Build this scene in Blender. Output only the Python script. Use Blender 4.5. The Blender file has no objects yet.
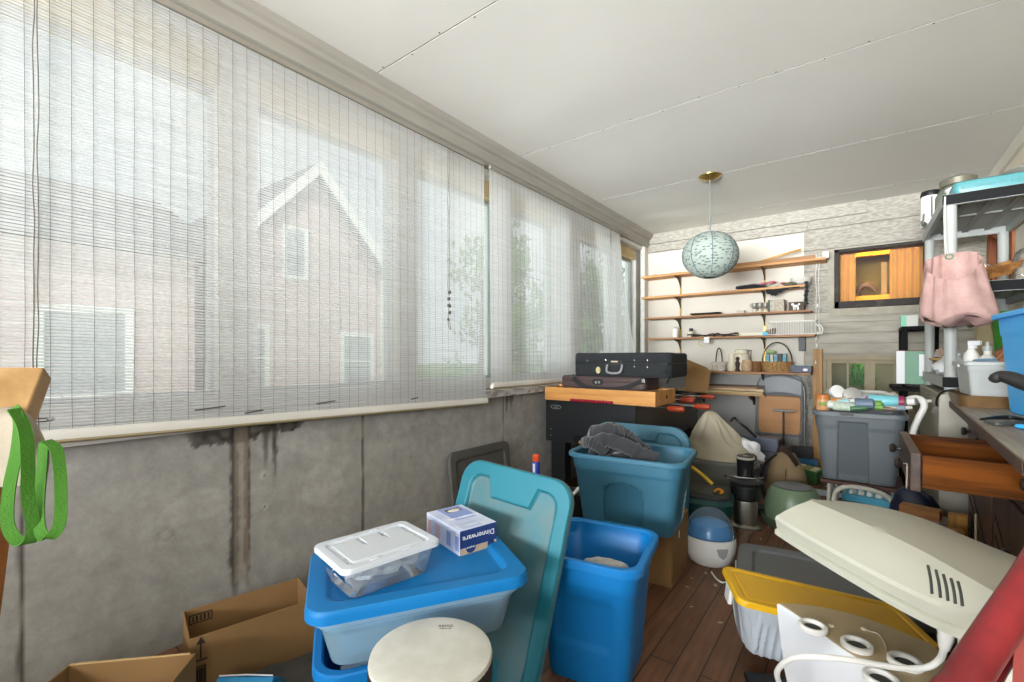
import bpy, bmesh, math, random
from mathutils import Vector, Matrix, noise, Quaternion
random.seed(7)
C = bpy.context.scene.collection
PI = math.pi
def R(a): return math.radians(a)

# ---------------------------------------------------------------- camera numbers (shared with placement)
FPX = 458.0; YAW = math.atan(348/458.0); HCAM = 1.07
_F = (-math.sin(YAW), math.cos(YAW)); _R = (math.cos(YAW), math.sin(YAW))
def _d(u, v):
    r = (u-512)/FPX; up = (355-v)/FPX
    return Vector((_F[0]+_R[0]*r, _F[1]+_R[1]*r, up))
O = Vector((0, 0, HCAM))
def onX(u, v, X): a = _d(u, v); return O+a*(X/a.x)
def onY(u, v, Y): a = _d(u, v); return O+a*(Y/a.y)
def onZ(u, v, Z): a = _d(u, v); return O+a*((Z-HCAM)/a.z)

# ---------------------------------------------------------------- mesh builder
class MB:
    def __init__(s): s.v = []; s.f = []; s.mi = []; s.M = Matrix.Identity(4); s.m = 0
    def at(s, loc=(0, 0, 0), rx=0, ry=0, rz=0):
        s.M = Matrix.Translation(loc) @ Matrix.Rotation(rz, 4, 'Z') @ Matrix.Rotation(ry, 4, 'Y') @ Matrix.Rotation(rx, 4, 'X'); return s
    def mat(s, i): s.m = i; return s
    def add(s, vs, fs):
        b = len(s.v); s.v += [tuple(s.M @ Vector(p)) for p in vs]
        s.f += [tuple(b+i for i in f) for f in fs]; s.mi += [s.m]*len(fs); return s
    def box(s, x0, y0, z0, x1, y1, z1):
        return s.add([(x0,y0,z0),(x1,y0,z0),(x1,y1,z0),(x0,y1,z0),(x0,y0,z1),(x1,y0,z1),(x1,y1,z1),(x0,y1,z1)],
                     [(0,3,2,1),(4,5,6,7),(0,1,5,4),(1,2,6,5),(2,3,7,6),(3,0,4,7)])
    def cbox(s, c, d): return s.box(c[0]-d[0]/2, c[1]-d[1]/2, c[2]-d[2]/2, c[0]+d[0]/2, c[1]+d[1]/2, c[2]+d[2]/2)
    def loft(s, rings, closed=True, cap0=True, cap1=True, loop=False):
        n = len(rings[0]); vs = [p for r in rings for p in r]; fs = []
        m = len(rings)
        for i in range(m if loop else m-1):
            j = (i+1) % m
            for k in range(n if closed else n-1):
                l = (k+1) % n; fs.append((i*n+k, i*n+l, j*n+l, j*n+k))
        if closed and not loop:
            if cap0: fs.append(tuple(range(n-1, -1, -1)))
            if cap1: fs.append(tuple((m-1)*n+k for k in range(n)))
        return s.add(vs, fs)
    def prism(s, pts, z0, z1): return s.loft([[(p[0], p[1], z0) for p in pts], [(p[0], p[1], z1) for p in pts]])
    def prism_y(s, pts, y0, y1): return s.loft([[(p[0], y0, p[1]) for p in pts], [(p[0], y1, p[1]) for p in pts]])
    def prism_x(s, pts, x0, x1): return s.loft([[(x0, p[0], p[1]) for p in pts], [(x1, p[0], p[1]) for p in pts]])
    def lathe(s, prof, n=24, cap=True):
        return s.loft([[(r*math.cos(2*PI*k/n), r*math.sin(2*PI*k/n), z) for k in range(n)] for r, z in prof], cap0=cap, cap1=cap)
    def tube(s, path, r, n=8, loop=False, cap=True, flat=None):
        P = [Vector(p) for p in path]; rs = r if isinstance(r, (list, tuple)) else [r]*len(P)
        rings = []; T0 = None; U = None
        for i, p in enumerate(P):
            if loop: t = P[(i+1) % len(P)]-P[i-1]
            else: t = P[min(i+1, len(P)-1)]-P[max(i-1, 0)]
            if t.length < 1e-9: t = Vector((0, 0, 1))
            t.normalize()
            if U is None:
                a = Vector((0, 0, 1)) if abs(t.z) < .9 else Vector((1, 0, 0))
                U = (a-t*a.dot(t)).normalized()
            else:
                q = T0.rotation_difference(t); U = q @ U; U = (U-t*U.dot(t)).normalized()
            T0 = t; V = t.cross(U)
            k2 = flat if flat else 1
            rings.append([p+U*(rs[i]*math.cos(2*PI*k/n))+V*(rs[i]*k2*math.sin(2*PI*k/n)) for k in range(n)])
        return s.loft(rings, cap0=cap, cap1=cap, loop=loop)
    def ribbon(s, path, w, th, side):
        """a strap: rectangular section swept along the path; side = the width direction (vector or list)"""
        P = [Vector(p) for p in path]; rings = []
        for i, p in enumerate(P):
            t = (P[min(i+1, len(P)-1)]-P[max(i-1, 0)]).normalized()
            sd = Vector(side[i] if isinstance(side, list) else side); sd = (sd-t*sd.dot(t)).normalized()
            nn = t.cross(sd); ww = w[i] if isinstance(w, list) else w
            rings.append([p+sd*ww/2+nn*th/2, p-sd*ww/2+nn*th/2, p-sd*ww/2-nn*th/2, p+sd*ww/2-nn*th/2])
        return s.loft(rings)
    def grid(s, nu, nv, fn):
        vs = [fn(i/nu, j/nv) for j in range(nv+1) for i in range(nu+1)]
        return s.add(vs, [(j*(nu+1)+i, j*(nu+1)+i+1, (j+1)*(nu+1)+i+1, (j+1)*(nu+1)+i) for j in range(nv) for i in range(nu)])
    def ball(s, c, r, nu=16, nv=10, fn=None):
        rx, ry, rz = r if isinstance(r, (list, tuple)) else (r, r, r)
        rings = []
        for j in range(1, nv):
            a = PI*j/nv
            rings.append([(c[0]+rx*math.sin(a)*math.cos(2*PI*k/nu), c[1]+ry*math.sin(a)*math.sin(2*PI*k/nu), c[2]-rz*math.cos(a)) for k in range(nu)])
        if fn: rings = [[fn(p) for p in r_] for r_ in rings]
        return s.loft(rings)
    def text(s, txt, size, loc=(0, 0, 0), rot=(0, 0, 0), depth=.0006, align='CENTER', sx=1.0):
        cu = bpy.data.curves.new('lettering', 'FONT'); cu.body = txt; cu.size = size; cu.extrude = depth
        cu.align_x = align; cu.align_y = 'CENTER'; cu.resolution_u = 2
        o = bpy.data.objects.new('lettering', cu); C.objects.link(o)
        dg = bpy.context.evaluated_depsgraph_get(); me = o.evaluated_get(dg).to_mesh()
        M0 = s.M; from mathutils import Euler
        s.M = M0 @ Matrix.Translation(loc) @ Euler(rot).to_matrix().to_4x4() @ Matrix.Diagonal((sx, 1, 1, 1))
        s.add([v.co.copy() for v in me.vertices], [tuple(p.vertices) for p in me.polygons]); s.M = M0
        o.evaluated_get(dg).to_mesh_clear(); bpy.data.objects.remove(o); bpy.data.curves.remove(cu); return s
    def build(s, name, mats, parent=None, smooth=35, bevel=0, seg=2, solid=0, sub=0, offset=-1):
        me = bpy.data.meshes.new(name); me.from_pydata(s.v, [], s.f)
        for m in (mats if isinstance(mats, (list, tuple)) else [mats]): me.materials.append(m)
        me.polygons.foreach_set('material_index', s.mi)
        bm = bmesh.new(); bm.from_mesh(me); bmesh.ops.recalc_face_normals(bm, faces=bm.faces); bm.to_mesh(me); bm.free()
        if smooth:
            me.polygons.foreach_set('use_smooth', [True]*len(me.polygons)); me.set_sharp_from_angle(angle=R(smooth))
        me.update()
        o = bpy.data.objects.new(name, me); C.objects.link(o)
        if parent: o.parent = parent
        if solid:
            md = o.modifiers.new('thickness', 'SOLIDIFY'); md.thickness = solid; md.offset = offset
        if bevel:
            md = o.modifiers.new('bevel', 'BEVEL'); md.width = bevel; md.segments = seg; md.limit_method = 'ANGLE'; md.angle_limit = R(40)
        if sub:
            md = o.modifiers.new('sub', 'SUBSURF'); md.levels = sub; md.render_levels = sub
        return o

def rr(w, d, r, n=5, cx=0, cy=0):
    """rounded rectangle outline, counter-clockwise"""
    out = []
    for (sx, sy, a0) in ((1, 1, 0), (-1, 1, 90), (-1, -1, 180), (1, -1, 270)):
        for i in range(n+1):
            a = R(a0+90*i/n)
            out.append((cx+sx*(w/2-r)+r*math.cos(a), cy+sy*(d/2-r)+r*math.sin(a)))
    return out
def ring(pts, z): return [(p[0], p[1], z) for p in pts]
def lerp(a, b, t): return a+(b-a)*t
def smooth01(t): t = max(0., min(1., t)); return t*t*(3-2*t)
def nz(x, y=0., z=0.): return noise.noise(Vector((x, y, z)))
def bez(pts, n=24):
    """Catmull-Rom through the points"""
    P = [Vector(p) for p in pts]; out = []
    for i in range(len(P)-1):
        p0 = P[max(i-1, 0)]; p1 = P[i]; p2 = P[i+1]; p3 = P[min(i+2, len(P)-1)]
        k = max(2, n//(len(P)-1))
        for j in range(k):
            t = j/k
            out.append(.5*((2*p1)+(p2-p0)*t+(2*p0-5*p1+4*p2-p3)*t*t+(-p0+3*p1-3*p2+p3)*t**3))
    out.append(P[-1]); return out

def thing(name, label, cat, loc=(0, 0, 0), rz=0, group=None, rx=0, ry=0):
    o = bpy.data.objects.new(name, None); C.objects.link(o); o.empty_display_size = .05
    o.location = loc; o.rotation_euler = (rx, ry, rz); return tag(o, label, cat, group)
def tag(o, label, cat, group=None):
    o['label'] = label; o['category'] = cat
    if group: o['group'] = group
    return o
def place(o, loc=(0, 0, 0), rz=0, rx=0, ry=0): o.location = loc; o.rotation_euler = (rx, ry, rz); return o
def struct(o): o['kind'] = 'structure'; return o
def dup(root, loc, rz=0, label=None, group=None, rx=0, ry=0, scale=None):
    r = root.copy(); C.objects.link(r); r.location = loc; r.rotation_euler = (rx, ry, rz)
    if scale: r.scale = (scale,)*3
    if label: r['label'] = label
    if group: r['group'] = group
    for ch in list(root.children):
        c = ch.copy(); C.objects.link(c); c.parent = r
        for g in ch.children:
            d = g.copy(); C.objects.link(d); d.parent = c
    return r

# ---------------------------------------------------------------- materials
def lin(c):
    if isinstance(c, str): c = tuple(int(c[i:i+2], 16)/255 for i in (0, 2, 4))
    return tuple(((x+.055)/1.055)**2.4 if x > .04045 else x/12.92 for x in c)
MATS = {}
def _nodes(name):
    m = bpy.data.materials.new(name); m.use_nodes = True; nt = m.node_tree
    return m, nt, nt.nodes['Principled BSDF'], nt.nodes['Material Output']
def mat(name, col, rough=.5, metal=0., spec=.5, var=.12, vscale=6., bump=0., bscale=40., col2=None, stretch=None, trans=0., ior=1.45, coat=0., detail=4., sheen=0., emit=None, sss=0., contrast=None):
    """principled surface whose colour wanders with 3-D noise (object space) and optional fine bump"""
    if name in MATS: return MATS[name]
    m, nt, b, out = _nodes(name); N = nt.nodes; L = nt.links
    c = lin(col); c2 = lin(col2) if col2 else tuple(x*(1-var) for x in c)
    tc = N.new('ShaderNodeTexCoord'); mp = N.new('ShaderNodeMapping'); L.new(tc.outputs['Object'], mp.inputs['Vector'])
    if stretch: mp.inputs['Scale'].default_value = stretch
    if var or col2:
        t = N.new('ShaderNodeTexNoise'); t.inputs['Scale'].default_value = vscale; t.inputs['Detail'].default_value = detail; t.inputs['Roughness'].default_value = .6
        L.new(mp.outputs['Vector'], t.inputs['Vector'])
        r = N.new('ShaderNodeValToRGB'); lo, hi = contrast or (.3, .7)
        r.color_ramp.elements[0].position = lo; r.color_ramp.elements[1].position = hi
        r.color_ramp.elements[0].color = (*c2, 1); r.color_ramp.elements[1].color = (*c, 1)
        L.new(t.outputs['Fac'], r.inputs['Fac']); L.new(r.outputs['Color'], b.inputs['Base Color'])
    else: b.inputs['Base Color'].default_value = (*c, 1)
    b.inputs['Roughness'].default_value = rough; b.inputs['Metallic'].default_value = metal
    b.inputs['Specular IOR Level'].default_value = spec; b.inputs['Transmission Weight'].default_value = trans; b.inputs['IOR'].default_value = ior
    b.inputs['Coat Weight'].default_value = coat; b.inputs['Sheen Weight'].default_value = sheen
    if emit: b.inputs['Emission Color'].default_value = (*lin(emit[0]), 1); b.inputs['Emission Strength'].default_value = emit[1]
    if bump:
        t2 = N.new('ShaderNodeTexNoise'); t2.inputs['Scale'].default_value = bscale; t2.inputs['Detail'].default_value = 3
        L.new(mp.outputs['Vector'], t2.inputs['Vector'])
        bp = N.new('ShaderNodeBump'); bp.inputs['Strength'].default_value = bump; bp.inputs['Distance'].default_value = .004
        L.new(t2.outputs['Fac'], bp.inputs['Height']); L.new(bp.outputs['Normal'], b.inputs['Normal'])
    MATS[name] = m; return m
def wood(name, col, col2, axis='X', scale=9., rough=.55, ratio=.06, bump=.15, contrast=(.3, .72)):
    s = [1, 1, 1]; s['XYZ'.index(axis)] = ratio
    return mat(name, col, rough, var=.2, vscale=scale*5, col2=col2, stretch=tuple(s), bump=bump, bscale=scale*9, detail=7, contrast=(.36, .62))
def clear(name, tint, opac=.25, rough=.15, gloss=.18, var=True):
    """thin clear or cloudy plastic / glass: part see-through, part scattering, with a reflecting skin"""
    if name in MATS: return MATS[name]
    m, nt, b, out = _nodes(name); N = nt.nodes; L = nt.links
    c = lin(tint)
    tr = N.new('ShaderNodeBsdfTransparent'); tr.inputs['Color'].default_value = (*[min(1, .35+.65*x/max(c)) for x in c], 1)
    b.inputs['Base Color'].default_value = (*c, 1); b.inputs['Roughness'].default_value = .5
    tl = N.new('ShaderNodeBsdfTranslucent'); tl.inputs['Color'].default_value = (*c, 1)
    m0 = N.new('ShaderNodeMixShader'); m0.inputs[0].default_value = .4; L.new(b.outputs[0], m0.inputs[1]); L.new(tl.outputs[0], m0.inputs[2])
    m1 = N.new('ShaderNodeMixShader'); m1.inputs[0].default_value = opac; L.new(tr.outputs[0], m1.inputs[1]); L.new(m0.outputs[0], m1.inputs[2])
    gl = N.new('ShaderNodeBsdfGlossy'); gl.inputs['Roughness'].default_value = rough
    fr = N.new('ShaderNodeLayerWeight'); fr.inputs['Blend'].default_value = gloss
    m2 = N.new('ShaderNodeMixShader'); L.new(fr.outputs['Fresnel'], m2.inputs[0]); L.new(m1.outputs[0], m2.inputs[1]); L.new(gl.outputs[0], m2.inputs[2])
    L.new(m2.outputs[0], out.inputs['Surface']); MATS[name] = m; return m
def vcol_mat(name, attr='paint', rough=.85, bump=.25, bscale=60., spec=.3, mottle=.1, mscale=9.):
    m, nt, b, out = _nodes(name); N = nt.nodes; L = nt.links
    a = N.new('ShaderNodeAttribute'); a.attribute_name = attr
    tc = N.new('ShaderNodeTexCoord'); t = N.new('ShaderNodeTexNoise'); t.inputs['Scale'].default_value = mscale; t.inputs['Detail'].default_value = 8; t.inputs['Roughness'].default_value = .7
    L.new(tc.outputs['Object'], t.inputs['Vector'])
    mr = N.new('ShaderNodeMapRange'); mr.inputs[1].default_value = .3; mr.inputs[2].default_value = .7; mr.inputs[3].default_value = 1-mottle; mr.inputs[4].default_value = 1+mottle
    L.new(t.outputs['Fac'], mr.inputs[0])
    mx = N.new('ShaderNodeVectorMath'); mx.operation = 'SCALE'; L.new(a.outputs['Color'], mx.inputs[0]); L.new(mr.outputs[0], mx.inputs['Scale'])
    L.new(mx.outputs[0], b.inputs['Base Color']); b.inputs['Roughness'].default_value = rough; b.inputs['Specular IOR Level'].default_value = spec
    t2 = N.new('ShaderNodeTexNoise'); t2.inputs['Scale'].default_value = bscale; t2.inputs['Detail'].default_value = 5; L.new(tc.outputs['Object'], t2.inputs['Vector'])
    bp = N.new('ShaderNodeBump'); bp.inputs['Strength'].default_value = bump; bp.inputs['Distance'].default_value = .004
    L.new(t2.outputs['Fac'], bp.inputs['Height']); L.new(bp.outputs['Normal'], b.inputs['Normal'])
    return m
def paint(o, fn, attr='paint'):
    me = o.data; ca = me.color_attributes.new(attr, 'FLOAT_COLOR', 'POINT')
    ca.data.foreach_set('color', [x for v in me.vertices for x in (*fn(v.co), 1.)])
def onW(u, v, fw): return O+_d(u, v)*fw
def flat_rot(p, q): return math.atan2(q[1]-p[1], q[0]-p[0])

# ---------------------------------------------------------------- shapes used by several things
def rdense(w, d, r, ns=14, na=5):
    """rounded rectangle with points all along the straight sides"""
    c = [(w/2-r, d/2-r, 0), (-w/2+r, d/2-r, 90), (-w/2+r, -d/2+r, 180), (w/2-r, -d/2+r, 270)]; out = []
    for k, (cx, cy, a0) in enumerate(c):
        for i in range(na+1):
            a = R(a0+90*i/na); out.append((cx+r*math.cos(a), cy+r*math.sin(a)))
        e = out[-1]; nx_, ny_, a1 = c[(k+1) % 4]; a1 = R(a1); f = (nx_+r*math.cos(a1), ny_+r*math.sin(a1))
        for i in range(1, ns): out.append((lerp(e[0], f[0], i/ns), lerp(e[1], f[1], i/ns)))
    return out
def tote_body(mb, W, D, H, t=.86, r=.06, rim=.022, lip=.028, dent=None, th=.003, ns=14, nl=14, zin=None):
    """tapered tub: W x D is the top opening outside the lip. dent(x, y, z) pushes the outer wall inwards"""
    def outl(f, z, off=0, push=True):
        w_, d_ = (W-2*rim)*f+2*off, (D-2*rim)*f+2*off
        pts = rdense(w_, d_, max(.012, r*f)+off*.5, ns); res = []
        for (x, y) in pts:
            dd = dent(x, y, z) if (dent and push) else 0
            if dd:
                ax, ay = abs(x)/(w_/2), abs(y)/(d_/2)
                if ay >= ax: y -= math.copysign(dd, y)
                else: x -= math.copysign(dd, x)
            res.append((x, y, z))
        return res
    rings = [outl(t*.94, 0), outl(t*.985, .004), outl(t, .014)]
    n = nl
    for i in range(1, n+1):
        z = .014+(H-lip-.014)*i/n; rings.append(outl(lerp(t, 1, i/n), z))
        if i >= n*.82: rings[-1] = outl(lerp(t, 1, i/n), z, .004)
    rings += [outl(1, H-lip, rim*.85), outl(1, H-lip+.002, rim), outl(1, H-.004, rim), outl(1, H, rim-.004), outl(1, H, .002, False), outl(.995, H-.006, -th, False), outl(.995, H-lip-.02, -th, False), outl(.985, H-lip-.026, -th-.002, False)]
    zb = zin if zin else .018
    rings += [outl(t*1.0, zb+.02, -th-.004, False), outl(t*.96, zb, -th-.006, False)]
    return mb.loft(rings)
def lid_shape(mb, W, D, r, h, recess, depth, nr=64, ns=26, crown=0.):
    """lid lying face up, skirt down to z = 0, top at z = h; recess(x, y) in 0..1 lowers the face by depth"""
    base = rdense(W, D, r, ns, 10)
    def sc(k, z): return [(x*k, y*k, z) for x, y in base]
    kx = 1-.012/W*2
    rings = [sc(1-.02, .0), sc(1.0, .0), sc(1.0, h*.55), sc(1-.006, h*.85), sc(1-.018, h)]
    for i in range(1, nr+1):
        k = (1-.018)*(1-i/nr)**.9+.004
        rings.append([(x*k, y*k, h-depth*recess(x*k, y*k)+crown*(1-k*k)) for x, y in base])
    for i in range(1, 9):
        k = lerp(.004, .95, i/8); rings.append([(x*k, y*k, min(h-depth*recess(x*k, y*k)-.004, h-depth-.003 if i < 8 else h-.005)) for x, y in base])
    return mb.loft(rings, loop=True)
def sdrr(x, y, w, d, r):
    qx, qy = abs(x)-w/2+r, abs(y)-d/2+r
    return min(max(qx, qy), 0)+math.hypot(max(qx, 0), max(qy, 0))-r
def step(d, w=.006): return 1-smooth01((d+w)/(2*w))
def carton(mb, w, d, h, th=.004, floor=True):
    """open corrugated box, outside w x d x h, base at z = 0"""
    a, b = w/2, d/2
    o_ = [(-a, -b), (a, -b), (a, b), (-a, b)]; i_ = [(-a+th, -b+th), (a-th, -b+th), (a-th, b-th), (-a+th, b-th)]
    return mb.loft([ring(o_, 0), ring(o_, h), ring(i_, h), ring(i_, th)])
def crumple(c, r, amp=.3, f=6, seed=0, nu=40, nv=28, flatz=None, topz=None):
    """crumpled ball points for bags and cloth"""
    def fn(p):
        v = Vector(p)-Vector(c); k = 1+amp*nz(v.x*f+seed, v.y*f, v.z*f)+amp*.5*nz(v.x*f*2.3, v.y*f*2.3+seed, v.z*f*2.3)+amp*.35*abs(nz(v.x*f*4, v.z*f*4, v.y*f*4+seed))
        q = Vector(c)+v*k
        if flatz is not None and q.z < flatz: q.z = flatz
        if topz is not None and q.z > topz: q.z = topz-.004*abs(nz(q.x*60, q.y*60, seed))
        return q
    return MB().ball(c, r, nu, nv, fn)
# ================================================================ room shell
XL, XR, YB, YF, ZC = -2.0, .81, 5.25, -2.5, 2.47
M_ceil = mat('ceiling paint', 'd3d0c8', .9, var=.05, vscale=1.5, bump=.12, bscale=14)
M_seam = mat('seam shadow gap', '2a2724', .9, var=.2)
def floor_mat():
    m, nt, b, out = _nodes('worn floor boards'); N = nt.nodes; L = nt.links
    tc = N.new('ShaderNodeTexCoord'); mp = N.new('ShaderNodeMapping'); mp.inputs['Rotation'].default_value = (0, 0, R(90)); L.new(tc.outputs['Object'], mp.inputs['Vector'])
    br = N.new('ShaderNodeTexBrick'); br.inputs['Scale'].default_value = 1; br.inputs['Brick Width'].default_value = 1.6; br.inputs['Row Height'].default_value = .085
    br.inputs['Mortar Size'].default_value = .0022; br.inputs['Mortar'].default_value = (*lin('1c120c'), 1); br.inputs['Color1'].default_value = (*lin('7a5238'), 1); br.inputs['Color2'].default_value = (*lin('654229'), 1); br.offset = .37
    L.new(mp.outputs[0], br.inputs['Vector'])
    mp2 = N.new('ShaderNodeMapping'); mp2.inputs['Scale'].default_value = (14, 1.1, 1); L.new(tc.outputs['Object'], mp2.inputs['Vector'])
    n1 = N.new('ShaderNodeTexNoise'); n1.inputs['Scale'].default_value = 4; n1.inputs['Detail'].default_value = 8; L.new(mp2.outputs[0], n1.inputs['Vector'])
    n2 = N.new('ShaderNodeTexNoise'); n2.inputs['Scale'].default_value = 2.6; n2.inputs['Detail'].default_value = 6; L.new(tc.outputs['Object'], n2.inputs['Vector'])
    r1 = N.new('ShaderNodeMapRange'); r1.inputs[1].default_value = .3; r1.inputs[2].default_value = .7; r1.inputs[3].default_value = .72; r1.inputs[4].default_value = 1.25; L.new(n1.outputs['Fac'], r1.inputs[0])
    r2 = N.new('ShaderNodeMapRange'); r2.inputs[1].default_value = .35; r2.inputs[2].default_value = .7; r2.inputs[3].default_value = .75; r2.inputs[4].default_value = 1.2; L.new(n2.outputs['Fac'], r2.inputs[0])
    v1 = N.new('ShaderNodeVectorMath'); v1.operation = 'SCALE'; L.new(br.outputs['Color'], v1.inputs[0]); L.new(r1.outputs[0], v1.inputs['Scale'])
    v2 = N.new('ShaderNodeVectorMath'); v2.operation = 'SCALE'; L.new(v1.outputs[0], v2.inputs[0]); L.new(r2.outputs[0], v2.inputs['Scale'])
    L.new(v2.outputs[0], b.inputs['Base Color']); b.inputs['Roughness'].default_value = .5
    bp = N.new('ShaderNodeBump'); bp.inputs['Strength'].default_value = .3; bp.inputs['Distance'].default_value = .003; L.new(br.outputs['Fac'], bp.inputs['Height']); bp.invert = True; L.new(bp.outputs[0], b.inputs['Normal'])
    return m
struct(MB().box(XL-.25, YF-.2, -.12, XR+.25, YB+.2, 0).build('floor', floor_mat(), smooth=0))
# ceiling: four-foot panels with open joints
mb = MB(); ys = [YF-.2, -2.2, -1.0, .2, 1.405, 2.605, 3.78, 4.893, YB+.2]
for a, b_ in zip(ys, ys[1:]): mb.box(XL-.25, a+.003, ZC, XR+.25, b_-.0025, ZC+.03)
mb.mat(1).box(XL-.25, YF-.2, ZC+.0012, XR+.25, YB+.2, ZC+.2)
for y in ys[1:-1]:                                         # nail heads along each joint
    for i in range(15):
        x = XL+.15+i*.19+random.uniform(-.02, .02)
        mb.at((x, y+(.012 if i % 2 else -.012), ZC-.0008)).lathe([(.004, 0), (.004, .002)], 8)
mb.at()
struct(mb.build('ceiling', [M_ceil, M_seam], smooth=0))

# concrete knee wall: grid painted with its stains
def wall_paint(co):
    y, z = co.y, co.z
    n = nz(y*2.1, z*2.1, 3)*.5+nz(y*7, z*7, 1)*.3
    b = Vector(lin('a09e98'))*(1+.22*n)
    warm = Vector(lin('938d80')); k = smooth01(.5+.9*nz(y*1.3+5, z*1.6)); b = b.lerp(warm, .35*k)
    if nz(y*3+9, z*5) > .38: b = b*1.12                     # trowel patches
    w = .010+.004*nz(z*14, 2)
    def dark(amount, c='3a342d'): return b.lerp(Vector(lin(c)), max(0, min(1, amount)))
    # joints between pours
    for yj, s in ((.203, .9), (1.387, .85), (2.53, .6), (3.15, .5)):
        d = abs(y-yj-.004*nz(z*9, yj)); b = dark(s*(1-smooth01((d-.003)/.006)))
        if z > .15: b = b.lerp(Vector(lin('a8a294')), .45*(1-smooth01((d-.01)/.012))*smooth01(nz(z*8, yj*3)*2+.1))
    # water stain under the sill: ragged band and runs
    ed = .742+.018*nz(y*30, 4)+.02*nz(y*9, 8)+(.0 if .74 < y < .84 else .0)
    if .6 < y < 1.12:
        t = min(smooth01((y-.6)/.06), smooth01((1.12-y)/.08))
        lo = .785-(.785-ed+.022)*t*(1 if y < .88 else .72)
        if z > lo: b = dark((.8+.35*nz(y*40, z*40))*t)
    for yc, wd, z0, z1, col in ((.790, .015, .05, .76, '332c25'), (.838, .011, .10, .76, '43342a'), (.912, .013, .56, .76, '4a3f34'), (.950, .010, .5, .76, '40372e'), (.931, .02, .68, .78, '4d443a'), (.843, .004, .10, .4, '6a5c4c'), (2.62, .03, .66, .78, '2c2a28'), (2.57, .012, .6, .78, '3b3733'), (2.75, .02, .72, .78, '33302c')):
        d = abs(y-yc-.004*nz(z*22, yc*9)-.005*nz(z*6, yc)); tt = smooth01((z-z0)/.18)
        w = wd*(.35+.65*tt)*(1+.5*nz(z*45, yc))
        if z < z1+.02 and z > z0: b = dark(.85*tt**.5*(1-smooth01((d-w*.6)/(w*.8+.001))), col)
    if .79 < y < .84 and z > .15: b = b.lerp(Vector(lin('948775')), .5)
    for (yc, zc_, r_) in ((.905, .565, .016), (.91, .43, .012), (1.7, .5, .014)):
        d = math.hypot(y-yc, z-zc_)
        if d < r_: b = b.lerp(Vector(lin('b5afa0')), .6)
        if d < r_*.35: b = dark(.8)
    d = abs(math.hypot((y-.56)/1.6, z-.42)-.016); b = b.lerp(Vector(lin('6b675e')), .5*(1-smooth01(d/.006)))
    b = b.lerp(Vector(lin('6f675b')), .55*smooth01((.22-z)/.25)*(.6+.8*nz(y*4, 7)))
    return b
ny, nzv = 620, 84
mb = MB().grid(ny, nzv, lambda i, j: (XL, YF+(YB-YF)*i if False else lerp(-.2, YB, i), .785*j))
mb.add([(XL, YF, 0), (XL, -.2, 0), (XL, -.2, .785), (XL, YF, .785)], [(0, 1, 2, 3)])
mb.add([(XL, YF, .785), (XL, YB, .785), (XL-.25, YB, .785), (XL-.25, YF, .785), (XL-.25, YF, -.1), (XL-.25, YB, -.1)], [(0, 1, 2, 3), (3, 2, 5, 4)])
o = mb.build('wall_left', vcol_mat('stained concrete', mottle=.2, mscale=13), smooth=0); paint(o, wall_paint); struct(o)
M_white = mat('weathered white paint', 'cfccc4', .7, var=.14, vscale=9, bump=.1, bscale=60)
M_trim = mat('grey painted trim', '9a958a', .7, var=.16, vscale=8, stretch=(1, .25, 1), bump=.1)
M_hdr = mat('raw header wood', 'c8b184', .75, var=.15, vscale=8, stretch=(1, .1, 1))
def sillp(co):
    k = smooth01((nz(co.y*14, co.z*40, co.x*30)+.1)*2.2)*smooth01((co.y-1.9)/.6); return Vector(lin('cdcac3')).lerp(Vector(lin('6a6053')), .75*k)
mb = MB()
for i in range(200): 
    a, c = lerp(YF, YB, i/200), lerp(YF, YB, (i+1)/200)
mb.loft([[(XL-.25, lerp(YF, YB, i/260), .785), (XL+.045, lerp(YF, YB, i/260), .785), (XL+.05, lerp(YF, YB, i/260), .80), (XL+.045, lerp(YF, YB, i/260), .828), (XL-.25, lerp(YF, YB, i/260), .835)] for i in range(261)])
o = mb.build('trim_1', vcol_mat('flaking sill paint', mottle=.08), smooth=40); paint(o, sillp); struct(o)
# upper band of the left wall and stepped head trim
struct(MB().box(XL-.25, YF, 2.28, XL, YB, ZC).build('wall_left', M_white, smooth=0))
mb = MB(); 
mb.prism_y([(XL, 2.318), (XL+.035, 2.318), (XL+.035, 2.335), (XL+.05, 2.345), (XL+.05, 2.405), (XL+.068, 2.412), (XL+.075, 2.43), (XL+.09, 2.44), (XL+.095, 2.4695), (XL, 2.4695)], YF, YB)
struct(mb.build('trim_2', M_trim, smooth=30))
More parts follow.
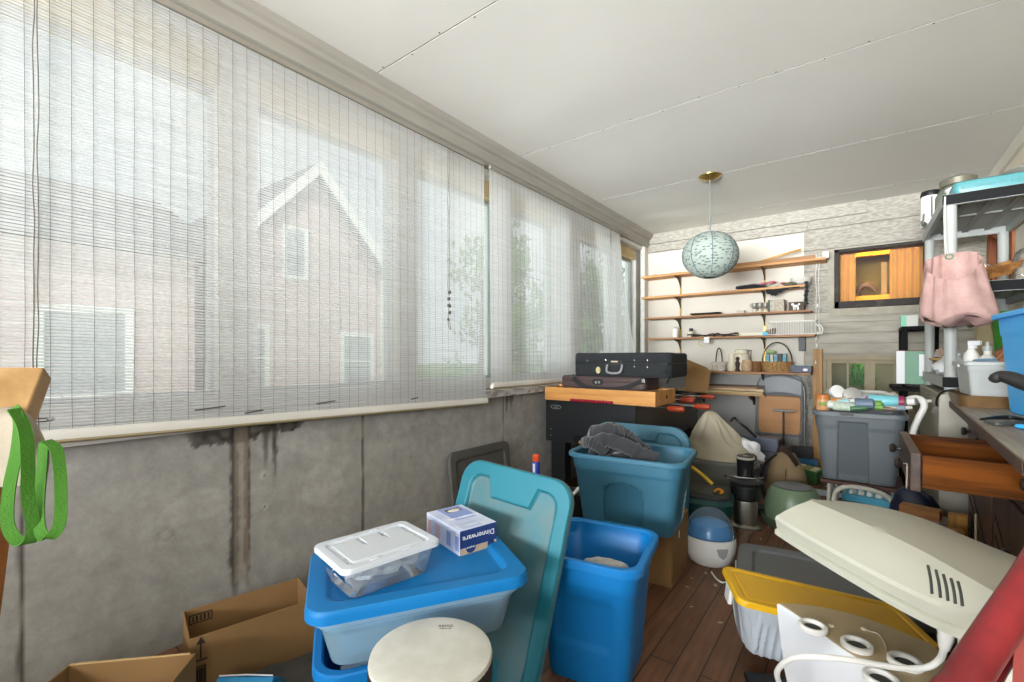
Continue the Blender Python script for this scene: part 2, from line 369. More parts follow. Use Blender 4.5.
# window frames between the sill and the head
wins = [(-2.35, -1.62), (-1.5, -.75), (-.6, .764), (.911, 1.657), (1.81, 2.56), (2.724, 3.363), (3.768, 4.55), (4.68, 5.1)]
M_glass = clear('window glass', 'dfe6e6', .03, .02, .03)
M_alu = mat('dull aluminium sash', 'a3a6a8', .55, .0, var=.1)
edges = [YF]+[e for w_ in wins for e in w_]+[YB]
for n, (a, b_) in enumerate(wins, 1):
    lo, hi = edges[2*n-2], edges[2*n+1]
    l = (a+lo)/2 if n > 1 else YF; h = (b_+hi)/2 if n < len(wins) else YB
    mb = MB().box(XL-.21, l, .835, XL-.07, a, 2.28).box(XL-.21, b_, .835, XL-.07, h, 2.28).mat(1).box(XL-.21, a, 2.17, XL-.07, b_, 2.28).mat(0).box(XL-.21, a, .835, XL-.07, b_, .905)
    o = struct(mb.build('window_%d' % n, [M_white, M_hdr], smooth=0, bevel=.003))
    mb = MB()
    for (p0, p1, q0, q1) in ((a, a+.014, .905, 2.17), (b_-.012, b_, .905, 2.17), (a, b_, .905, .925), (a, b_, 2.15, 2.17)): mb.box(XL-.16, p0, q0, XL-.13, p1, q1)
    mb.build('window_sash', M_alu, o, smooth=0)
    MB().box(XL-.148, a+.018, .923, XL-.143, b_-.018, 2.152).build('window_pane', M_glass, o, smooth=0)
# corner post
struct(MB().box(XL-.02, 5.11, .835, XL+.03, YB, 2.318).build('trim_3', M_white, smooth=0, bevel=.004))

# ---------------------------------------------------------------- back wall: weathered boards round two windows
M_board = mat('weathered grey siding', 'b0ab9e', .85, var=.2, vscale=10, col2='8f897b', stretch=(.18, 1, 1), bump=.35, bscale=60, detail=7, contrast=(.32, .6))
M_board2 = mat('peeling pale boards', 'a8a499', .85, col2='8a857a', var=.2, vscale=70, stretch=(.3, 1, 1), bump=.4, bscale=90, detail=9, contrast=(.36, .6))
UW = (-.19, .47, 1.505, 2.05); LW = (-.285, .45, .50, 1.055)      # upper / lower opening x0,x1,z0,z1
mb = MB()
z = 0.0; rows = []
while z < 1.47: rows.append((z, min(z+.098, 1.47))); z += .098
z = 1.47
while z < ZC-.02: rows.append((z, min(z+.20, ZC))); z += .20
for k, (z0, z1) in enumerate(rows):
    cuts = [(XL, XR)]
    for (x0, x1, a, b_) in (UW, LW):
        if z1 > a+.004 and z0 < b_-.004:
            nc = []
            for (p, q) in cuts:
                if x0 > p and x1 < q: nc += [(p, x0), (x1, q)]
                else: nc.append((p, q))
            cuts = nc
    mb.mat(1 if z0 > 1.46 else 0)
    for (p, q) in cuts:
        lap = .012 if z0 < 1.46 else .004
        mb.prism_x([(YB, z0+.004), (YB-lap, z0+.004), (YB-.003, z1-.003), (YB+.019, z1-.003), (YB+.019, z0+.004)], p, q)
struct(mb.build('wall_back', [M_board, M_board2], smooth=0))
mb = MB()
xs = sorted({XL-.25, UW[0], UW[1], LW[0], LW[1], XR+.25}); zs = sorted({0, UW[2], UW[3], LW[2], LW[3], ZC+.1})
for i in range(len(xs)-1):
    for j in range(len(zs)-1):
        cx, cz = (xs[i]+xs[i+1])/2, (zs[j]+zs[j+1])/2
        if any(x0 < cx < x1 and a < cz < b_ for (x0, x1, a, b_) in (UW, LW)): continue
        mb.box(xs[i], YB+.02, zs[j], xs[i+1], YB+.16, zs[j+1])
struct(mb.build('wall_back', M_board, smooth=0))
M_panel = mat('cream painted panel', 'cdc8bb', .8, var=.05, vscale=2, bump=.05)
struct(MB().box(XL, YB-.022, .0, -.43, YB-.013, 2.25).build('wall_back', M_panel, smooth=0))
struct(MB().box(XL, YB-.03, 2.262, -.40, YB-.013, 2.35).box(XL, YB-.034, 2.356, .05, YB-.013, ZC).build('trim_4', M_board2, smooth=0))
# upper window: black frame, glass, warm room behind
M_blk = mat('flaking dark frame paint', '2b2622', .7, col2='5a4c3c', vscale=16, contrast=(.25, .45), bump=.2)
x0, x1, a, b_ = UW
mb = MB().box(x0, YB-.03, a, x0+.035, YB+.1, b_).box(x1-.035, YB-.03, a, x1, YB+.1, b_).box(x0, YB-.03, b_-.03, x1, YB+.1, b_).box(x0, YB-.03, a, x1, YB+.1, a+.06)
wu = struct(mb.build('window_9', M_blk, smooth=0, bevel=.003))
MB().box(x0+.03, YB+.03, a+.05, x1-.03, YB+.034, b_-.02).build('window_pane', M_glass, wu, smooth=0)
M_sillw = mat('pale frame casing', 'aaa493', .8, var=.25, vscale=12, bump=.2)
struct(MB().box(x0-.03, YB-.022, a-.07, x1+.03, YB-.008, a-.004).box(x0-.05, YB-.02, a, x0-.004, YB-.008, b_+.01).build('trim_5', M_sillw, smooth=0))
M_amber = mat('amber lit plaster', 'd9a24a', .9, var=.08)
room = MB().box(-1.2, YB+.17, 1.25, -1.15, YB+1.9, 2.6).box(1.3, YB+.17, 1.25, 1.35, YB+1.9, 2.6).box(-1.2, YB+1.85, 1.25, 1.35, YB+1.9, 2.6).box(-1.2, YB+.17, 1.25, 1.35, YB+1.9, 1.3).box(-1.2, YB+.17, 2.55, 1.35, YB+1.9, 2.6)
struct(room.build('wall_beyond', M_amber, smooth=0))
M_cur = mat('orange curtain cloth', 'f0a048', .9, var=.15, vscale=5, sheen=.3)
def curtain(name, xa, xb, za, zb, yy, lab, waves):
    mb = MB().grid(60, 12, lambda i, j: (lerp(xa, xb, i), yy+.014*math.sin(i*waves*2*PI+.6*j)*(1-.3*j)+.004*math.sin(i*31), lerp(zb, za, j)))
    return tag(mb.build(name, M_cur, solid=.002), lab, 'curtain')
curtain('window_curtain', -.17, -.035, 1.53, 2.04, YB+.15, 'narrow orange curtain at the left of the lit back window', 3)
curtain('window_curtain', .215, .48, 1.53, 2.04, YB+.15, 'broad orange curtain at the right of the lit back window', 5)
# inner partition with an opening, a lamp and a door frame seen through it
px0, px1, pz0, pz1 = -.05, .30, 1.66, 2.055
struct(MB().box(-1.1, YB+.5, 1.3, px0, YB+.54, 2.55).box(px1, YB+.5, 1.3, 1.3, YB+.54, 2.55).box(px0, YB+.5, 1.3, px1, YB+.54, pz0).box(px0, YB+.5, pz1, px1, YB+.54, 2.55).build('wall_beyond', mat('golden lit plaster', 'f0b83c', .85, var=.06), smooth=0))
t = thing('desk_lamp', 'dark curved lamp silhouetted inside the amber lit back window', 'lamp', (.0, YB+.62, 1.3))
MB().tube([(0, 0, 0), (0, 0, .40)], .012, 8).build('pole', M_blk, t); MB().tube(bez([(-.02, 0, .40), (.02, 0, .475), (.08, 0, .47), (.13, 0, .40)], 16), [.012+.024*math.sin(PI*k/15) for k in range(16)], 10).build('lamp_shade', mat('bronze shade', '6b4a2a', .5), t)
tag(MB().box(.17, YB+.66, 1.3, .215, YB+.70, 2.0).build('door_post', mat('tan door post', 'b08a55', .7), smooth=0), 'pale upright post inside the amber lit back window', 'post')
# lower window: tan double sash with short curtains behind
M_tan = mat('tan window paint', 'a0947a', .75, var=.15, vscale=9, bump=.15)
x0, x1, a, b_ = LW
mb = MB().box(x0, YB-.03, a, x0+.035, YB+.1, b_).box(x1-.035, YB-.03, a, x1, YB+.1, b_).box(x0-.01, YB-.035, b_-.03, x1+.01, YB+.1, b_+.012).box(x0, YB-.03, a, x1, YB+.1, a+.05)
wl = struct(mb.build('window_10', M_tan, smooth=0, bevel=.003))
xm = .07
for (p, q) in ((x0+.035, xm), (xm, x1-.035)):
    mb = MB(); w_ = .038
    mb.box(p, YB-.005, a+.05, p+w_, YB+.03, b_-.03).box(q-w_, YB-.005, a+.05, q, YB+.03, b_-.03).box(p+w_, YB-.005, b_-.062, q-w_, YB+.03, b_-.03).box(p+w_, YB-.005, a+.05, q-w_, YB+.03, a+.09)
    c_ = (p+q)/2; mb.box(c_-.008, YB, a+.09, c_+.008, YB+.028, b_-.062)
    mb.build('window_sash', M_tan, wl, smooth=0, bevel=.002)
    MB().box(p+w_-.004, YB+.012, a+.08, q-w_+.004, YB+.016, b_-.055).build('window_pane', M_glass, wl, smooth=0)
struct(MB().box(-.6, YB+.6, .2, .8, YB+.64, 1.2).box(-.6, YB+.16, .2, .8, YB+.6, .24).box(-.6, YB+.16, .2, -.56, YB+.6, 1.2).box(.76, YB+.16, .2, .8, YB+.6, 1.2).box(-.6, YB+.16, 1.17, .8, YB+.6, 1.2).build('wall_beyond', mat('dim olive plaster', '7d7358', .9), smooth=0))

# ---------------------------------------------------------------- right wall with the brown sash, wall behind the camera, openings added for the fill lamps
M_rw = mat('cream board wall', 'd8d0bd', .8, var=.08, vscale=4)
RW = (4.4, 5.16, 1.5, 2.08); RW2 = (-1.9, -.7, .95, 2.15)
mb = MB()
ysx = sorted({YF-.2, RW2[0], RW2[1], RW[0], RW[1], YB+.2}); zs = sorted({0, RW[2], RW[3], RW2[2], RW2[3], ZC+.1})
for i in range(len(ysx)-1):
    for j in range(len(zs)-1):
        cy, cz = (ysx[i]+ysx[i+1])/2, (zs[j]+zs[j+1])/2
        if any(y0 < cy < y1 and q < cz < w_ for (y0, y1, q, w_) in (RW, RW2)): continue
        mb.box(XR, ysx[i], zs[j], XR+.14, ysx[i+1], zs[j+1])
struct(mb.build('wall_right', M_rw, smooth=0))
struct(MB().box(XR-.02, YF, 2.37, XR, YB-.02, 2.465).build('trim_6', M_panel, smooth=0, bevel=.003))
M_redw = wood('red brown sash wood', 'a9602c', '6e3717', 'Z', 6)
y0, y1, a, b_ = RW
mb = MB().box(XR-.012, y0, a, XR+.08, y0+.06, b_).box(XR-.012, y1-.07, a, XR+.08, y1, b_).box(XR-.012, y0, b_-.07, XR+.08, y1, b_).box(XR-.012, y0, a, XR+.08, y1, a+.07).box(XR+.01, 4.83, a+.07, XR+.05, 4.87, b_-.07)
mb.add([(XR+.0, 4.87, 1.92), (XR+.0, 5.09, 1.99), (XR+.0, 5.09, 2.05), (XR+.0, 4.87, 1.99), (XR+.04, 4.87, 1.92), (XR+.04, 5.09, 1.99), (XR+.04, 5.09, 2.05), (XR+.04, 4.87, 1.99)], [(0, 1, 2, 3), (4, 7, 6, 5), (0, 4, 5, 1), (3, 2, 6, 7)])
wr = struct(mb.build('window_11', M_redw, smooth=0, bevel=.003))
MB().box(XR+.03, y0+.05, a+.06, XR+.034, y1-.06, b_-.06).build('window_pane', M_glass, wr, smooth=0)
struct(MB().box(XR+.5, y0-.6, 1.0, XR+.55, y1+.6, 2.5).build('wall_beyond', mat('pale lilac plaster', 'd6c3bd', .9), smooth=0))
y0, y1, a, b_ = RW2
mb = MB().box(XR-.01, y0, a, XR+.1, y0+.05, b_).box(XR-.01, y1-.05, a, XR+.1, y1, b_).box(XR-.01, y0, b_-.05, XR+.1, y1, b_).box(XR-.01, y0, a, XR+.1, y1, a+.05)
struct(mb.build('window_12', M_white, smooth=0, bevel=.003))  # unseen side window, added to give fill from the right
# wall behind the camera: wide unseen window added to let the fill lamps in
FW = (-1.75, .55, .85, 2.25)
mb = MB(); x0, x1, a, b_ = FW
mb.box(XL-.25, YF-.15, 0, XR+.25, YF, a).box(XL-.25, YF-.15, b_, XR+.25, YF, ZC+.1).box(XL-.25, YF-.15, a, x0, YF, b_).box(x1, YF-.15, a, XR+.25, YF, b_)
struct(mb.build('wall_front', M_rw, smooth=0))
mb = MB().box(x0, YF-.12, a, x0+.06, YF+.01, b_).box(x1-.06, YF-.12, a, x1, YF+.01, b_).box(x0, YF-.12, b_-.06, x1, YF+.01, b_).box(x0, YF-.12, a, x1, YF+.01, a+.06).box(-.63, YF-.12, a, -.57, YF+.01, b_)
struct(mb.build('window_13', M_white, smooth=0, bevel=.003))

# ---------------------------------------------------------------- outdoors
M_grass = mat('lawn', '7d9a55', .95, col2='5b7a3c', vscale=3, bump=.5, bscale=30)
o = MB().box(-60, -30, -.62, XL-.26, 60, -.5).build('ground', M_grass, smooth=0); struct(o)
def siding(name, col, pitch):
    m, nt, b, out = _nodes(name); N = nt.nodes; L = nt.links
    tc = N.new('ShaderNodeTexCoord'); w = N.new('ShaderNodeTexWave'); w.bands_direction = 'Z'; w.wave_profile = 'SAW'; w.inputs['Scale'].default_value = .314/pitch
    L.new(tc.outputs['Object'], w.inputs['Vector'])
    r = N.new('ShaderNodeValToRGB'); c = lin(col); r.color_ramp.elements[0].color = (*[x*.8 for x in c], 1); r.color_ramp.elements[0].position = 0; r.color_ramp.elements[1].position = .12; r.color_ramp.elements[1].color = (*c, 1)
    L.new(w.outputs['Fac'], r.inputs['Fac']); L.new(r.outputs['Color'], b.inputs['Base Color']); b.inputs['Roughness'].default_value = .8
    return m
M_pink = siding('pink clapboard', 'c9aca6', .16); M_wtr = mat('house white trim', 'efece6', .7, var=.05); M_roof = mat('grey shingles', '77757a', .9, col2='5f5d62', vscale=12)
M_dkw = mat('house window glass', '92989d', .2, var=.1)
def gable_house(loc, rz, w, d, wall_h, rise, label, windows):
    h = thing('house', label, 'house', loc, rz)
    MB().prism_x([(0, 0), (w, 0), (w, wall_h), (w/2, wall_h+rise), (0, wall_h)], -d, 0).build('wall', M_pink, h, smooth=0)
    mb = MB(); ov = .35; sl = rise/(w/2)
    mb.prism_x([(-ov, wall_h-ov*sl), (w/2, wall_h+rise), (w+ov, wall_h-ov*sl), (w+ov, wall_h-ov*sl+.16), (w/2, wall_h+rise+.18), (-ov, wall_h-ov*sl+.16)], -d-.3, .38)
    mb.build('roof', M_roof, h, smooth=0)
    mb = MB().prism_x([(-ov, wall_h-ov*sl-.12), (w/2, wall_h+rise-.12), (w+ov, wall_h-ov*sl-.12), (w+ov, wall_h-ov*sl+.17), (w/2, wall_h+rise+.19), (-ov, wall_h-ov*sl+.17)], .38, .44)
    mb.box(.0, -.1, 0, .03, .15, wall_h).box(0, w-.15, 0, .03, w+.1, wall_h); mb.build('rake_trim', M_wtr, h, smooth=0)
    for (yc, zc_, ww, hh) in windows:
        f = MB().box(0, yc-ww/2-.1, zc_-hh/2-.1, .05, yc-ww/2, zc_+hh/2+.1).box(0, yc+ww/2, zc_-hh/2-.1, .05, yc+ww/2+.1, zc_+hh/2+.1).box(0, yc-ww/2, zc_+hh/2, .05, yc+ww/2, zc_+hh/2+.1).box(0, yc-ww/2, zc_-hh/2-.1, .05, yc+ww/2, zc_-hh/2).box(0, yc-ww/2, zc_-.02, .045, yc+ww/2, zc_+.02).build('window', M_wtr, h, smooth=0)
        MB().box(.005, yc-ww/2, zc_-hh/2, .02, yc+ww/2, zc_+hh/2).build('pane', M_dkw, f, smooth=0)
    return h
gable_house((-10.5, 3.7, -.5), 0, 4.3, 7, 3.6, 2.35, 'pink clapboard house with a white trimmed gable beyond the blind', [(1.75, 3.95, .42, 1.05), (.6, 1.5, .9, 1.3), (3.4, 1.4, .8, 1.3)])
def low_house(loc, label):
    h = thing('house', label, 'house', loc)
    MB().box(-6, -9, 0, 0, 2.3, 3.25).build('wall', M_pink, h, smooth=0)
    MB().prism_y([(-6.4, 3.2), (.4, 3.2), (.4, 3.42), (-3, 4.9), (-6.4, 3.42)], -9.3, 2.6).build('roof', M_roof, h, smooth=0)
    for yc in (.9, -2.2, -5.5):
        f = MB().box(0, yc-.55, .9, .05, yc-.45, 2.3).box(0, yc+.45, .9, .05, yc+.55, 2.3).box(0, yc-.45, 2.2, .05, yc+.45, 2.3).box(0, yc-.45, .9, .05, yc+.45, 1.0).build('window', M_wtr, h, smooth=0)
        MB().box(.005, yc-.45, 1, .02, yc+.45, 2.2).build('pane', M_dkw, f, smooth=0)
low_house((-9.2, .7, -.5), 'low pink house with a long grey roof seen through the left panes')
M_leaf = mat('tree leaves', '6f9a4a', .8, col2='3f6a30', vscale=2.2, spec=.2)
M_bark = mat('tree bark', '6e5c4a', .9, bump=.4)
M_leafp = None
def tree(loc, h, r, label, n=900, leaf=.16, group=None, trunk=True, z0=.35, cat='tree', name='garden_tree'):
    t = thing(name, label, cat, loc, group=group); mb = MB(); rnd = random.Random(int(loc[0]*37+loc[1]*91))
    cl = [(Vector((rnd.gauss(0, .42)*r, rnd.gauss(0, .42)*r, lerp(h*z0, h*.92, rnd.random()))), r*rnd.uniform(.32, .55)) for _ in range(14)]
    for i in range(n):
        c, cr = cl[i % len(cl)]
        p = c+Vector((rnd.gauss(0, 1), rnd.gauss(0, 1), rnd.gauss(0, 1))).normalized()*cr*rnd.random()**.4
        s_ = leaf*rnd.uniform(.6, 1.3); mb.at(p, rnd.uniform(0, 6), rnd.uniform(0, 6), rnd.uniform(0, 6))
        mb.add([(-s_, 0, 0), (0, -s_*.45, .02*s_), (s_, 0, 0), (0, s_*.45, .02*s_)], [(0, 1, 2, 3)])
    mb.at(); mb.build('foliage', M_leaf, t, smooth=0)
    if trunk: MB().tube([(0, 0, 0), (.05, 0, h*.3), (0, .08, h*.75)], [r*.07, r*.055, r*.02], 8).build('trunk', M_bark, t)
    return t
for i, (x, y, h, r, lab) in enumerate(((-6.3, 8.7, 4.2, 1.2, 'leafy green tree behind the torn slit between the blinds'), (-11.5, 13.2, 6.0, 2.3, 'tall green tree beyond the pink house'), (-6.9, 13.0, 4.3, 1.3, 'green tree seen through the middle of the second blind'), (-5.6, 17.6, 5.4, 1.7, 'green tree seen through the bare pane by the corner post'), (-11, 21.5, 7.5, 2.6, 'big green tree farthest along the lawn'), (-3.9, 11.4, 3.4, .9, 'bushy tree close outside the corner window'))):
    tree((x, y, -.5), h, r, lab)
for (x, y, h, r, lab) in ((-4.6, .75, 1.15, .55, 'low green bush under the leftmost pane'), (-6.2, 6.2, 1.5, .8, 'green shrub in front of the pink house corner')):
    tree((x, y, -.5), h, r, lab, 420, .07, trunk=False, z0=.2, cat='bush', name='garden_bush')
# leaves added in place of a green reflection in the lower back window
tree((.03, YB+.38, .245), .76, .14, 'added green leaves standing in for a reflection in the tan lower window', 700, .026, trunk=True, z0=.55, cat='plant', name='reflection_leaves')

# ---------------------------------------------------------------- camera, world, lights
cam = bpy.data.cameras.new('camera'); co = bpy.data.objects.new('camera', cam); C.objects.link(co); bpy.context.scene.camera = co
cam.sensor_width = 36; cam.lens = 36*FPX/1024; cam.shift_y = 14/1024; cam.clip_start = .02; cam.clip_end = 200
co.location = (0, 0, HCAM); co.rotation_euler = (R(90), 0, YAW)
sc = bpy.context.scene
sc.view_settings.view_transform = 'Standard'; sc.view_settings.look = 'None'; sc.view_settings.exposure = .1; sc.view_settings.gamma = 1; sc.view_settings.use_curve_mapping = False
w = bpy.data.worlds.new('overcast sky'); sc.world = w; w.use_nodes = True; N = w.node_tree.nodes; L = w.node_tree.links
bg = N['Background']; bg.inputs['Strength'].default_value = 1.02
tc = N.new('ShaderNodeTexCoord'); n1 = N.new('ShaderNodeTexNoise'); n1.inputs['Scale'].default_value = 3.5; n1.inputs['Detail'].default_value = 6; L.new(tc.outputs['Generated'], n1.inputs['Vector'])
r = N.new('ShaderNodeValToRGB'); r.color_ramp.elements[0].position = .38; r.color_ramp.elements[0].color = (*lin('cdd6e2'), 1); r.color_ramp.elements[1].position = .6; r.color_ramp.elements[1].color = (1, 1, 1, 1)
L.new(n1.outputs['Fac'], r.inputs['Fac']); L.new(r.outputs['Color'], bg.inputs['Color'])
def area(name, loc, rot, sx, sy, power, col=(1, 1, 1)):
    l = bpy.data.lights.new(name, 'AREA'); l.shape = 'RECTANGLE'; l.size = sx; l.size_y = sy; l.energy = power; l.color = col
    o = bpy.data.objects.new(name, l); C.objects.link(o); o.location = loc; o.rotation_euler = rot; return o
def aim(o, d, spread=180):
    o.rotation_euler = Vector(d).to_track_quat('-Z', 'Y').to_euler(); o.data.spread = R(spread); return o
aim(area('fill_far_front', (-.4, YF-11.5, 1.2), (0, 0, 0), 9.0, 2.4, 500, (.94, .97, 1)), (.0, 1, .02), 120)  # added fill lamp shining in from far behind the camera
aim(area('fill_near_front', (-.5, YF-3.2, 1.35), (0, 0, 0), 4.5, 2.0, 660, (.94, .97, 1)), (.0, 1, -.05), 120)  # added nearer fill lamp that lifts the foreground
aim(area('fill_upward_front', (.0, YF-11.5, -.6), (0, 0, 0), 9.0, 2.0, 3600, (.95, .97, 1)), (.02, 1, .14), 120)  # added low fill lamp aimed up to brighten the ceiling
aim(area('fill_side_opening', (XR+.1, -1.3, 1.55), (0, 0, 0), 1.1, 1.1, 22, (.97, .985, 1)), (-1, .35, .25), 150)  # added weak fill lamp in the unseen side opening
aim(area('fill_upward_window_wall', (-4.6, 3.4, -.3), (0, 0, 0), 1.6, 7.0, 215, (.97, .985, 1)), (1, .05, .62), 120)  # added fill lamp outside the blinds, brightens ceiling and right wall
l = bpy.data.lights.new('room_lamp_beyond', 'POINT'); l.energy = 34; l.color = (1, .68, .22); l.shadow_soft_size = .08
o = bpy.data.objects.new('room_lamp_beyond', l); C.objects.link(o); o.location = (.12, YB+.32, 2.42)
l = bpy.data.lights.new('fill_lower_recess', 'POINT'); l.energy = 3.2; l.color = (1, .95, .8); l.shadow_soft_size = .06  # added lamp that only brightens the leaves behind the lower window
o = bpy.data.objects.new('fill_lower_recess', l); C.objects.link(o); o.location = (.1, YB+.25, 1.1)
l = bpy.data.lights.new('sun', 'SUN'); l.energy = 2.0; l.angle = R(8); l.color = (1, .95, .88)
o = bpy.data.objects.new('sun', l); C.objects.link(o); o.rotation_euler = (R(12), R(42), 0)
sc.cycles.use_denoising = True; sc.cycles.max_bounces = 10; sc.cycles.diffuse_bounces = 5; sc.cycles.transparent_max_bounces = 24; sc.cycles.sample_clamp_indirect = 6; sc.cycles.caustics_reflective = False; sc.cycles.caustics_refractive = False
# ================================================================ roll-up slat blinds
def blind_mat():
    m, nt, b, out = _nodes('translucent blind slats'); N = nt.nodes; L = nt.links
    tc = N.new('ShaderNodeTexCoord'); mp = N.new('ShaderNodeMapping'); mp.inputs['Scale'].default_value = (1, .7, 60); L.new(tc.outputs['Object'], mp.inputs['Vector'])
    t = N.new('ShaderNodeTexNoise'); t.inputs['Scale'].default_value = 4; L.new(mp.outputs[0], t.inputs['Vector'])
    r = N.new('ShaderNodeValToRGB'); r.color_ramp.elements[0].position = .3; r.color_ramp.elements[1].position = .7
    r.color_ramp.elements[0].color = (*lin('dedddc'), 1); r.color_ramp.elements[1].color = (*lin('f0f0f0'), 1); L.new(t.outputs['Fac'], r.inputs['Fac'])
    L.new(r.outputs['Color'], b.inputs['Base Color']); b.inputs['Roughness'].default_value = .45
    tl = N.new('ShaderNodeBsdfTranslucent'); L.new(r.outputs['Color'], tl.inputs['Color'])
    tr = N.new('ShaderNodeBsdfTransparent'); tr.inputs['Color'].default_value = (.97, .97, .97, 1)
    m1 = N.new('ShaderNodeMixShader'); m1.inputs[0].default_value = .5; L.new(b.outputs[0], m1.inputs[1]); L.new(tl.outputs[0], m1.inputs[2])
    m2 = N.new('ShaderNodeMixShader'); m2.inputs[0].default_value = BLIND_TR; L.new(m1.outputs[0], m2.inputs[1]); L.new(tr.outputs[0], m2.inputs[2])
    L.new(m2.outputs[0], out.inputs['Surface']); return m
BLIND_TR = .34
M_slat = blind_mat(); M_thread = mat('grey blind thread', '4f4b46', .9, var=.1); M_rail = mat('blind rail plastic', 'e4e0d6', .4, var=.05); M_railw = mat('yellowed rail underside', 'b3a27c', .6, var=.15, vscale=14)
M_cord = mat('blind pull cord', '5f5a53', .9)
def blind(label, ya, yb, xf, zb, ztop, frontcol):
    """xf(y, s) gives the sheet's x; s = 0 at the head and 1 at the bottom rail; zb(y) = bottom height"""
    t = thing('roll_up_blind', label, 'blind', (0, 0, 0), group='roll up blinds on the window wall')
    mb = MB(); n = 144; K = 14; ph = random.Random(3)
    for i in range(n):
        s = (i+.5)/n; rings = []; off = ph.uniform(-.0003, .0003); tw = ph.uniform(-.0003, .0003)
        for k in range(K+1):
            y = lerp(ya, yb, k/K); zz = lerp(ztop, zb(y)+.012, s)+off+.0006*math.sin(k*1.7+i*.3); x = xf(y, s); h = (ztop-zb(y))/n*.415
            rings.append([(x-.0008, y, zz-h), (x+.0012+tw, y, zz-h*.55), (x+.0016+tw, y, zz+h*.35), (x-.0008, y, zz+h)])
        mb.loft(rings)
    mb.build('slat_sheet', M_slat, t, smooth=0)
    mb = MB(); y = math.ceil((ya+.02)/.0508)*.0508
    while y < yb-.01:
        a = .006*nz(y*50, 1); pts = [(xf(y, s)+.0022, y+a*math.sin(s*3)+.0025*nz(s*5, y*30)+.0045*max(0, s-.8)*5*nz(y*71, 2), lerp(ztop, zb(y)+.006, s)) for s in [q/22 for q in range(23)]]
        mb.tube(pts, .00055, 4); y += .0508
    mb.build('thread', M_thread, t, smooth=0)
    K = 30; prof = [(.000, .004), (.008, .016), (.019, .014), (.024, .002), (.022, -.014), (.010, -.022), (-.004, -.018), (-.008, -.004)]
    ring_ = lambda y, pr: [(xf(y, 1)+p[0], y, zb(y)+p[1]) for p in pr]
    MB().loft([ring_(lerp(ya, yb, k/K), prof) for k in range(K+1)]).build('bottom_rail', M_rail, t)
    prof2 = [(.023, -.0135), (.0225, -.0205), (.010, -.0265), (-.004, -.0215), (-.004, -.0175), (.010, -.0225)]
    MB().loft([ring_(lerp(ya, yb, k/K), prof2) for k in range(K+1)]).build('rail_lining', M_railw, t)
    MB().loft([[(xf(lerp(ya, yb, k/K), 0)+p[0], lerp(ya, yb, k/K), ztop+p[1]) for p in ((-.006, .0), (.012, 0), (.012, .022), (-.006, .022))] for k in range(K+1)]).build('head_rail', mat('weathered head rail', '8c867a', .7), t, smooth=0)
    return t
def x1f(y, s): return XL+.052+.012*smooth01(s)+.004*math.sin(y*2.2+s*2)*s
def z1f(y): return .845-.033*smooth01((y+.2)/2.6)-.018*max(0, y-.6)
b1 = blind('wide white slat blind covering the left panes, its rail sagging over the stain', -.2, 2.262, x1f, lambda y: lerp(.842, .776, (y+.2)/2.5), 2.296, None)
def x2f(y, s): return XL+.06+.012*s+.20*s**1.3*smooth01((y-3.0)/1.5)+.02*math.sin(y*5+1)*s*smooth01((y-2.6)/.5)
b2 = blind('shorter white slat blind hanging askew beside the shelves end', 2.308, 4.36, x2f, lambda y: .872-.004*(y-2.3), 2.296, None)
# pull cords: a twisted knotted pair on each blind, plus the long loop at the left
for (par, y, x, z0, pts) in ((b1, 1.93, XL+.06, 1.42, 1), (b2, 4.12, XL+.07, 1.95, 2), (b1, .225, XL+.065, .85, 0)):
    mb = MB()
    for sgn in (-1, 1):
        mb.tube(bez([(x+.004+.002*sgn, y+sgn*.004+.006*nz(q*.9, sgn*3+y), lerp(2.29, z0, q/14)) for q in range(15)], 56), .0016, 5)
    if pts:
        for q in range(9): mb.ball((x+.008, y+.008*math.sin(q*2.1), z0+.02-.02*q+.22*(q % 2)*.1), (.006, .008, .011), 8, 6)
        mb.tube(bez([(x+.006, y, z0-.14), (x+.01, y+.012, z0-.2), (x+.008, y-.01, z0-.16), (x+.008, y+.003, z0-.04)], 20), .0016, 5)
    mb.build('pull_cord', M_cord, par)
# broken slats lying loose near the rail
for (y, z, l) in ((.63, .868, .1), (.8, .84, .07), (1.1, .852, .09), (1.64, .83, .05)):
    MB().loft([[(XL+.068, y, z-.002), (XL+.072, y, z-.002), (XL+.072, y, z+.003), (XL+.068, y, z+.003)], [(XL+.068, y+l, z+.004), (XL+.072, y+l, z+.004), (XL+.072, y+l, z+.009), (XL+.068, y+l, z+.009)]]).build('torn_slat', M_cord, b1, smooth=0)

# ================================================================ left and centre foreground
M_card = mat('corrugated cardboard', '8f6c42', .88, var=.1, vscale=5, bump=.06, bscale=120)
M_cardin = mat('cardboard edge', 'c9a673', .9, var=.1)
M_ink = mat('black box print', '2a2118', .8)
M_blue = mat('blue tote plastic', '0b74b8', .42, var=.06, vscale=3, bump=.04, bscale=200)
M_teal = mat('slate blue tote plastic', '3a7088', .5, var=.08, vscale=3, bump=.04, bscale=200)
M_lidblue = clear('bright blue lid plastic', '1a96dc', .88, .3, .07)
M_ctote = clear('cloudy clear tub plastic', 'bfe4f4', .5, .2, .1)
M_cclear = clear('clear box plastic', 'f2f6f8', .16, .08, .08)
M_cwhite = clear('milky lid plastic', 'f6f9fc', .88, .15, .08)
M_film = clear('crumpled clear film', 'ffffff', .7, .06, .14)
M_white2 = mat('white plastic', 'ebe9e2', .4, var=.04)
M_paper = mat('white paper', 'e9e9ea', .8, var=.04)
M_black = mat('black plastic', '17181a', .45, var=.1)
M_dgrey = mat('charcoal plastic', '4a4a47', .6, var=.12, vscale=8)
M_chrome = mat('chrome', 'c8cacc', .2, 1.0, var=0)

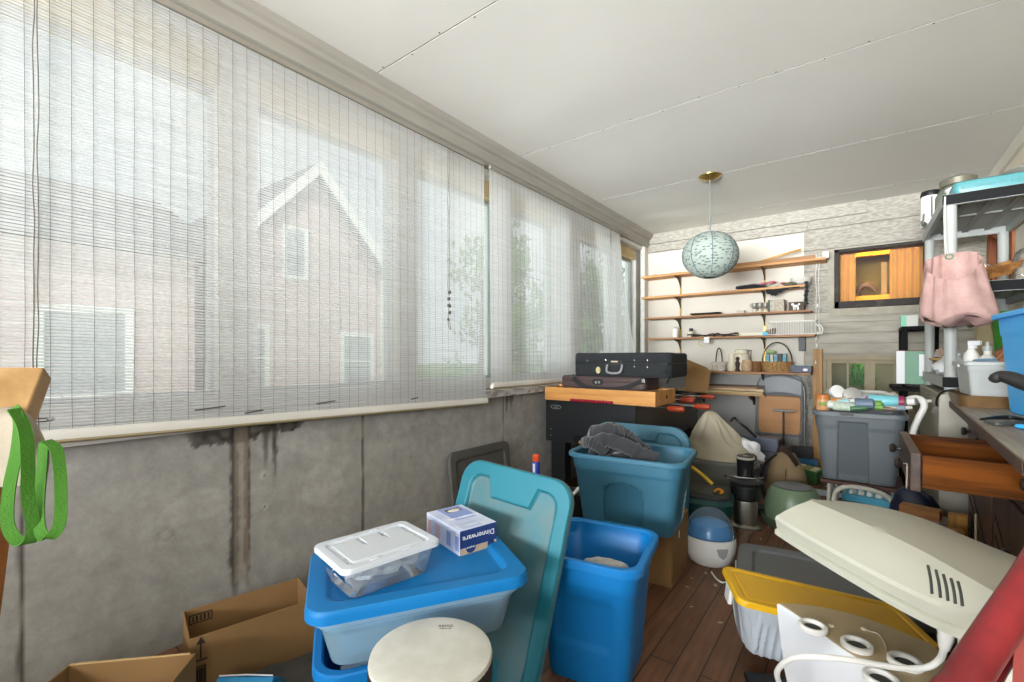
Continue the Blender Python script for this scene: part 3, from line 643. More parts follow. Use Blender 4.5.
# --- cardboard box along the wall
def marks(mb, yface, sgn, w, h, items):
    for kind, x, z, s in items:
        if kind == 'arrow':
            mb.cbox((x, yface, z), (.004, .0012, .05)).cbox((x, yface, z-.03), (.034, .0012, .004))
            mb.add([(x-.012, yface-.0006, z+.02), (x+.012, yface-.0006, z+.02), (x, yface-.0006, z+.042), (x-.012, yface+.0006, z+.02), (x+.012, yface+.0006, z+.02), (x, yface+.0006, z+.042)], [(0, 1, 2), (3, 5, 4), (0, 3, 4, 1), (1, 4, 5, 2), (2, 5, 3, 0)])
        else:
            a, b = s
            for (p, q, c, d) in ((-a, -b, a, -b+.003), (-a, b-.003, a, b), (-a, -b, -a+.003, b), (a-.003, -b, a, b)): mb.box(x+p, yface-.0006, z+q, x+c, yface+.0006, z+d)
            for i in range(5):
                xx = lerp(-a, a, (i+1)/6); mb.box(x+xx-.0018-.0012*(i % 2), yface-.0006, z-b+.006, x+xx+.0022, yface+.0006, z+b-.006)
t = thing('cardboard_box', 'open brown cardboard box with black printed marks beneath the water-stained concrete wall', 'box', (-1.705, .725, 0), R(77))
carton(MB(), .372, .205, .192).build('carton', M_card, t, smooth=0, bevel=.001)
for y_, it_ in ((.0978, ('bars', -.135, .155, (.034, .016))), (-.1035, ('arrow', -.155, .148, 0)), (-.1035, ('bars', -.158, .055, (.017, .045)))):
    mb = MB(); marks(mb, y_, 1, .37, .19, [it_]); mb.build('printed_mark', M_ink, t, smooth=0)
# --- cardboard box cut by the lower edge
t = thing('cardboard_box', 'brown cardboard box with a torn pale top edge at the bottom left corner', 'box', (-1.59, .315, 0), R(46))
carton(MB(), .33, .22, .193).build('carton', M_card, t, smooth=0)
mb = MB()
for i in range(14):
    x0 = lerp(-.16, .15, i/14); h = .003+.004*abs(nz(i*1.7, 3)); mb.box(x0, .1055, .193, x0+.0225, .1105, .193+h)
mb.build('torn_edge', M_cardin, t, smooth=0)
# --- blue gift box tip
t = thing('folded_blue_bag', 'small folded shiny blue bag on the floor in front of the cardboard box', 'bag', (-1.475, .615, .0), R(38))
MB().prism_x([(-.075, .0), (.075, .0), (.055, .06), (.0, .10), (-.05, .06)], -.085, .085).build('folded_body', mat('shiny blue film', '2a8fc0', .25, var=.25, vscale=20), t, smooth=20, bevel=.004)
MB().tube([(-.08, 0, .1025), (0, .003, .1035), (.08, 0, .1025)], .002, 6).build('pale_cord', M_paper, t)
# --- dark sheet on the floor
mb = MB().grid(30, 22, lambda i, j: (lerp(-.42, .36, i), lerp(-.5, .34, j), .006+.004*nz(i*5, j*5)+.022*math.exp(-((j-.86)/.05)**2)+.012*math.exp(-((i-.5+.3*j)/.04)**2)))
o = mb.build('floor_mat', mat('dark dusty rubber', '55524d', .85, col2='3d3b38', vscale=7, bump=.2), solid=.004); place(o, (-1.40, .87, .001), R(62))
tag(o, 'dark dusty rubber mat with a raised fold beside the cardboard box', 'mat')
# dark foam roll standing behind the clear tub
t = thing('foam_roll', 'dark grey rolled pad between the cardboard box and the clear tub', 'roll', (-1.455, .985, .008), R(10))
MB().lathe([(.045, 0), (.052, .006), (.052, .14), (.046, .148), (.02, .148), (.02, .13)], 24).build('roll', M_dgrey, t)

# --- low blue tub carrying the clear tub
TR_ = R(58.5); TC = (-1.003, .868)
t = thing('storage_tote', 'open blue tub holding papers beneath the clear tub with the blue lid', 'storage tote', (*TC, .008), TR_, group='blue plastic storage tubs')
tote_body(MB().at((-.115, -.005, 0)), .30, .335, .315, .88, .06).build('tub', M_blue, t)
o = MB().box(-.20, -.115, 0, -.06, -.10, .27).build('paper_packet', M_paper, smooth=0); place(o, (TC[0], TC[1], .03), TR_); tag(o, 'white paper packet standing inside the lower blue tub', 'paper')
o = MB().box(-.12, -.132, .0, -.06, -.122, .262).build('black_folder', M_black, smooth=0); place(o, (TC[0], TC[1], .03), TR_); tag(o, 'black folder standing inside the lower blue tub', 'folder')
# --- clear tub with the blue lid
t = thing('storage_tote', 'cloudy clear tub with a bright blue lid carrying the plastic shoe box', 'storage tote', (*TC, .325), TR_)
tote_body(MB(), .530, .358, .128, .9, .05, rim=.014, lip=.016).build('tub', M_ctote, t)
def rec1(x, y): return step(sdrr(x, y, .455, .285, .035), .008)
lid_shape(MB().at((0, 0, .1315)), .560, .386, .055, .0305, rec1, .013).build('lid', M_lidblue, t)
# contents seen dimly through the tub
o = crumple((0, 0, .04), (.2, .12, .05), .15, 16, 3, 36, 20, .0).build('folded_cloth', mat('pale blue cloth', 'b5d3e2', .9, var=.2, vscale=14)); place(o, (TC[0], TC[1], .348), TR_); tag(o, 'pale blue folded cloth dimly seen inside the clear tub', 'cloth')

# --- clear shoe box full of film
SB = (-1.04, .768, .4745); SR = R(80)
t = thing('plastic_box', 'clear plastic shoe box with a white ribbed lid on the bright blue lid', 'plastic box', SB, SR)
tote_body(MB(), .262, .196, .078, .88, .02, rim=.006, lip=.008, th=.0015).build('box_body', M_cclear, t)
mb = MB()
def rec2(x, y):
    e = step(sdrr(x, y, .225, .16, .012), .004); rib = 0
    for xx in (-.028, .038): 
        if abs(x-xx) < .0055 and .012 < y < .075: rib = 1
    return e-.9*e*step(sdrr(x, y, .205, .14, .008), .004)+rib*1.6
lid_shape(mb.at((0, 0, .0745)), .276, .208, .022, .014, rec2, .006, nr=110, ns=44)
mb.build('lid', M_cwhite, t)
for (x, y) in ((-.04, .085), (.028, .085), (-.055, -.088), (.035, -.088)): MB().cbox((x, y, .0885), (.022, .009, .006)).build('lid_clip', M_cwhite, t, smooth=0, bevel=.002)
mb = MB().at((-.055, .045, .0862)).lathe([(.0105, 0), (.0105, .0008)], 20); mb.build('round_sticker', mat('faded orange sticker', 'eaa77a', .7), t)
for k, (x, y, s) in enumerate(((-.062, -.02, .052), (.02, .02, .05), (.072, -.025, .042), (-.01, -.04, .04))):
    o = crumple((0, 0, .036), (s, s*.9, .034), .55, 32, k*7.1, 38, 26, .004, .066).build('crumpled_bag', M_film, smooth=0)
    ca, sa = math.cos(SR), math.sin(SR); place(o, (SB[0]+x*ca-y*sa, SB[1]+x*sa+y*ca, SB[2]+.021), SR)
    tag(o, 'crumpled clear plastic bag packed inside the lidded shoe box', 'plastic bag', 'film bags in the shoe box')

# --- dinnerware carton
t = thing('dinnerware_box', 'small white and navy printed dinnerware box standing upside down on the blue lid', 'box', (-1.025, 1.075, .4745), R(75))
M_dw = mat('printed carton lavender white', 'd9dcea', .5, var=.12, vscale=14, col2='b9c1dc'); M_navy = mat('navy print', '22376e', .5, var=.1); M_dtan = mat('beige print', 'c8b192', .6, var=.3, vscale=40); M_mblue = mat('periwinkle print', '8c9bd0', .5, var=.15)
hw, hd, hh = .067, .105, .074
mb = MB().box(-hw, -hd, 0, hw, hd, hh); mb.build('carton', M_dw, t, smooth=0, bevel=.001)
mb = MB().box(-hw+.001, -hd-.0008, .021, hw-.001, -hd, hh-.0005).mat(1).box(-hw+.001, -hd-.0006, .001, hw-.001, -hd, .021)
mb.mat(0).at((-.028, -hd-.0005, .02), R(90)).prism([(.018*math.cos(a), .018*math.sin(a)) for a in [q*PI/8 for q in range(16)]], -.0, .0006)
mb.at((.045, -hd-.0005, .014), R(90)).prism([(.013*math.cos(a), .01*math.sin(a)) for a in [q*PI/8 for q in range(16)]], 0, .0006)
mb.at(); mb.build('end_print', [M_navy, M_dtan], t, smooth=0)
mb = MB().at((.0, -hd-.0012, .049), R(90), 0, 0).text('Dinnerware', .024, (0, 0, 0), (0, 0, PI), .0003)
mb.at(); mb.build('lettering', M_paper, t, smooth=0); mb = MB().at((0, -hd-.0012, .013), R(90)).text('16-piece', .009, (-.028, .006, 0), (0, 0, PI), .0003); mb.at(); mb.build('lettering', M_paper, t, smooth=0)
mb = MB().box(-.03, -.02, hh, .05, .1, hh+.0006).mat(1).box(-.05, -.1, hh, .02, -.05, hh+.0006); mb.build('top_print', [M_mblue, M_navy if False else mat('grey lilac print', 'bcc3dd', .5)], t, smooth=0)
mb = MB().at((.008, -.005, hh+.0009)).text('DINNERWARE', .019, (0, 0, 0), (0, 0, PI), .0003, sx=.9); mb.at(); mb.build('lettering', M_paper, t, smooth=0); mb = MB().at((-.005, -.075, hh+.0009)).text('service for 4', .009, (0, 0, 0), (0, 0, PI), .0003); mb.at(); mb.build('lettering', M_paper, t, smooth=0)
mb = MB().prism(rr(.055, .03, .004, 3, .012, .068), hh+.0007, hh+.0012).mat(1).at((.012, .063, hh+.001)).prism([(.022*math.cos(a), .012+.012*math.sin(a)-.012) for a in [q*PI/10 for q in range(20)]], 0, .0008)
mb.at(); mb.build('bowl_picture', [mat('picture dark', '5e5648', .6), mat('picture cream bowl', 'e6dfcd', .6)], t, smooth=0)
for y, w_, c in ((-.09, .02, 0), (-.04, .025, 0), (.03, .03, 1), (.085, .02, 1)): MB().box(-hw-.0006, y-w_/2, .012, -hw, y+w_/2, .055).build('side_print', [M_mblue, mat('pink print', 'd8b3b8', .6)][c], t, smooth=0)

# --- drum
t = thing('hand_drum', 'round hand drum with a cream skin head in front of the clear tub', 'drum', (-.715, .662, 0))
M_shell = mat('dark patterned drum shell', '3a2018', .6, col2='6b4a2a', vscale=30, contrast=(.45, .6))
MB().lathe([(.115, 0), (.118, .01), (.116, .12), (.119, .30), (.122, .425)], 48).build('shell', M_shell, t)
MB().lathe([(.1235, .398), (.128, .40), (.129, .43), (.1275, .44), (.123, .4405), (.1225, .43)], 48, cap=False).build('hoop', mat('drum hoop dark', '241a14', .5), t)
M_skin = mat('cream drum skin', 'd0cdc3', .6, col2='c0bdb1', vscale=9, contrast=(.4, .62), detail=6)
MB().lathe([(.1265, .428), (.1275, .440), (.1255, .4485), (.12, .4505), (.06, .4508), (.001, .4508)], 64).build('drum_head', M_skin, t)
MB().at((-.038, .079, .4512), 0, 0, YAW+R(2)).text('REMO', .0125, (0, .0, 0), (0, 0, 0), .0002).text('weather king', .005, (0, -.009, 0), (0, 0, 0), .0002).build('lettering', mat('grey print', '6c685d', .8), t, smooth=0)

# --- big blue lid standing on end
def endnotch(x, y, W, D, inset, nw, nd, r=.05, both=True):
    e = sdrr(x, y, W-2*inset, D-2*inset, r)
    for s in ((1, -1) if both else (1,)):
        yy = D/2-inset-s*y           # distance in from that end
        half = nw-.35*max(0, yy)     # notch narrows
        e2 = max(abs(x)-half, yy-nd)
        e = max(e, -e2)
    return step(e, .005)
t = thing('tote_lid', 'big teal blue tote lid standing on end with a dusty sunken face', 'lid', (-.962, 1.085, .012), R(2), rx=R(90-17.6))
lidmat, nt, b, out = _nodes('dusty teal lid'); N = nt.nodes; L = nt.links
tc = N.new('ShaderNodeTexCoord'); sp = N.new('ShaderNodeSeparateXYZ'); L.new(tc.outputs['Object'], sp.inputs[0])
mr = N.new('ShaderNodeMapRange'); mr.inputs[1].default_value = .0135; mr.inputs[2].default_value = .020; mr.inputs[3].default_value = 1; mr.inputs[4].default_value = 0; L.new(sp.outputs['Z'], mr.inputs[0])
nn = N.new('ShaderNodeTexNoise'); nn.inputs['Scale'].default_value = 6; nn.inputs['Detail'].default_value = 5; L.new(tc.outputs['Object'], nn.inputs['Vector'])
mm = N.new('ShaderNodeMath'); mm.operation = 'MULTIPLY'; L.new(mr.outputs[0], mm.inputs[0]); 
m3 = N.new('ShaderNodeMapRange'); m3.inputs[1].default_value = .35; m3.inputs[2].default_value = .65; m3.inputs[3].default_value = .35; m3.inputs[4].default_value = .95; L.new(nn.outputs['Fac'], m3.inputs[0]); L.new(m3.outputs[0], mm.inputs[1])
mx = N.new('ShaderNodeMix'); mx.data_type = 'RGBA'; mx.inputs['A'].default_value = (*lin('18707f'), 1); mx.inputs['B'].default_value = (*lin('5f716f'), 1); L.new(mm.outputs[0], mx.inputs['Factor']); L.new(mx.outputs['Result'], b.inputs['Base Color']); b.inputs['Roughness'].default_value = .5
lid_shape(MB().at((0, .345, 0), 0, 0, R(-3.5)), .46, .69, .075, .026, lambda x, y: endnotch(x, y, .46, .69, .05, .105, .065, .045), .012, nr=90, ns=40).build('lid_panel', lidmat, t)

# --- dark lid leaning on the wall
t = thing('tote_lid', 'dark grey tote lid leaning against the concrete wall', 'lid', (-1.90, 2.22, 0), R(89), rx=R(83))
lid_shape(MB().at((0, .245, 0)), .57, .48, .05, .024, lambda x, y: step(sdrr(x, y, .46, .37, .03), .007), .010).build('lid_panel', mat('dusty charcoal lid', '56544e', .65, var=.2, vscale=12), t)
# --- glue stick
t = thing('glue_bottle', 'small blue and orange glue stick standing behind the big teal lid', 'glue stick', (-1.36, 2.0, -.0))
mb = MB().lathe([(.017, 0), (.017, .43)], 16); mb.build('cardboard_core', M_card, t)
MB().at((0, 0, .43)).lathe([(.02, 0), (.02, .075), (.017, .08)], 18).build('barrel', mat('royal blue print', '2442a8', .4), t)
MB().at((0, 0, .51)).lathe([(.017, 0), (.0185, .004), (.0185, .03), (.014, .036)], 18).build('cap', mat('orange cap', 'e8542a', .4), t)
MB().at((-.0, 0, .455)).box(-.006, -.0212, 0, .006, -.019, .045).build('barrel_print', M_paper, t, smooth=0)
# --- small black pail with odds and ends
t = thing('waste_bin', 'small black bin of odds and ends behind the big teal lid', 'bin', (-1.485, 2.62, 0))
MB().lathe([(.075, 0), (.078, .004), (.095, .17), (.102, .175), (.102, .182), (.093, .182), (.076, .01)], 24).build('bin_body', M_black, t)
o = MB().tube([(-.06, .0, .0), (.05, .03, .13)], .012, 8).build('white_tube', M_white2); place(o, (-1.485, 2.62, .10)); tag(o, 'white tube sticking out of the small black bin', 'tube')
o = MB().tube([(0.02, -.05, .0), (.04, .03, .14)], .006, 8).build('black_pen', M_black); place(o, (-1.465, 2.60, .10)); tag(o, 'black pen sticking out of the small black bin', 'pen')
# --- open blue tote
BT = (-.735, 1.46); BR_ = R(10)
t = thing('storage_tote', 'deep bright blue open tote with a grey brush inside', 'storage tote', (*BT, 0), BR_, group='blue plastic storage tubs')
def dent_blue(x, y, z): return .006*step(max(abs(x)-.09, abs(z-.17)-.12), .012) if abs(y) > .15 else .0
tote_body(MB(), .375, .385, .42, .82, .055, dent=dent_blue, nl=30, ns=24, zin=.02).build('tub', M_blue, t)
o = crumple((0, 0, 0), (.075, .026, .022), .12, 40, 3, 40, 20).build('scrub_brush', mat('grey white bristle', 'c9c8c2', .95, var=.25, vscale=60, bump=.5, bscale=300)); place(o, (-.695, 1.445, .35), R(15)); tag(o, 'grey white bristly brush head lying in the deep blue tote', 'brush')
o = crumple((0, 0, .15), (.125, .12, .15), .08, 6, 9, 30, 20, .0).build('blue_cloth_bundle', mat('dark blue cloth', '1b5f9c', .9, var=.2)); place(o, (-.735, 1.46, .022), R(5)); tag(o, 'dark blue cloth bundle filling the deep blue tote', 'cloth')

# --- slate blue tote on its cardboard box
t = thing('cardboard_box', 'closed brown cardboard box carrying the slate blue tote', 'box', (-.895, 2.255, 0), R(3))
carton(MB(), .40, .31, .275).build('carton', M_card, t, smooth=0, bevel=.002)
MB().box(-.198, -.153, .2755, .198, -.002, .2795).box(-.198, .002, .2755, .198, .153, .2795).build('top_flap', M_card, t, smooth=0)
MB().box(.2005, -.15, .06, .204, .10, .16).build('side_flap', M_card, t, smooth=0)
MB().box(.2008, -.03, .19, .2016, -.015, .225).build('paper_mark', M_paper, t, smooth=0)
TT = (-.862, 2.09); TTR = R(7)
t = thing('storage_tote', 'slate blue open tote with a grey jacket spilling out on a cardboard box', 'storage tote', (TT[0], TT[1], .2805), TTR, group='blue plastic storage tubs')
def dent_teal(x, y, z):
    if abs(y) < .12: return .007*step(max(abs(y)-.06, abs(z-.12)-.09), .01)
    return .020*step(max(abs(x)-.085+.10*max(0, z-.13), -(z-.03), z-.215+4.*x*x), .004)
tote_body(MB(), .535, .41, .335, .84, .06, dent=dent_teal, rim=.02, lip=.02, ns=44, nl=46).build('tub', M_teal, t)
MB().at((.2375, -.03, .125), 0, R(7), 0).cbox((0, 0, 0), (.0015, .03, .12)).build('sticker', mat('pale printed sticker', 'c8cfd2', .6, col2='5b6a72', vscale=90), t, smooth=0)
M_jkt = mat('grey fleece', '303134', .95, var=.3, vscale=18, sheen=.4, bump=.3, bscale=120)
t = thing('fleece_jacket', 'crumpled grey fleece jacket stuffed into the slate blue tote', 'jacket', (-.945, 2.085, .31), TTR)
def jk(i, j):
    a = i*2*PI; k = j; x, y = .155*k**.8*math.cos(a), .125*k**.8*math.sin(a)
    h = .335-.10*k**2-.16*max(0, k-.8)*5*.5
    f = .045*nz(x*11+2, y*11, 5)+.030*math.sin(14*math.hypot(x+.04, y+.03)*6+3*math.sin(2*a))*(.3+.7*k)+.018*abs(nz(x*26, y*26, 2))
    return (x, y, h+f*(1-.3*k)+(.02 if x < -.05 else 0))
mb = MB().grid(90, 34, jk); mb.build('jacket_body', M_jkt, t, solid=.005)
def roll(pts, r0, fl=.5, seed=0, n=56):
    P = [p+Vector((0, 0, .028)) for p in bez(pts, n)]; return MB().tube(P, [r0*(1+.28*nz(k*.33, seed)+.18*math.sin(k*.8+seed)*nz(k*.11, seed+3)) for k in range(len(P))], 14, flat=fl)
roll([(-.10, -.09, .30), (-.02, -.115, .335), (.06, -.105, .32), (.14, -.09, .285), (.21, -.08, .255)], .034, .55, 2).build('sleeve', M_jkt, t)
roll([(-.13, .0, .32), (-.09, -.075, .355), (-.02, -.085, .375), (.03, -.03, .365), (-.02, .05, .355)], .036, .5, 5).build('hood', M_jkt, t)
roll([(-.02, .02, .36), (.05, -.01, .355), (.11, -.04, .32), (.17, -.05, .285)], .026, .5, 8).build('sleeve', M_jkt, t)
roll([(-.15, -.06, .30), (-.10, -.11, .315), (-.05, -.12, .30), (-.02, -.11, .27)], .026, .5, 11).build('collar', M_jkt, t)
o = crumple((0, 0, .05), (.11, .12, .10), .15, 9, 4, 26, 16, .0).build('black_garment', mat('black cloth', '25262a', .95, var=.2)); place(o, (-.765, 2.09, .375)); tag(o, 'black garment under the grey jacket in the slate blue tote', 'garment')
# its lid standing behind
t = thing('tote_lid', 'slate blue tote lid standing upright behind the slate blue tote', 'lid', (-1.065, 2.60, .0), R(4), rx=R(80))
lid_shape(MB().at((0, .325, 0)), .60, .66, .11, .026, lambda x, y: endnotch(x, y, .60, .66, .045, .12, .05, .08), .010, nr=80, ns=34).build('lid_panel', mat('slate blue lid', '3a7086', .5, var=.15, vscale=8), t)

# --- foosball table
t = thing('foosball_table', 'black foosball table with orange rod handles beside the window wall', 'game table', (-1.585, 3.0, 0))
M_tblk = mat('black laminate', '1b1d1f', .35, var=.1, bump=.02)
fx, L_ = .362, 1.5
mb = MB().box(-fx, 0, .408, fx, .018, .728).box(-fx, L_-.018, .408, fx, L_, .728).box(-fx, .018, .408, -fx+.018, L_-.018, .728).box(fx-.018, .018, .408, fx, L_-.018, .728).box(-fx+.018, .018, .47, fx-.018, L_-.018, .49)
mb.build('cabinet', M_tblk, t, smooth=0, bevel=.002)
for (x, y) in ((-.285, .10), (.285, .10), (-.285, L_-.1), (.285, L_-.1)): MB().cbox((x, y, .204), (.12, .10, .408)).build('leg', M_tblk, t, smooth=0, bevel=.003)
mb = MB().at((-.06, -.0005, .442), R(90)); mb.prism(rr(.115, .062, .029, 8), 0, .004); mb.build('ball_return_recess', mat('recess black', '070707', .9), t)
MB().at((-.06, -.001, .42)).ball((0, -.004, .006), .012, 12, 8).build('ball', mat('tan ball', 'c9a878', .5), t)
mb = MB().at((-.272, -.0012, .672), R(90)); mb.tube([(.045*math.cos(a)*1, .014*math.sin(a), 0) for a in [q*2*PI/28 for q in range(28)]], .0018, 6, loop=True).text('sports', .016, (0, 0, 0), (0, 0, 0), .0006); mb.build('badge', mat('grey badge print', '8c8d8c', .5), t)
mb = MB()
for z in (.45, .50): mb.at((-.315, -.001, z), R(90)).lathe([(.005, 0), (.005, .002)], 10)
mb.build('screw', M_chrome, t)
M_hand = mat('orange brown handle', 'a63e1e', .35, var=.25, vscale=25)
for (y, xo, z) in ((.17, .165, .702), (.40, .275, .705), (.80, .05, .702), (1.02, .0, .702), (1.25, .10, .702)):
    r_ = MB().at((0, y, z), 0, R(90)).lathe([(.0075, -fx-.02), (.0075, fx+xo)], 12).build('rod', M_chrome, t)
    MB().at((fx+xo, y, z), 0, R(90)).lathe([(.012, 0), (.017, .008), (.019, .05), (.0205, .08), (.0185, .105), (.012, .113)], 14).build('handle', M_hand, r_)
# pine tray on top
M_pine = wood('honey pine', 'd29a55', 'b97c3c', 'X', 5, .5)
t = thing('pine_tray', 'shallow honey pine box with red counter beads across the foosball table', 'wooden box', (-1.495, 2.95, .7295))
mb = MB().box(-.43, 0, 0, .43, .02, .098).box(-.43, .385, 0, .43, .405, .098).box(-.43, .02, 0, -.41, .385, .098).box(.41, .02, 0, .43, .385, .098).box(-.41, .02, .07, .41, .385, .08)
mb.build('tray_frame', M_pine, t, smooth=0, bevel=.002)
mb = MB().at((.4302, .1, .05), 0, R(90)).lathe([(.008, 0), (.008, .003)], 12); mb.build('screw', M_chrome, t)
MB().at((.4302, .22, .052), 0, R(90)).lathe([(.014, 0), (.014, .002)], 14).build('dark_knot', mat('knot hole', '3a2413', .9), t)
ro = MB().at((-.205, -.012, .011), 0, R(90)).lathe([(.003, 0), (.003, .345)], 8).build('counter_wire', M_chrome, t)
for k in range(16):
    MB().at((-.2+.021*k, -.012, .011), 0, R(90)).lathe([(.004, 0), (.0105, .003), (.0115, .009), (.0105, .016), (.004, .019)], 12).build('bead', mat('crimson bead', 'a01e34', .35), ro)
# small blocks lying on the tray
for k, (x, y) in enumerate(((-1.86, 3.10), (-1.80, 3.18), (-1.72, 3.10))):
    o = MB().cbox((0, 0, .008), (.05, .018, .016)).build('wood_scrap', M_pine, smooth=0, bevel=.001); place(o, (x, y, .8285), R(20+40*k)); tag(o, 'small pine scrap lying on the honey pine box by the cases', 'wood scrap', 'pine scraps beside the cases')

# --- instrument cases
M_case = mat('black canvas', '26292b', .9, var=.15, vscale=30, bump=.25, bscale=260)
M_brown = mat('brown case vinyl', '4a3a38', .55, var=.12, vscale=10)
def case(name, lab, loc, rz, w, d, h, m, soft):
    t = thing(name, lab, 'instrument case', loc, rz, group='instrument cases on the pine box')
    o = rdense(w, d, .035, 10, 5); nlev = [(0, .965), (.008, .992), (.02, 1), (h*.55-.004, 1.0), (h*.55, .988), (h*.55+.004, 1.0), (h-.02, 1), (h-.008, .992), (h, .96)]
    MB().loft([[(x*k, y*k, z+(.006*nz(x*9, y*9, z*20)*soft if z > h*.5 else 0)) for x, y in o] for z, k in nlev]).build('case_shell', m, t)
    return t
t = case('instrument_case', 'flat brown violin case under the black one on the pine box', (-1.475, 3.13, .8285), R(1), .66, .30, .088, M_brown, 0); SHF = -.03
mb = MB().at((-.02, -.152, .05), R(90)).prism(rr(.085, .042, .018, 6), 0, .003).mat(1)
for x in (-.012, .012): mb.at((-.02+x, -.1555, .046), R(90)).prism(rr(.018, .018, .004, 4), 0, .003)
mb.at(); mb.build('latch_plate', [M_black, M_chrome], t, smooth=0)
mb = MB().ribbon(bez([(-.22, -.156, .085), (-.2, -.17, .06), (-.12, -.172, .018), (-.02, -.176, .004), (.1, -.176, .003), (.2, -.17, .02), (.31, -.158, .07)], 40), .03, .004, (0, 0, 1)); mb.build('shoulder_strap', mat('dark strap webbing', '2c2a2b', .9), t, smooth=0)
MB().at((-.215, -.158, .082)).ball((0, 0, 0), (.018, .012, .02), 10, 8).build('strap_clip', M_dgrey, t)
MB().at((.315, -.158, .068)).cbox((0, 0, 0), (.022, .008, .03)).build('metal_clip', M_chrome, t, smooth=0, bevel=.003)
t = case('instrument_case', 'thick black canvas violin case on top of the brown one', (-1.335, 3.185, .9175), R(1.5), .705, .42, .168, M_case, 1)
mb = MB().at((-.03, -.2115, .01)); mb.tube(bez([(-.055, -.004, .075), (-.053, -.02, .035), (-.03, -.026, .018), (.03, -.026, .018), (.053, -.02, .035), (.055, -.004, .075)], 30), .008, 8); mb.build('carry_handle', mat('grey rubber handle', '8f9193', .5), t)
mb = MB().at((-.03, -.2125, .098), R(90)).prism(rr(.1, .035, .012, 5), -.002, .006); mb.build('handle_wrap', M_black, t, smooth=0)
MB().at((-.03, -.2195, .107), R(90)).prism(rr(.05, .010, .004, 4), 0, .001).build('stitched_label', mat('pale gold label', 'c9bf9a', .7), t, smooth=0)
MB().at((-.155, -.2125, .045), R(90)).prism([(.0175*math.cos(a), .024*math.sin(a)) for a in [q*PI/10 for q in range(20)]], 0, .003).build('oval_badge', mat('cream badge', 'd9cf9f', .5, col2='a3945c', vscale=60), t, smooth=0)
for (x, z) in ((-.24, .10), (-.1, .105), (.11, .105), (.2, .105), (.2, .06), (.11, .06)): MB().at((x, -.2115, z+.012), R(90)).lathe([(.0045, 0), (.0045, .003), (.002, .004)], 10).build('rivet', M_chrome, t)
mb = MB(); o_ = rdense(.707, .422, .036, 10, 5); mb.tube([(x, y, .094) for x, y in o_], .0028, 6, loop=True); mb.build('zip', M_black, t)
MB().tube(bez([(.32, -.212, .05), (.34, -.226, .03), (.345, -.222, .0), (.33, -.216, -.03)], 12), .006, 6).build('strap_end', M_black, t)
# cardboard offcut behind the cases
o = MB().prism_y([(-.13, 0), (.085, -.0), (.105, .19), (.06, .23), (-.13, .305)], 0, .005).build('cardboard_sheet', M_card, smooth=0); place(o, (-1.185, 4.40, .7295), R(-8), R(-6)); tag(o, 'bent cardboard offcut standing behind the black violin case', 'cardboard')

# --- bench plank, canvas bag and its green straps at the left edge
CR = Vector((_R[0], _R[1], 0)); CF = Vector((_F[0], _F[1], 0)); UP = Vector((0, 0, 1))
t = thing('wooden_bench', 'pale pine plank end poking in at the left edge', 'bench', (0, 0, 0))
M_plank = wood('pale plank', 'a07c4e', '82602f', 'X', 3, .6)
A = onW(44, 367, .86); B = onW(24, 418, .74); nrm = (B-A).cross(CR).normalized(); 
if nrm.z < 0: nrm = -nrm
th = nrm*-.028
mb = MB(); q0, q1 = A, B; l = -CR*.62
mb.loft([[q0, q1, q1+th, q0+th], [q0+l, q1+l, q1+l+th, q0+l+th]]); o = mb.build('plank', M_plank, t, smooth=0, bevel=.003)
mb = MB(); c0 = onW(16, 424, .775); c1 = onW(-12, 424, .775); d0 = onW(-2, 490, .80); d1 = onW(-30, 490, .80)
e0 = d0+(d0-c0)*3.2; e1 = d1+(d1-c1)*3.2; e0.z = e1.z = 0
mb.loft([[c0, c1, c1+CF*.03, c0+CF*.03], [d0, d1, d1+CF*.03, d0+CF*.03], [e0, e1, e1+CF*.03, e0+CF*.03]]); mb.build('leg', wood('dark orange plank', 'a8692f', '7d4a1e', 'Z', 4), t, smooth=0)
t = thing('canvas_bag', 'beige canvas bag with hanging green straps on the plank end', 'bag', (0, 0, 0))
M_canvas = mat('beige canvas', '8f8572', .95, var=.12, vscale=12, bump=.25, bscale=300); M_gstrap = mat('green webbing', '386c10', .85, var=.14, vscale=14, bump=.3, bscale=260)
rows_ = [[(-25, 408), (0, 407), (14, 404), (28, 410), (36, 420)], [(-25, 415), (2, 411), (16, 409), (32, 420), (43, 432)], [(-25, 440), (4, 430), (18, 430), (36, 442), (50, 450)], [(-25, 466), (4, 460), (18, 458), (36, 464), (49, 468)], [(-25, 492), (0, 489), (16, 488), (34, 488), (45, 486)]]
dep = [.77, .725, .712, .715, .72]
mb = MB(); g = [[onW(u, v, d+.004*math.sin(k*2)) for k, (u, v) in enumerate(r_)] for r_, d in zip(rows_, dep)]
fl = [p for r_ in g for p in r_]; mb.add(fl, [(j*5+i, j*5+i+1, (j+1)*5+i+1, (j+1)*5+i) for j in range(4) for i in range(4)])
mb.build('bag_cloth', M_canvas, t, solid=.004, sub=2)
def strap(pts, w, wob=0):
    P = bez([onW(u, v, d) for u, v, d in pts], 60); sd = []
    for i in range(len(P)): a = i/len(P); sd.append(CR*math.cos(wob*a)+CF*math.sin(wob*a))
    return MB().ribbon(P, w, .0022, sd)
strap([(13, 408, .708), (19, 420, .700), (17, 450, .698), (9, 490, .70), (8, 525, .70), (19, 542, .697), (30, 541, .692), (33, 525, .69), (28, 495, .69), (28, 465, .69), (25, 430, .695), (14, 409, .70)], .0155, 1.2).build('green_strap', M_gstrap, t, smooth=30)
strap([(44, 442, .712), (42, 470, .708), (39, 505, .70), (40, 530, .692), (48, 538, .688), (59, 526, .69), (61, 500, .694), (60, 470, .70), (56, 449, .705), (46, 441, .71)], .0145, 1.0).build('green_strap', M_gstrap, t, smooth=30)
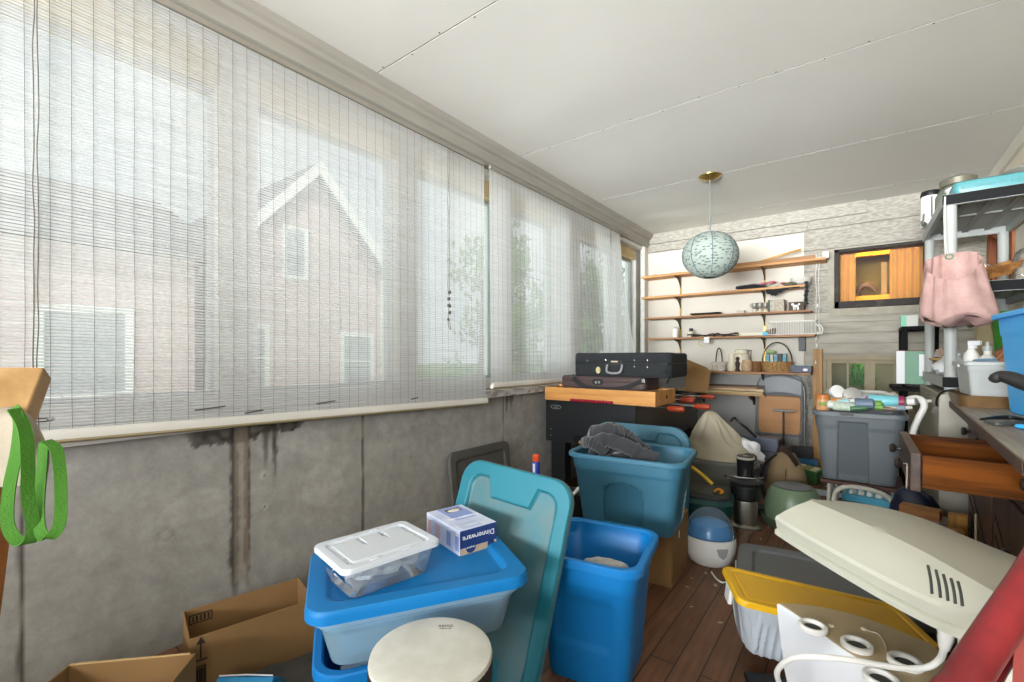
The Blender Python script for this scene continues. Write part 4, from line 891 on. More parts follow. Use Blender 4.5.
t = thing('metal_hook', 'flat shiny metal tab sticking out behind the canvas bag', 'hook', (0, 0, 0))
mb = MB().ribbon([onW(30, 420, .80), onW(38, 418.6, .80), onW(45, 418, .80), onW(50, 417.5, .80), onW(51.5, 419.5, .80), onW(49, 421, .80), onW(40, 421.5, .80), onW(31, 422, .80)], .012, .002, CF); mb.build('metal_tab', M_chrome, t)
# ================================================================ back wall: shelves and what stands on them
M_shelf = wood('orange pine shelf', 'd09c60', 'a26c38', 'X', 5, .55)
M_shelf2 = wood('brown stained shelf', 'a8784c', '75502f', 'X', 5, .55)
M_brass = mat('brass standard', 'a58a4a', .4, .8, var=.15)
M_brk = mat('dark bracket', '4a3a28', .5, .5)
M_glaz = mat('cream glaze', 'd9cfb6', .35, var=.1); M_pew = mat('pewter grey', '8d897e', .4, .4, var=.15)
M_wick = mat('tan wicker', 'b08a58', .8, col2='7c5a33', var=.3, vscale=60, contrast=(.4, .6)); M_wwick = mat('white wicker', 'd4cbbd', .8, col2='a69a88', vscale=50, contrast=(.35, .55))
M_teal2 = mat('teal print', '2f8fa6', .5, col2='8a8f8c', vscale=30, contrast=(.45, .55)); M_dkwood = mat('dark carved wood', '3b2c1e', .6, var=.2)
M_wire = mat('white coated wire', 'e4e2da', .35, var=.03); M_cloth_blk = mat('black plush', '121112', .98, var=.2, sheen=.5, bump=.5, bscale=300)
def bx(u, Y): return onY(u, 355, Y).x
SH = [('top', 1.945, -1.968, -.245, M_shelf, .022), ('second', 1.712, -1.968, -.40, M_shelf, .020), ('third', 1.478, -1.935, -.355, M_shelf2, .019), ('fourth', 1.250, -1.91, -.33, M_shelf2, .019)]
YS0, YS1 = 5.0, 5.224
shz = {}
for nm, z, x0, x1, m, th in SH:
    t = thing('wall_shelf', {'top': 'topmost long orange pine shelf on the cream panel', 'second': 'second orange pine shelf from the top, carrying the pink flowers', 'third': 'third brown shelf from the top, carrying the square grey tin', 'fourth': 'fourth brown shelf from the top, carrying the white dish rack'}[nm], 'shelf', (0, 0, 0), group='pine shelves on the back wall')
    MB().box(x0, YS0, z-th/2, x1, YS1-.004, z+th/2).build('board', m, t, smooth=0, bevel=.002)
    for xs_ in (bx(680, 5.2), bx(764.5, 5.2)):
        MB().prism_x([(YS1-.004, z-th/2-.0005), (YS0+.02, z-th/2-.0005), (YS0+.025, z-th/2-.012), (YS1-.09, z-th/2-.03), (YS1-.03, z-th/2-.075), (YS1-.006, z-th/2-.11)], xs_-.006, xs_+.006).build('bracket', M_brk, t, smooth=0)
    shz[nm] = z+th/2
for xs_, k in ((bx(680, 5.2), 'left'), (bx(764.5, 5.2), 'right')):
    tag(MB().box(xs_-.0095, YS1-.0035, .93, xs_+.0095, YS1+.0035, 2.0).build('shelf_standard', M_brass, smooth=0), 'brass slotted upright strip under the %s shelf brackets' % k, 'shelf standard', 'brass shelf uprights')
# lowest shelf and the plank rack below it
t = thing('wall_shelf', 'lowest brown shelf carrying the baskets and jars', 'shelf', (0, 0, 0), group='pine shelves on the back wall')
MB().box(-1.62, YS0, .885, -.36, YS1-.004, .905).build('board', M_shelf2, t, smooth=0, bevel=.002)
for xs_ in (-1.4, bx(764.5, 5.2)): MB().prism_x([(YS1-.004, .8845), (YS0+.02, .8845), (YS0+.03, .87), (YS1-.02, .79), (YS1-.006, .78)], xs_-.006, xs_+.006).build('bracket', M_brk, t, smooth=0)
struct(MB().box(XL, YB-.027, 0, -.43, YB-.0225, .86).build('wall_back', mat('shade grey lower board', 'a3a29e', .8, var=.1, vscale=3), smooth=0))  # shade below the lowest shelf is mixed into this board's grey
t = thing('plank_shelf', 'low wall rack holding the stack of pine planks', 'rack', (0, 0, 0))
for xs_ in (-1.35, -.86): MB().prism_x([(YS1-.003, .665), (YS0-.05, .665), (YS0-.05, .652), (YS1-.03, .60), (YS1-.003, .56)], xs_-.01, xs_+.01).build('bracket', M_brk, t, smooth=0)
pl = [(-1.62, -.735, 5.02, .07, .668, .022, 'honey pine plank lying lowest on the wall rack', 'c49a62'), (-1.58, -.76, 5.10, .07, .668, .02, 'pale plank at the back of the wall rack', 'd6b98c'), (-1.55, -.74, 4.95, .05, .692, .02, 'pale yellow plank on the low front of the rack stack', 'd8bd86'), (-1.6, -.78, 5.04, .08, .692, .018, 'reddish plank in the middle of the rack stack', 'a8744c'), (-1.5, -.745, 5.06, .09, .712, .022, 'cream plank second from the top of the rack stack', 'd9c39a'), (-1.5, -.80, 5.01, .05, .736, .015, 'topmost narrow pink pine plank of the rack stack', 'cf9f78'), (-1.45, -.75, 5.13, .03, .736, .03, 'dark brown batten at the back of the rack stack', '5a4232')]
for k, (x0, x1, yc, w_, z0, h_, lab, col) in enumerate(pl):
    tag(MB().box(x0, yc-w_/2, z0, x1, yc+w_/2, z0+h_).build('pine_plank', wood('plank colour %d' % k, col, tuple(.75*c for c in [int(col[i:i+2], 16)/255 for i in (0, 2, 4)]), 'X', 6), smooth=0, bevel=.0015), lab, 'plank', 'planks on the wall rack')
def item(o, u, Y, z, lab, cat, group=None, rz=0): place(o, (bx(u, Y), Y, z+.0005), rz); return tag(o, lab, cat, group)
# --- top shelf
z = shz['top']
for u, l, a, col, lab in ((656, .05, 20, '7a4a32', 'small brown chip at the left end of the topmost shelf'), (672, .10, -15, 'b9b2a4', 'grey twig on the topmost shelf left of the lantern')):
    item(MB().tube([(-l, 0, .006), (0, .01, .014), (l, 0, .006)], .006, 6).build('twig', mat('twig '+col, col, .8)), u, 5.08, z, lab, 'twig', rz=R(a))
tag(MB().box(bx(744, 5.12), 5.08, z+.001, bx(822, 5.12), 5.12, z+.018).build('white_batten', mat('white batten', 'd6d2c8', .6, var=.1), smooth=0), 'long white batten lying along the topmost shelf', 'batten')
tag(MB().box(bx(823, 5.10), 5.06, z+.001+.0, bx(829, 5.10), 5.13, z+.06).build('white_bracket_block', M_white2, smooth=0, bevel=.004), 'small white block at the far right end of the topmost shelf', 'block')
tag(MB().tube([(bx(752, 5.05), 5.045, z+.012), (bx(801, 5.05), 5.05, z+.105)], .010, 4).build('pine_stick', wood('yellow stick', 'dcb26a', 'b98840', 'X', 6), smooth=0), 'yellow pine stick sloping up from the topmost shelf', 'stick')
tag(MB().box(bx(735, 5.02), 5.005, z+.0005, bx(815, 5.02), 5.035, z+.03).build('brown_moulding', M_shelf2, smooth=0, bevel=.003), 'brown wooden moulding on the front of the topmost shelf', 'moulding')
# --- second shelf: flowers, plush, bowl
z = shz['second']
item(crumple((0, 0, .026), (.13, .05, .028), .3, 18, 5, 34, 20, .0).build('black_plush_cloth', M_cloth_blk), 751, 5.07, z, 'black plush cloth heaped left of the pink flowers', 'cloth')
M_petal = mat('pink petal', 'd98a94', .7, col2='a84a5c', vscale=40, contrast=(.4, .6)); M_gleaf = mat('dull leaf', '5a5e44', .8, var=.2)
for k, (u, y, h) in enumerate(((763, 5.05, .055), (772, 5.04, .06), (783, 5.06, .05))):
    t = thing('artificial_flower', ['pale pink cloth flower left of the bigger one on the second shelf', 'biggest deep pink cloth flower on the second shelf', 'small faded pink flower beside the white bowl'][k], 'flower', (bx(u, y), y, z+.001), group='cloth flowers on the second shelf')
    mb = MB(); rnd = random.Random(k); s_ = (.045, .05, .03)[k]
    for ri, (n, rad, tilt) in enumerate(((7, 1.0, .35), (6, .72, .75), (4, .42, 1.1))):
        for q in range(n):
            mb.at((0, 0, h*.55), 0, 0, 2*PI*q/n+ri*.4)
            mb.grid(4, 4, lambda i, j: (s_*rad*j*math.cos(tilt), s_*(i-.5)*1.1*math.sin(PI*(.2+.75*j)), s_*rad*j*math.sin(tilt)+s_*.2*(i-.5)**2))
    mb.at(); mb.build('petals', M_petal, t, solid=.0015)
    MB().tube([(-.07, .02, .008), (-.02, .0, .02), (0, 0, h*.55)], .003, 6).build('stem', M_gleaf, t)
item(crumple((0, 0, .018), (.05, .03, .018), .3, 30, 2, 24, 14, 0).build('dried_leaves', M_gleaf), 790, 5.03, z, 'dull dried leaves between flower and white bowl', 'leaves')
item(MB().lathe([(.04, 0), (.075, .02), (.088, .065), (.09, .075), (.086, .075), (.07, .022), (.036, .006)], 28).build('white_bowl', clear('milky bowl', 'ece9e0', .8)), 801, 5.10, z, 'white bowl on the right end of the second shelf', 'bowl')
mb = MB().grid(30, 6, lambda i, j: (lerp(bx(766, 5.0), bx(800, 5.0), i), 4.994-.006*math.sin(j*3), 1.700-j*(.05+.03*math.sin(i*9)*.6+.02*nz(i*12))*math.sin(PI*min(1, i*1.2+.15))))
o = mb.build('hanging_scarf', M_cloth_blk, solid=.006); tag(o, 'black plush scarf hanging under the front of the second shelf', 'scarf')
item(MB().tube(bez([(0, 0, .02), (.008, -.01, -.05), (0, -.008, -.12), (.006, -.005, -.19)], 20), [.016+.005*math.sin(q*1.9) for q in range(19)], 10).build('hanging_tassel', M_cloth_blk), 806, 4.975, z, 'black plush tassel hanging from the right tip of the second shelf', 'tassel')
# --- third shelf: tray, little box, three cups, tin, box with white figure
z = shz['third']
t = thing('dark_tray', 'long flat dark tray on the third shelf', 'tray', (bx(706, 5.08), 5.08, z+.001))
MB().loft([ring(rr(.27, .12, .03), 0), ring(rr(.31, .15, .035), .022), ring(rr(.30, .14, .033), .022), ring(rr(.265, .115, .03), .005)]).build('tray_body', mat('dark tin', '4a4a44', .4, .6, var=.2), t)
item(MB().box(-.035, -.03, 0, .035, .03, .028).build('tape_box', mat('grey tape box', 'b2aca0', .6, var=.2), smooth=0, bevel=.003), 741, 5.05, z, 'tiny grey box near the figurine cups', 'box')
for k, u in enumerate((754.5, 760, 765.5)):
    t = thing('figurine_cup', ['leftmost of the three pewter and cream cups', 'middle cup of the three pewter and cream cups', 'rightmost of the three pewter and cream cups'][k], 'cup', (bx(u, 5.06), 5.06, z+.001), group='footed cups on the third shelf')
    MB().lathe([(.026, 0), (.022, .012), (.010, .022), (.009, .034)], 18).build('foot', M_glaz, t)
    MB().lathe([(.010, .034), (.024, .05), (.028, .072), (.025, .095), (.022, .095), (.024, .072), (.018, .052)], 18).build('bowl', M_pew, t)
    mb = MB()
    for s in (-1, 1): mb.tube(bez([(s*.024, 0, .055), (s*.042, 0, .066), (s*.036, 0, .088), (s*.022, 0, .085)], 12), .004, 6)
    mb.build('handle', M_pew, t)
t = thing('square_tin', 'square grey patterned tin on the third shelf', 'tin', (bx(778, 5.08), 5.08, z+.001), R(-6))
MB().box(-.062, -.045, 0, .062, .045, .112).build('tin_body', mat('grey embossed tin', 'a59d8c', .5, .2, col2='857c6b', vscale=45, contrast=(.4, .6)), t, smooth=0, bevel=.004)
MB().box(-.0775, -.047, 0, -.063, .047, .114).build('dark_spine', mat('dark green spine', '3f4a42', .6), t, smooth=0, bevel=.002)
t = thing('dark_picture_box', 'dark box with a white animal figure on the third shelf', 'box', (bx(797, 5.08), 5.08, z+.001), R(-6))
MB().box(-.062, -.03, 0, .062, .03, .082).build('box_body', mat('dark brown card', '4d4036', .7, var=.2), t, smooth=0, bevel=.002)
mb = MB(); mb.ball((-.005, -.034, .042), (.024, .006, .013), 14, 8).ball((.024, -.034, .058), (.010, .006, .010), 10, 6).ball((-.03, -.034, .06), (.012, .005, .012), 10, 6)
for x in (-.022, -.010, .008, .017): mb.tube([(x, -.034, .036), (x+.003, -.034, .006)], .004, 6)
mb.build('white_animal_figure', M_white2, t)
# --- fourth shelf: bottles, twigs, books, dish rack
z = shz['fourth']
t = thing('white_bottle', 'plain white bottle at the left of the fourth shelf', 'bottle', (bx(675.5, 5.06), 5.06, z+.001))
MB().lathe([(.026, 0), (.028, .004), (.028, .085), (.02, .098)], 20).build('bottle_body', M_white2, t); MB().lathe([(.0195, .0985), (.0195, .118), (.017, .12)], 16).build('cap', mat('grey cap', 'b7b4ad', .5), t)
t = thing('ink_bottle', 'round white ink bottle with a black cap on the fourth shelf', 'bottle', (bx(691, 5.06), 5.06, z+.001))
MB().lathe([(.034, 0), (.037, .004), (.037, .045), (.03, .058), (.017, .064)], 22).build('bottle_body', M_glaz, t); MB().lathe([(.02, .0645), (.02, .09), (.017, .094)], 16).build('cap', M_black, t); MB().lathe([(.0375, .015), (.0375, .035)], 22, cap=False).build('label_band', M_dgrey, t)
rnd = random.Random(11)
for k in range(7):
    u = 699+k*6; l = rnd.uniform(.05, .11)
    item(MB().tube(bez([(-l, rnd.uniform(-.02, .02), .008), (0, rnd.uniform(-.02, .02), .014+rnd.uniform(0, .02)), (l, rnd.uniform(-.02, .02), .008)], 10), [.005+.004*rnd.random() for _ in range(11)], 6).build('dry_twig', M_dkwood), u, 5.03+.03*(k % 3), z+.0, 'dark dry twig in the tangle on the fourth shelf', 'twig', 'dry twigs on the fourth shelf', R(rnd.uniform(-25, 25)))
mb = MB(); mb.tube([(.038*math.cos(a), .0, .038*math.sin(a)) for a in [q*2*PI/28 for q in range(28)]], .003, 6, loop=True).tube([(0, 0, .038), (.0, .006, .05)], .002, 5)
item(mb.build('hanging_ring', mat('pale yellow ring', 'cfc07a', .5)), 702, 4.985, 1.20, 'pale yellow ring hanging from the front of the fourth shelf', 'ring')
item(MB().grid(6, 6, lambda i, j: (.05*(i-.5), .0+.008*i*j, .06*j)).build('paper_tag', M_paper, solid=.001), 706.5, 4.982, 1.195, 'white paper tag hanging on the pale yellow ring', 'tag')
t = thing('paperback_book', 'cream paperback with a cyan end lying on the fourth shelf', 'book', (bx(754, 5.06), 5.06, z+.001), R(2))
MB().box(-.125, -.06, 0, .125, .06, .032).build('page_block', mat('cream pages', 'ddd6c2', .7, var=.08), t, smooth=0, bevel=.002); MB().box(.08, -.0606, .0, .126, .0606, .0325).build('cyan_cover_end', mat('cyan cover', '49b4d6', .5, var=.2, vscale=30), t, smooth=0)
item(MB().prism_y([(-.09, 0), (.09, 0.0), (.105, .07), (.085, .075)], -.03, .03).build('dark_wedge', mat('brown wedge wood', '6a5240', .7, var=.2), smooth=0, bevel=.002), 764, 5.14, z, 'brown wooden wedge behind the cream paperback', 'wedge')
item(crumple((0, 0, .015), (.04, .03, .016), .3, 40, 8, 22, 14, 0).build('straw_bundle', mat('olive straw', '8f8a55', .9, var=.3, vscale=60)), 740, 5.03, z, 'olive straw bundle left of the cream paperback', 'straw')
t = thing('dish_rack', 'white wire dish rack on the right end of the fourth shelf', 'dish rack', (bx(792, 5.06), 5.06, z+.002))
w2, d2, h2 = .20, .075, .125
for zz in (.004, h2): MB().tube([(p[0], p[1], zz) for p in rr(2*w2, 2*d2, .03, 5)], .0035, 6, loop=True).build('wire_rim', M_wire, t)
mb = MB()
for k in range(19):
    x = lerp(-w2+.02, w2-.02, k/18); mb.tube([(x, -d2, h2), (x, -d2, .004), (x, d2, .004), (x, d2, h2)], .0022, 5)
mb.build('wire_tine', M_wire, t)
for k, (x, hh_) in enumerate(((.215, .05), (.235, .06))): MB().tube(bez([(x-.02, -d2, .09), (x+.01, -d2-.01, .05), (x, -d2-.004, 0.0), (x-.012, -d2, .02)], 14), .005, 6).build('coated_hook', M_wire, t)
item(MB().box(-.028, -.012, -.13, .028, .012, 0).build('shelf_bracket', M_black, smooth=0, bevel=.003), 802, 5.2, 1.2385, 'black block bracket under the right end of the fourth shelf', 'bracket')
# --- lowest shelf
z = .9055
def basket(lab, u, y, r0, r1, h, m, handle, hm, wv=9):
    t = thing('wicker_basket', lab, 'basket', (bx(u, y), y, z+.001)); mb = MB(); n = 48; rings = []
    K = wv*3
    for k in range(K+1):
        s = k/K; r_ = lerp(r0, r1, s)
        rings.append([((r_+.004*math.cos(PI*k)*(1 if (q//2+k//2) % 2 else -1))*math.cos(2*PI*q/n), (r_+.004*(1 if (q//2+k//2) % 2 else -1))*math.sin(2*PI*q/n)*.8, h*s) for q in range(n)])
    for k in range(3): rings.append([((r1-.004-.006*k)*math.cos(2*PI*q/n), (r1-.004-.006*k)*.8*math.sin(2*PI*q/n), h-.01-.4*h*k) for q in range(n)])
    mb.loft(rings); mb.build('woven_body', m, t)
    MB().tube([(r1*math.cos(2*PI*q/40), .8*r1*math.sin(2*PI*q/40), h) for q in range(40)], .006, 6, loop=True).build('rim', m, t)
    hw_, hh_ = handle; MB().tube([(hw_*math.cos(a), .0, h+hh_*math.sin(a)) for a in [PI*q/24 for q in range(25)]], .006, 8).build('handle', hm, t)
    return t
basket('small white wicker basket with a tall thin brown handle', 719, 5.1, .058, .072, .085, M_wwick, (.03, .15), M_dkwood)
basket('wide tan wicker basket packed with teal packets', 777, 5.08, .125, .135, .095, M_wick, (.125, .19), M_dkwood)
for k, (x, c) in enumerate(((-.075, M_teal2), (-.04, M_pew), (-.005, M_teal2), (.03, M_dgrey), (.066, M_teal2))):
    o = MB().box(-.0155, -.04, 0, .0155, .04, .1).build('seed_packet', c, smooth=0, bevel=.003); place(o, (bx(777, 5.08)+x, 5.08, z+.075), 0, R(4)); tag(o, ['teal packet at the left of the wicker basket', 'grey packet second in the wicker basket', 'teal packet in the middle of the wicker basket', 'dark packet fourth in the wicker basket', 'teal packet at the right of the wicker basket'][k], 'packet', 'packets in the wicker basket')
o = MB().ball((0, 0, 0), (.045, .03, .018), 16, 8).build('green_bundle', mat('pale green cloth', '9fb878', .8)); place(o, (bx(771, 5.08), 5.08, z+.195)); tag(o, 'pale green bundle on top of the basket packets', 'bundle')
t = thing('white_jug', 'tall white fluted jug left of the big jar', 'jug', (bx(732, 5.08), 5.08, z+.001))
MB().lathe([(.04, 0), (.043, .01), (.036, .09), (.028, .15), (.03, .172), (.026, .172), (.024, .15), (.03, .09)], 24).build('jug_body', M_glaz, t)
t = thing('ginger_jar', 'big cream lidded jar on the lowest shelf', 'jar', (bx(741.5, 5.13), 5.13, z+.001))
MB().lathe([(.06, 0), (.073, .01), (.075, .14), (.07, .165), (.058, .18)], 32).build('jar_body', M_glaz, t); MB().lathe([(.058, .1805), (.064, .184), (.064, .212), (.055, .22), (.02, .224)], 32).build('lid', M_glaz, t)
t = thing('carved_figure', 'small dark carved figure in front of the big cream jar', 'figurine', (bx(737.5, 5.02), 5.02, z+.001))
MB().lathe([(.022, 0), (.024, .01), (.016, .03), (.02, .06), (.024, .085), (.012, .10), (.010, .108), (.018, .12), (.016, .138), (.004, .146)], 18).build('figure_body', M_dkwood, t)
t = thing('stoneware_pot', 'squat beige stoneware pot in front of the brown basket', 'pot', (bx(747, 5.0+.035), 5.035, z+.001))
MB().lathe([(.04, 0), (.05, .02), (.052, .06), (.046, .10), (.038, .115), (.034, .115), (.04, .06)], 26).build('pot_body', mat('beige stoneware', 'c2a687', .6, col2='a3835f', vscale=30), t)
t = thing('brown_basket', 'plain round brown basket with an upright stick handle', 'basket', (bx(756, 5.10), 5.10, z+.001))
MB().lathe([(.048, 0), (.052, .01), (.056, .10), (.052, .10), (.047, .02)], 28).build('woven_body', mat('brown woven reed', '8a6238', .85, col2='6a4826', vscale=70, contrast=(.4, .6)), t); MB().tube([(-.045, 0, .1), (-.045, .0, .215)], .004, 6).build('handle', M_dkwood, t)
t = thing('small_white_dish', 'small white dish at the front left of the lowest shelf', 'dish', (bx(722, 4.99+.03), 5.03, z+.001)); MB().lathe([(.02, 0), (.03, .008), (.034, .02), (.03, .02), (.024, .006)], 20).build('dish_body', M_white2, t)
t = thing('navy_tin', 'small navy box with a white oval at the end of the lowest shelf', 'tin', (bx(801.5, 5.06), 5.06, z+.001), R(-3))
MB().box(-.085, -.04, 0, .085, .04, .062).build('tin_body', mat('navy tin', '1d2b45', .4, var=.2), t, smooth=0, bevel=.003); mb = MB().at((.035, -.0405, .026), R(90)); mb.prism([(.02*math.cos(a), .013*math.sin(a)) for a in [q*PI/10 for q in range(20)]], 0, .001); mb.build('white_oval', M_paper, t, smooth=0); MB().box(-.075, -.035, .0625, .075, .035, .066).build('light_top', mat('aqua top', '7fb0bd', .5), t, smooth=0)
# thin cord light string hanging at the end of the shelves
mb = MB()
for (u, v0, v1, ph) in ((816, 254, 366, 1), (819, 256, 330, 5)):
    P = [onY(u+1.2*nz(q*.6, ph), lerp(v0, v1, q/12), 5.19) for q in range(13)]; mb.tube(bez(P, 40), .0022, 5)
o = mb.build('hanging_string', M_wire); tag(o, 'white string hanging on the boards past the shelf ends', 'string')
for k, (u, v) in enumerate(((817.5, 307), (816.5, 340), (817, 347), (815.5, 364))):
    p = onY(u, v, 5.17); o = MB().lathe([(.006, 0), (.008, .012), (.005, .03), (.001, .036)], 10).build('string_bulb', M_white2); place(o, p, 0, R(20)); tag(o, ['highest tiny white bulb on the hanging string', 'tiny white bulb beside the dish rack', 'tiny white bulb below the dish rack', 'lowest tiny white bulb on the hanging string'][k], 'bulb', 'tiny bulbs on the hanging string')

# ---------------------------------------------------------------- lantern
LX, LY = -.934, 3.789
t = thing('paper_lantern', 'round grey green paper lantern hanging from a brass ceiling canopy', 'pendant lamp', (LX, LY, 0))
MB().lathe([(.085, ZC-.0005), (.084, ZC-.006), (.06, ZC-.02), (.02, ZC-.032), (.012, ZC-.034)], 32).build('canopy', mat('polished brass', 'b59a55', .25, .9, var=.1), t)
MB().lathe([(.0075, 2.03), (.0075, ZC-.034)], 12).build('rod', mat('grey steel tube', '8f9390', .35, .7), t)
def lantern_mat():
    m, nt, b, out = _nodes('printed lantern paper'); N = nt.nodes; L = nt.links
    tc = N.new('ShaderNodeTexCoord'); mp = N.new('ShaderNodeMapping'); mp.inputs['Scale'].default_value = (26, 26, 64); mp.inputs['Rotation'].default_value = (R(8), 0, 0); L.new(tc.outputs['Object'], mp.inputs['Vector'])
    v = N.new('ShaderNodeTexVoronoi'); v.inputs['Scale'].default_value = 1.0; L.new(mp.outputs[0], v.inputs['Vector'])
    r = N.new('ShaderNodeValToRGB'); r.color_ramp.elements[0].position = .26; r.color_ramp.elements[0].color = (*lin('59665f'), 1); r.color_ramp.elements[1].position = .44; r.color_ramp.elements[1].color = (*lin('929c93'), 1)
    L.new(v.outputs['Distance'], r.inputs['Fac']); L.new(r.outputs['Color'], b.inputs['Base Color']); b.inputs['Roughness'].default_value = .8
    return m
prof = []; n = 26
for k in range(n*4+1):
    a = PI*(k/(n*4)); a = max(.25, min(PI-.25, a)); prof.append((.203*math.sin(a)*(1+.006*math.cos(2*PI*k/4)), 1.852-.178*math.cos(a)/math.cos(.25)))
MB().lathe(prof, 48, cap=False).build('paper_globe', lantern_mat(), t)
mb = MB(); 
for q in range(8):
    ph = 2*PI*q/8+.33
    MB().tube([(.2065*math.sin(a)*math.cos(ph), .2065*math.sin(a)*math.sin(ph), 1.852-.181*math.cos(a)) for a in [lerp(.25, PI-.25, s/20) for s in range(21)]], .0028, 5).build('rib', mat('grey blue rib', '56656e', .6), t)
MB().tube([(.05*math.cos(a), .05*math.sin(a), 2.028) for a in [q*2*PI/24 for q in range(24)]], .004, 6, loop=True).build('top_ring', M_wire, t)
for k in range(3):
    a = k*2*PI/3; MB().tube([(.05*math.cos(a), .05*math.sin(a), 2.028), (0, 0, 2.034)], .002, 5).build('hanger_wire', M_wire, t)

# ---------------------------------------------------------------- folding chair, board, rod along the back wall
x0, x1 = bx(756, 5.12), bx(804, 5.12); cx = (x0+x1)/2; hw = (x1-x0)/2
t = thing('folding_chair', 'folded metal chair with a tan board seat leaning under the shelves', 'folding chair', (cx, 5.135, 0), rx=R(-2.2))
M_gm = mat('grey painted metal', '7b7d7f', .5, .3, var=.1)
P = [(-hw, 0, .0), (-hw, 0, .45), (-hw, 0, .70), (-hw+.02, 0, .80), (-hw+.07, 0, .865), (0, 0, .885), (hw-.07, 0, .865), (hw-.02, 0, .80), (hw, 0, .70), (hw, 0, .45), (hw, 0, .0)]
MB().tube(bez(P, 70), .011, 10).build('frame', M_gm, t)
def pan(i, j):
    x = lerp(-hw+.012, hw-.012, i); top = .80+.075*math.cos(PI*(i-.5)*.95)**.7; bot = .685-.03*(2*i-1)**2+.01
    return (x, -.016-.012*math.cos(PI*(i-.5)), lerp(bot, top, j))
MB().grid(24, 8, pan).build('back_panel', mat('grey chair steel', '84878a', .5, .1, var=.06), t, solid=.003)
mb = MB().at((0, -.05, .49), R(90)); mb.prism(rr(2*hw-.05, .36, .035, 6), -.008, .008); mb.build('seat_board', wood('tan seat board', 'b27c42', '9a6831', 'X', 2, .5), t, smooth=0, bevel=.004)
mb = MB().at((0, -.05, .49), R(90)); mb.tube([(p[0], p[1], 0) for p in rr(2*hw-.03, .38, .045, 7)], .010, 8, loop=True); mb.build('seat_rim', M_gm, t)
for s in (-1, 1): MB().tube([(s*(hw-.03), -.03, .60), (s*(hw-.03), -.04, .01)], .010, 8).build('leg', M_gm, t)
MB().tube([(-hw, 0, .17), (hw, 0, .17)], .009, 8).build('stretcher', M_gm, t)
o = MB().box(-.037, -.019, 0, .037, .019, 1.125).build('wood_stud', wood('yellow stud', 'b98a4c', '8d6430', 'Z', 4), smooth=0, bevel=.002); place(o, (-.318, 5.145, .001), 0, R(-2.4)); tag(o, 'upright pine stud leaning on the boards beside the folded chair', 'stud')
t = thing('hand_pump', 'thin black rod with a flat T handle in front of the folded chair', 'pump', (bx(783.5, 4.83), 4.83, .0))
MB().tube([(0, 0, .12), (0, 0, .555)], .0085, 10).build('rod', M_black, t); MB().tube([(-.085, 0, .56), (.085, 0, .56)], .011, 8).build('handle', mat('grey handle', '8a8a88', .5), t); MB().lathe([(.05, 0), (.05, .02), (.03, .03), (.025, .14), (.012, .15)], 18).build('barrel', M_black, t)
# chain tangle beside the stud
t = thing('metal_chain', 'grey metal chain hanging beside the pine stud', 'chain', (bx(808, 5.10), 5.10, 0))
mb = MB()
for k in range(22):
    z = .83-.036*k; a = (k % 2)*PI/2+.3*nz(k*.7); x = .015*math.sin(k*.5)-.03*smooth01((k-10)/10)
    mb.at((x, 0, z), 0, 0, a).tube([(.009*math.cos(q*PI/6), 0, .0235*math.sin(q*PI/6)) for q in range(12)], .0035, 5, loop=True)
mb.at(); mb.build('chain_links', M_gm, t)
t2 = tag(MB().lathe([(.004, 0), (.0045, .03), (.003, .034)], 8).build('chain_hook', M_gm), 'small hook in the boards holding the metal chain', 'hook'); place(t2, (bx(808, 5.10), YB-.012, .855), 0, R(65))

# ---------------------------------------------------------------- floor heap in front of the back wall
M_gbin = mat('grey bin plastic', '77786f', .5, var=.1)
t = thing('grey_bin', 'low grey plastic bin heaped with a cream canvas sheet', 'storage bin', (-.88, 3.83, 0), R(8))
tote_body(MB(), .57, .42, .275, .86, .06).build('bin_body', M_gbin, t)
t = thing('canvas_sheet', 'cream canvas sheet piled in a peak over the grey bin', 'sheet', (-.89, 3.825, .277), R(8))
def cs(i, j):
    a = 2*PI*i; k = j; px_, py_ = .272*k**.9*math.cos(a), .196*k**.9*math.sin(a)
    pk = .19*math.exp(-(k/.42)**2)+.155*(1-k**2.6)
    f = .034*math.sin(a*4+3*nz(k*3, 2)+2*nz(math.cos(a)*2, math.sin(a)*2))*k*(1.05-k)*3+.03*nz(px_*9, py_*9, 4)+.01*abs(nz(px_*24, py_*24, 1))
    return (px_-.06*(1-k)+(.06 if math.cos(a) > 0 else 0)*k*.5, py_, max(.0, max(.09*(1-k), pk)+f*.8*(1-k**3)))
MB().grid(96, 30, cs).build('sheet_cloth', mat('cream canvas', 'bdb39b', .9, var=.1, vscale=6, bump=.2, bscale=60), t, solid=.004)
o = crumple((0, 0, .0), (.115, .07, .075), .35, 13, 7, 36, 24).build('white_paper_sheet', M_paper); place(o, (-.675, 3.87, .345), R(8), ry=R(30)); tag(o, 'crumpled white paper on the right flank of the canvas heap', 'paper')
o = crumple((0, 0, 0), (.05, .06, .035), .15, 20, 4, 22, 14).build('grey_roll_end', M_dgrey); place(o, (-.65, 3.74, .313)); tag(o, 'dark grey roll at the right corner of the grey bin', 'roll')
mb = MB().ribbon(bez([(-.04, .05, .33), (-.0, .0, .365), (.04, -.02, .33), (.09, .0, .29), (.15, .03, .22)], 24), .02, .004, (0, .3, 1)); o = mb.build('black_strap', M_black, smooth=0); place(o, (-.80, 4.0, .2)); tag(o, 'black strap curling over the canvas heap', 'strap')
t = thing('grey_case', 'blue grey metal case standing behind the grey bin', 'case', (-.70, 4.42, 0), R(-8))
MB().box(-.17, -.06, .0, .17, .06, .37).build('case_body', mat('blue grey case', '6f7688', .4, .3, var=.1), t, smooth=0, bevel=.008); MB().box(-.172, -.062, .26, .172, .062, .265).build('lid_seam', M_black, t, smooth=0); MB().box(.1705, -.04, .28, .174, .04, .36).build('dark_end', M_black, t, smooth=0)
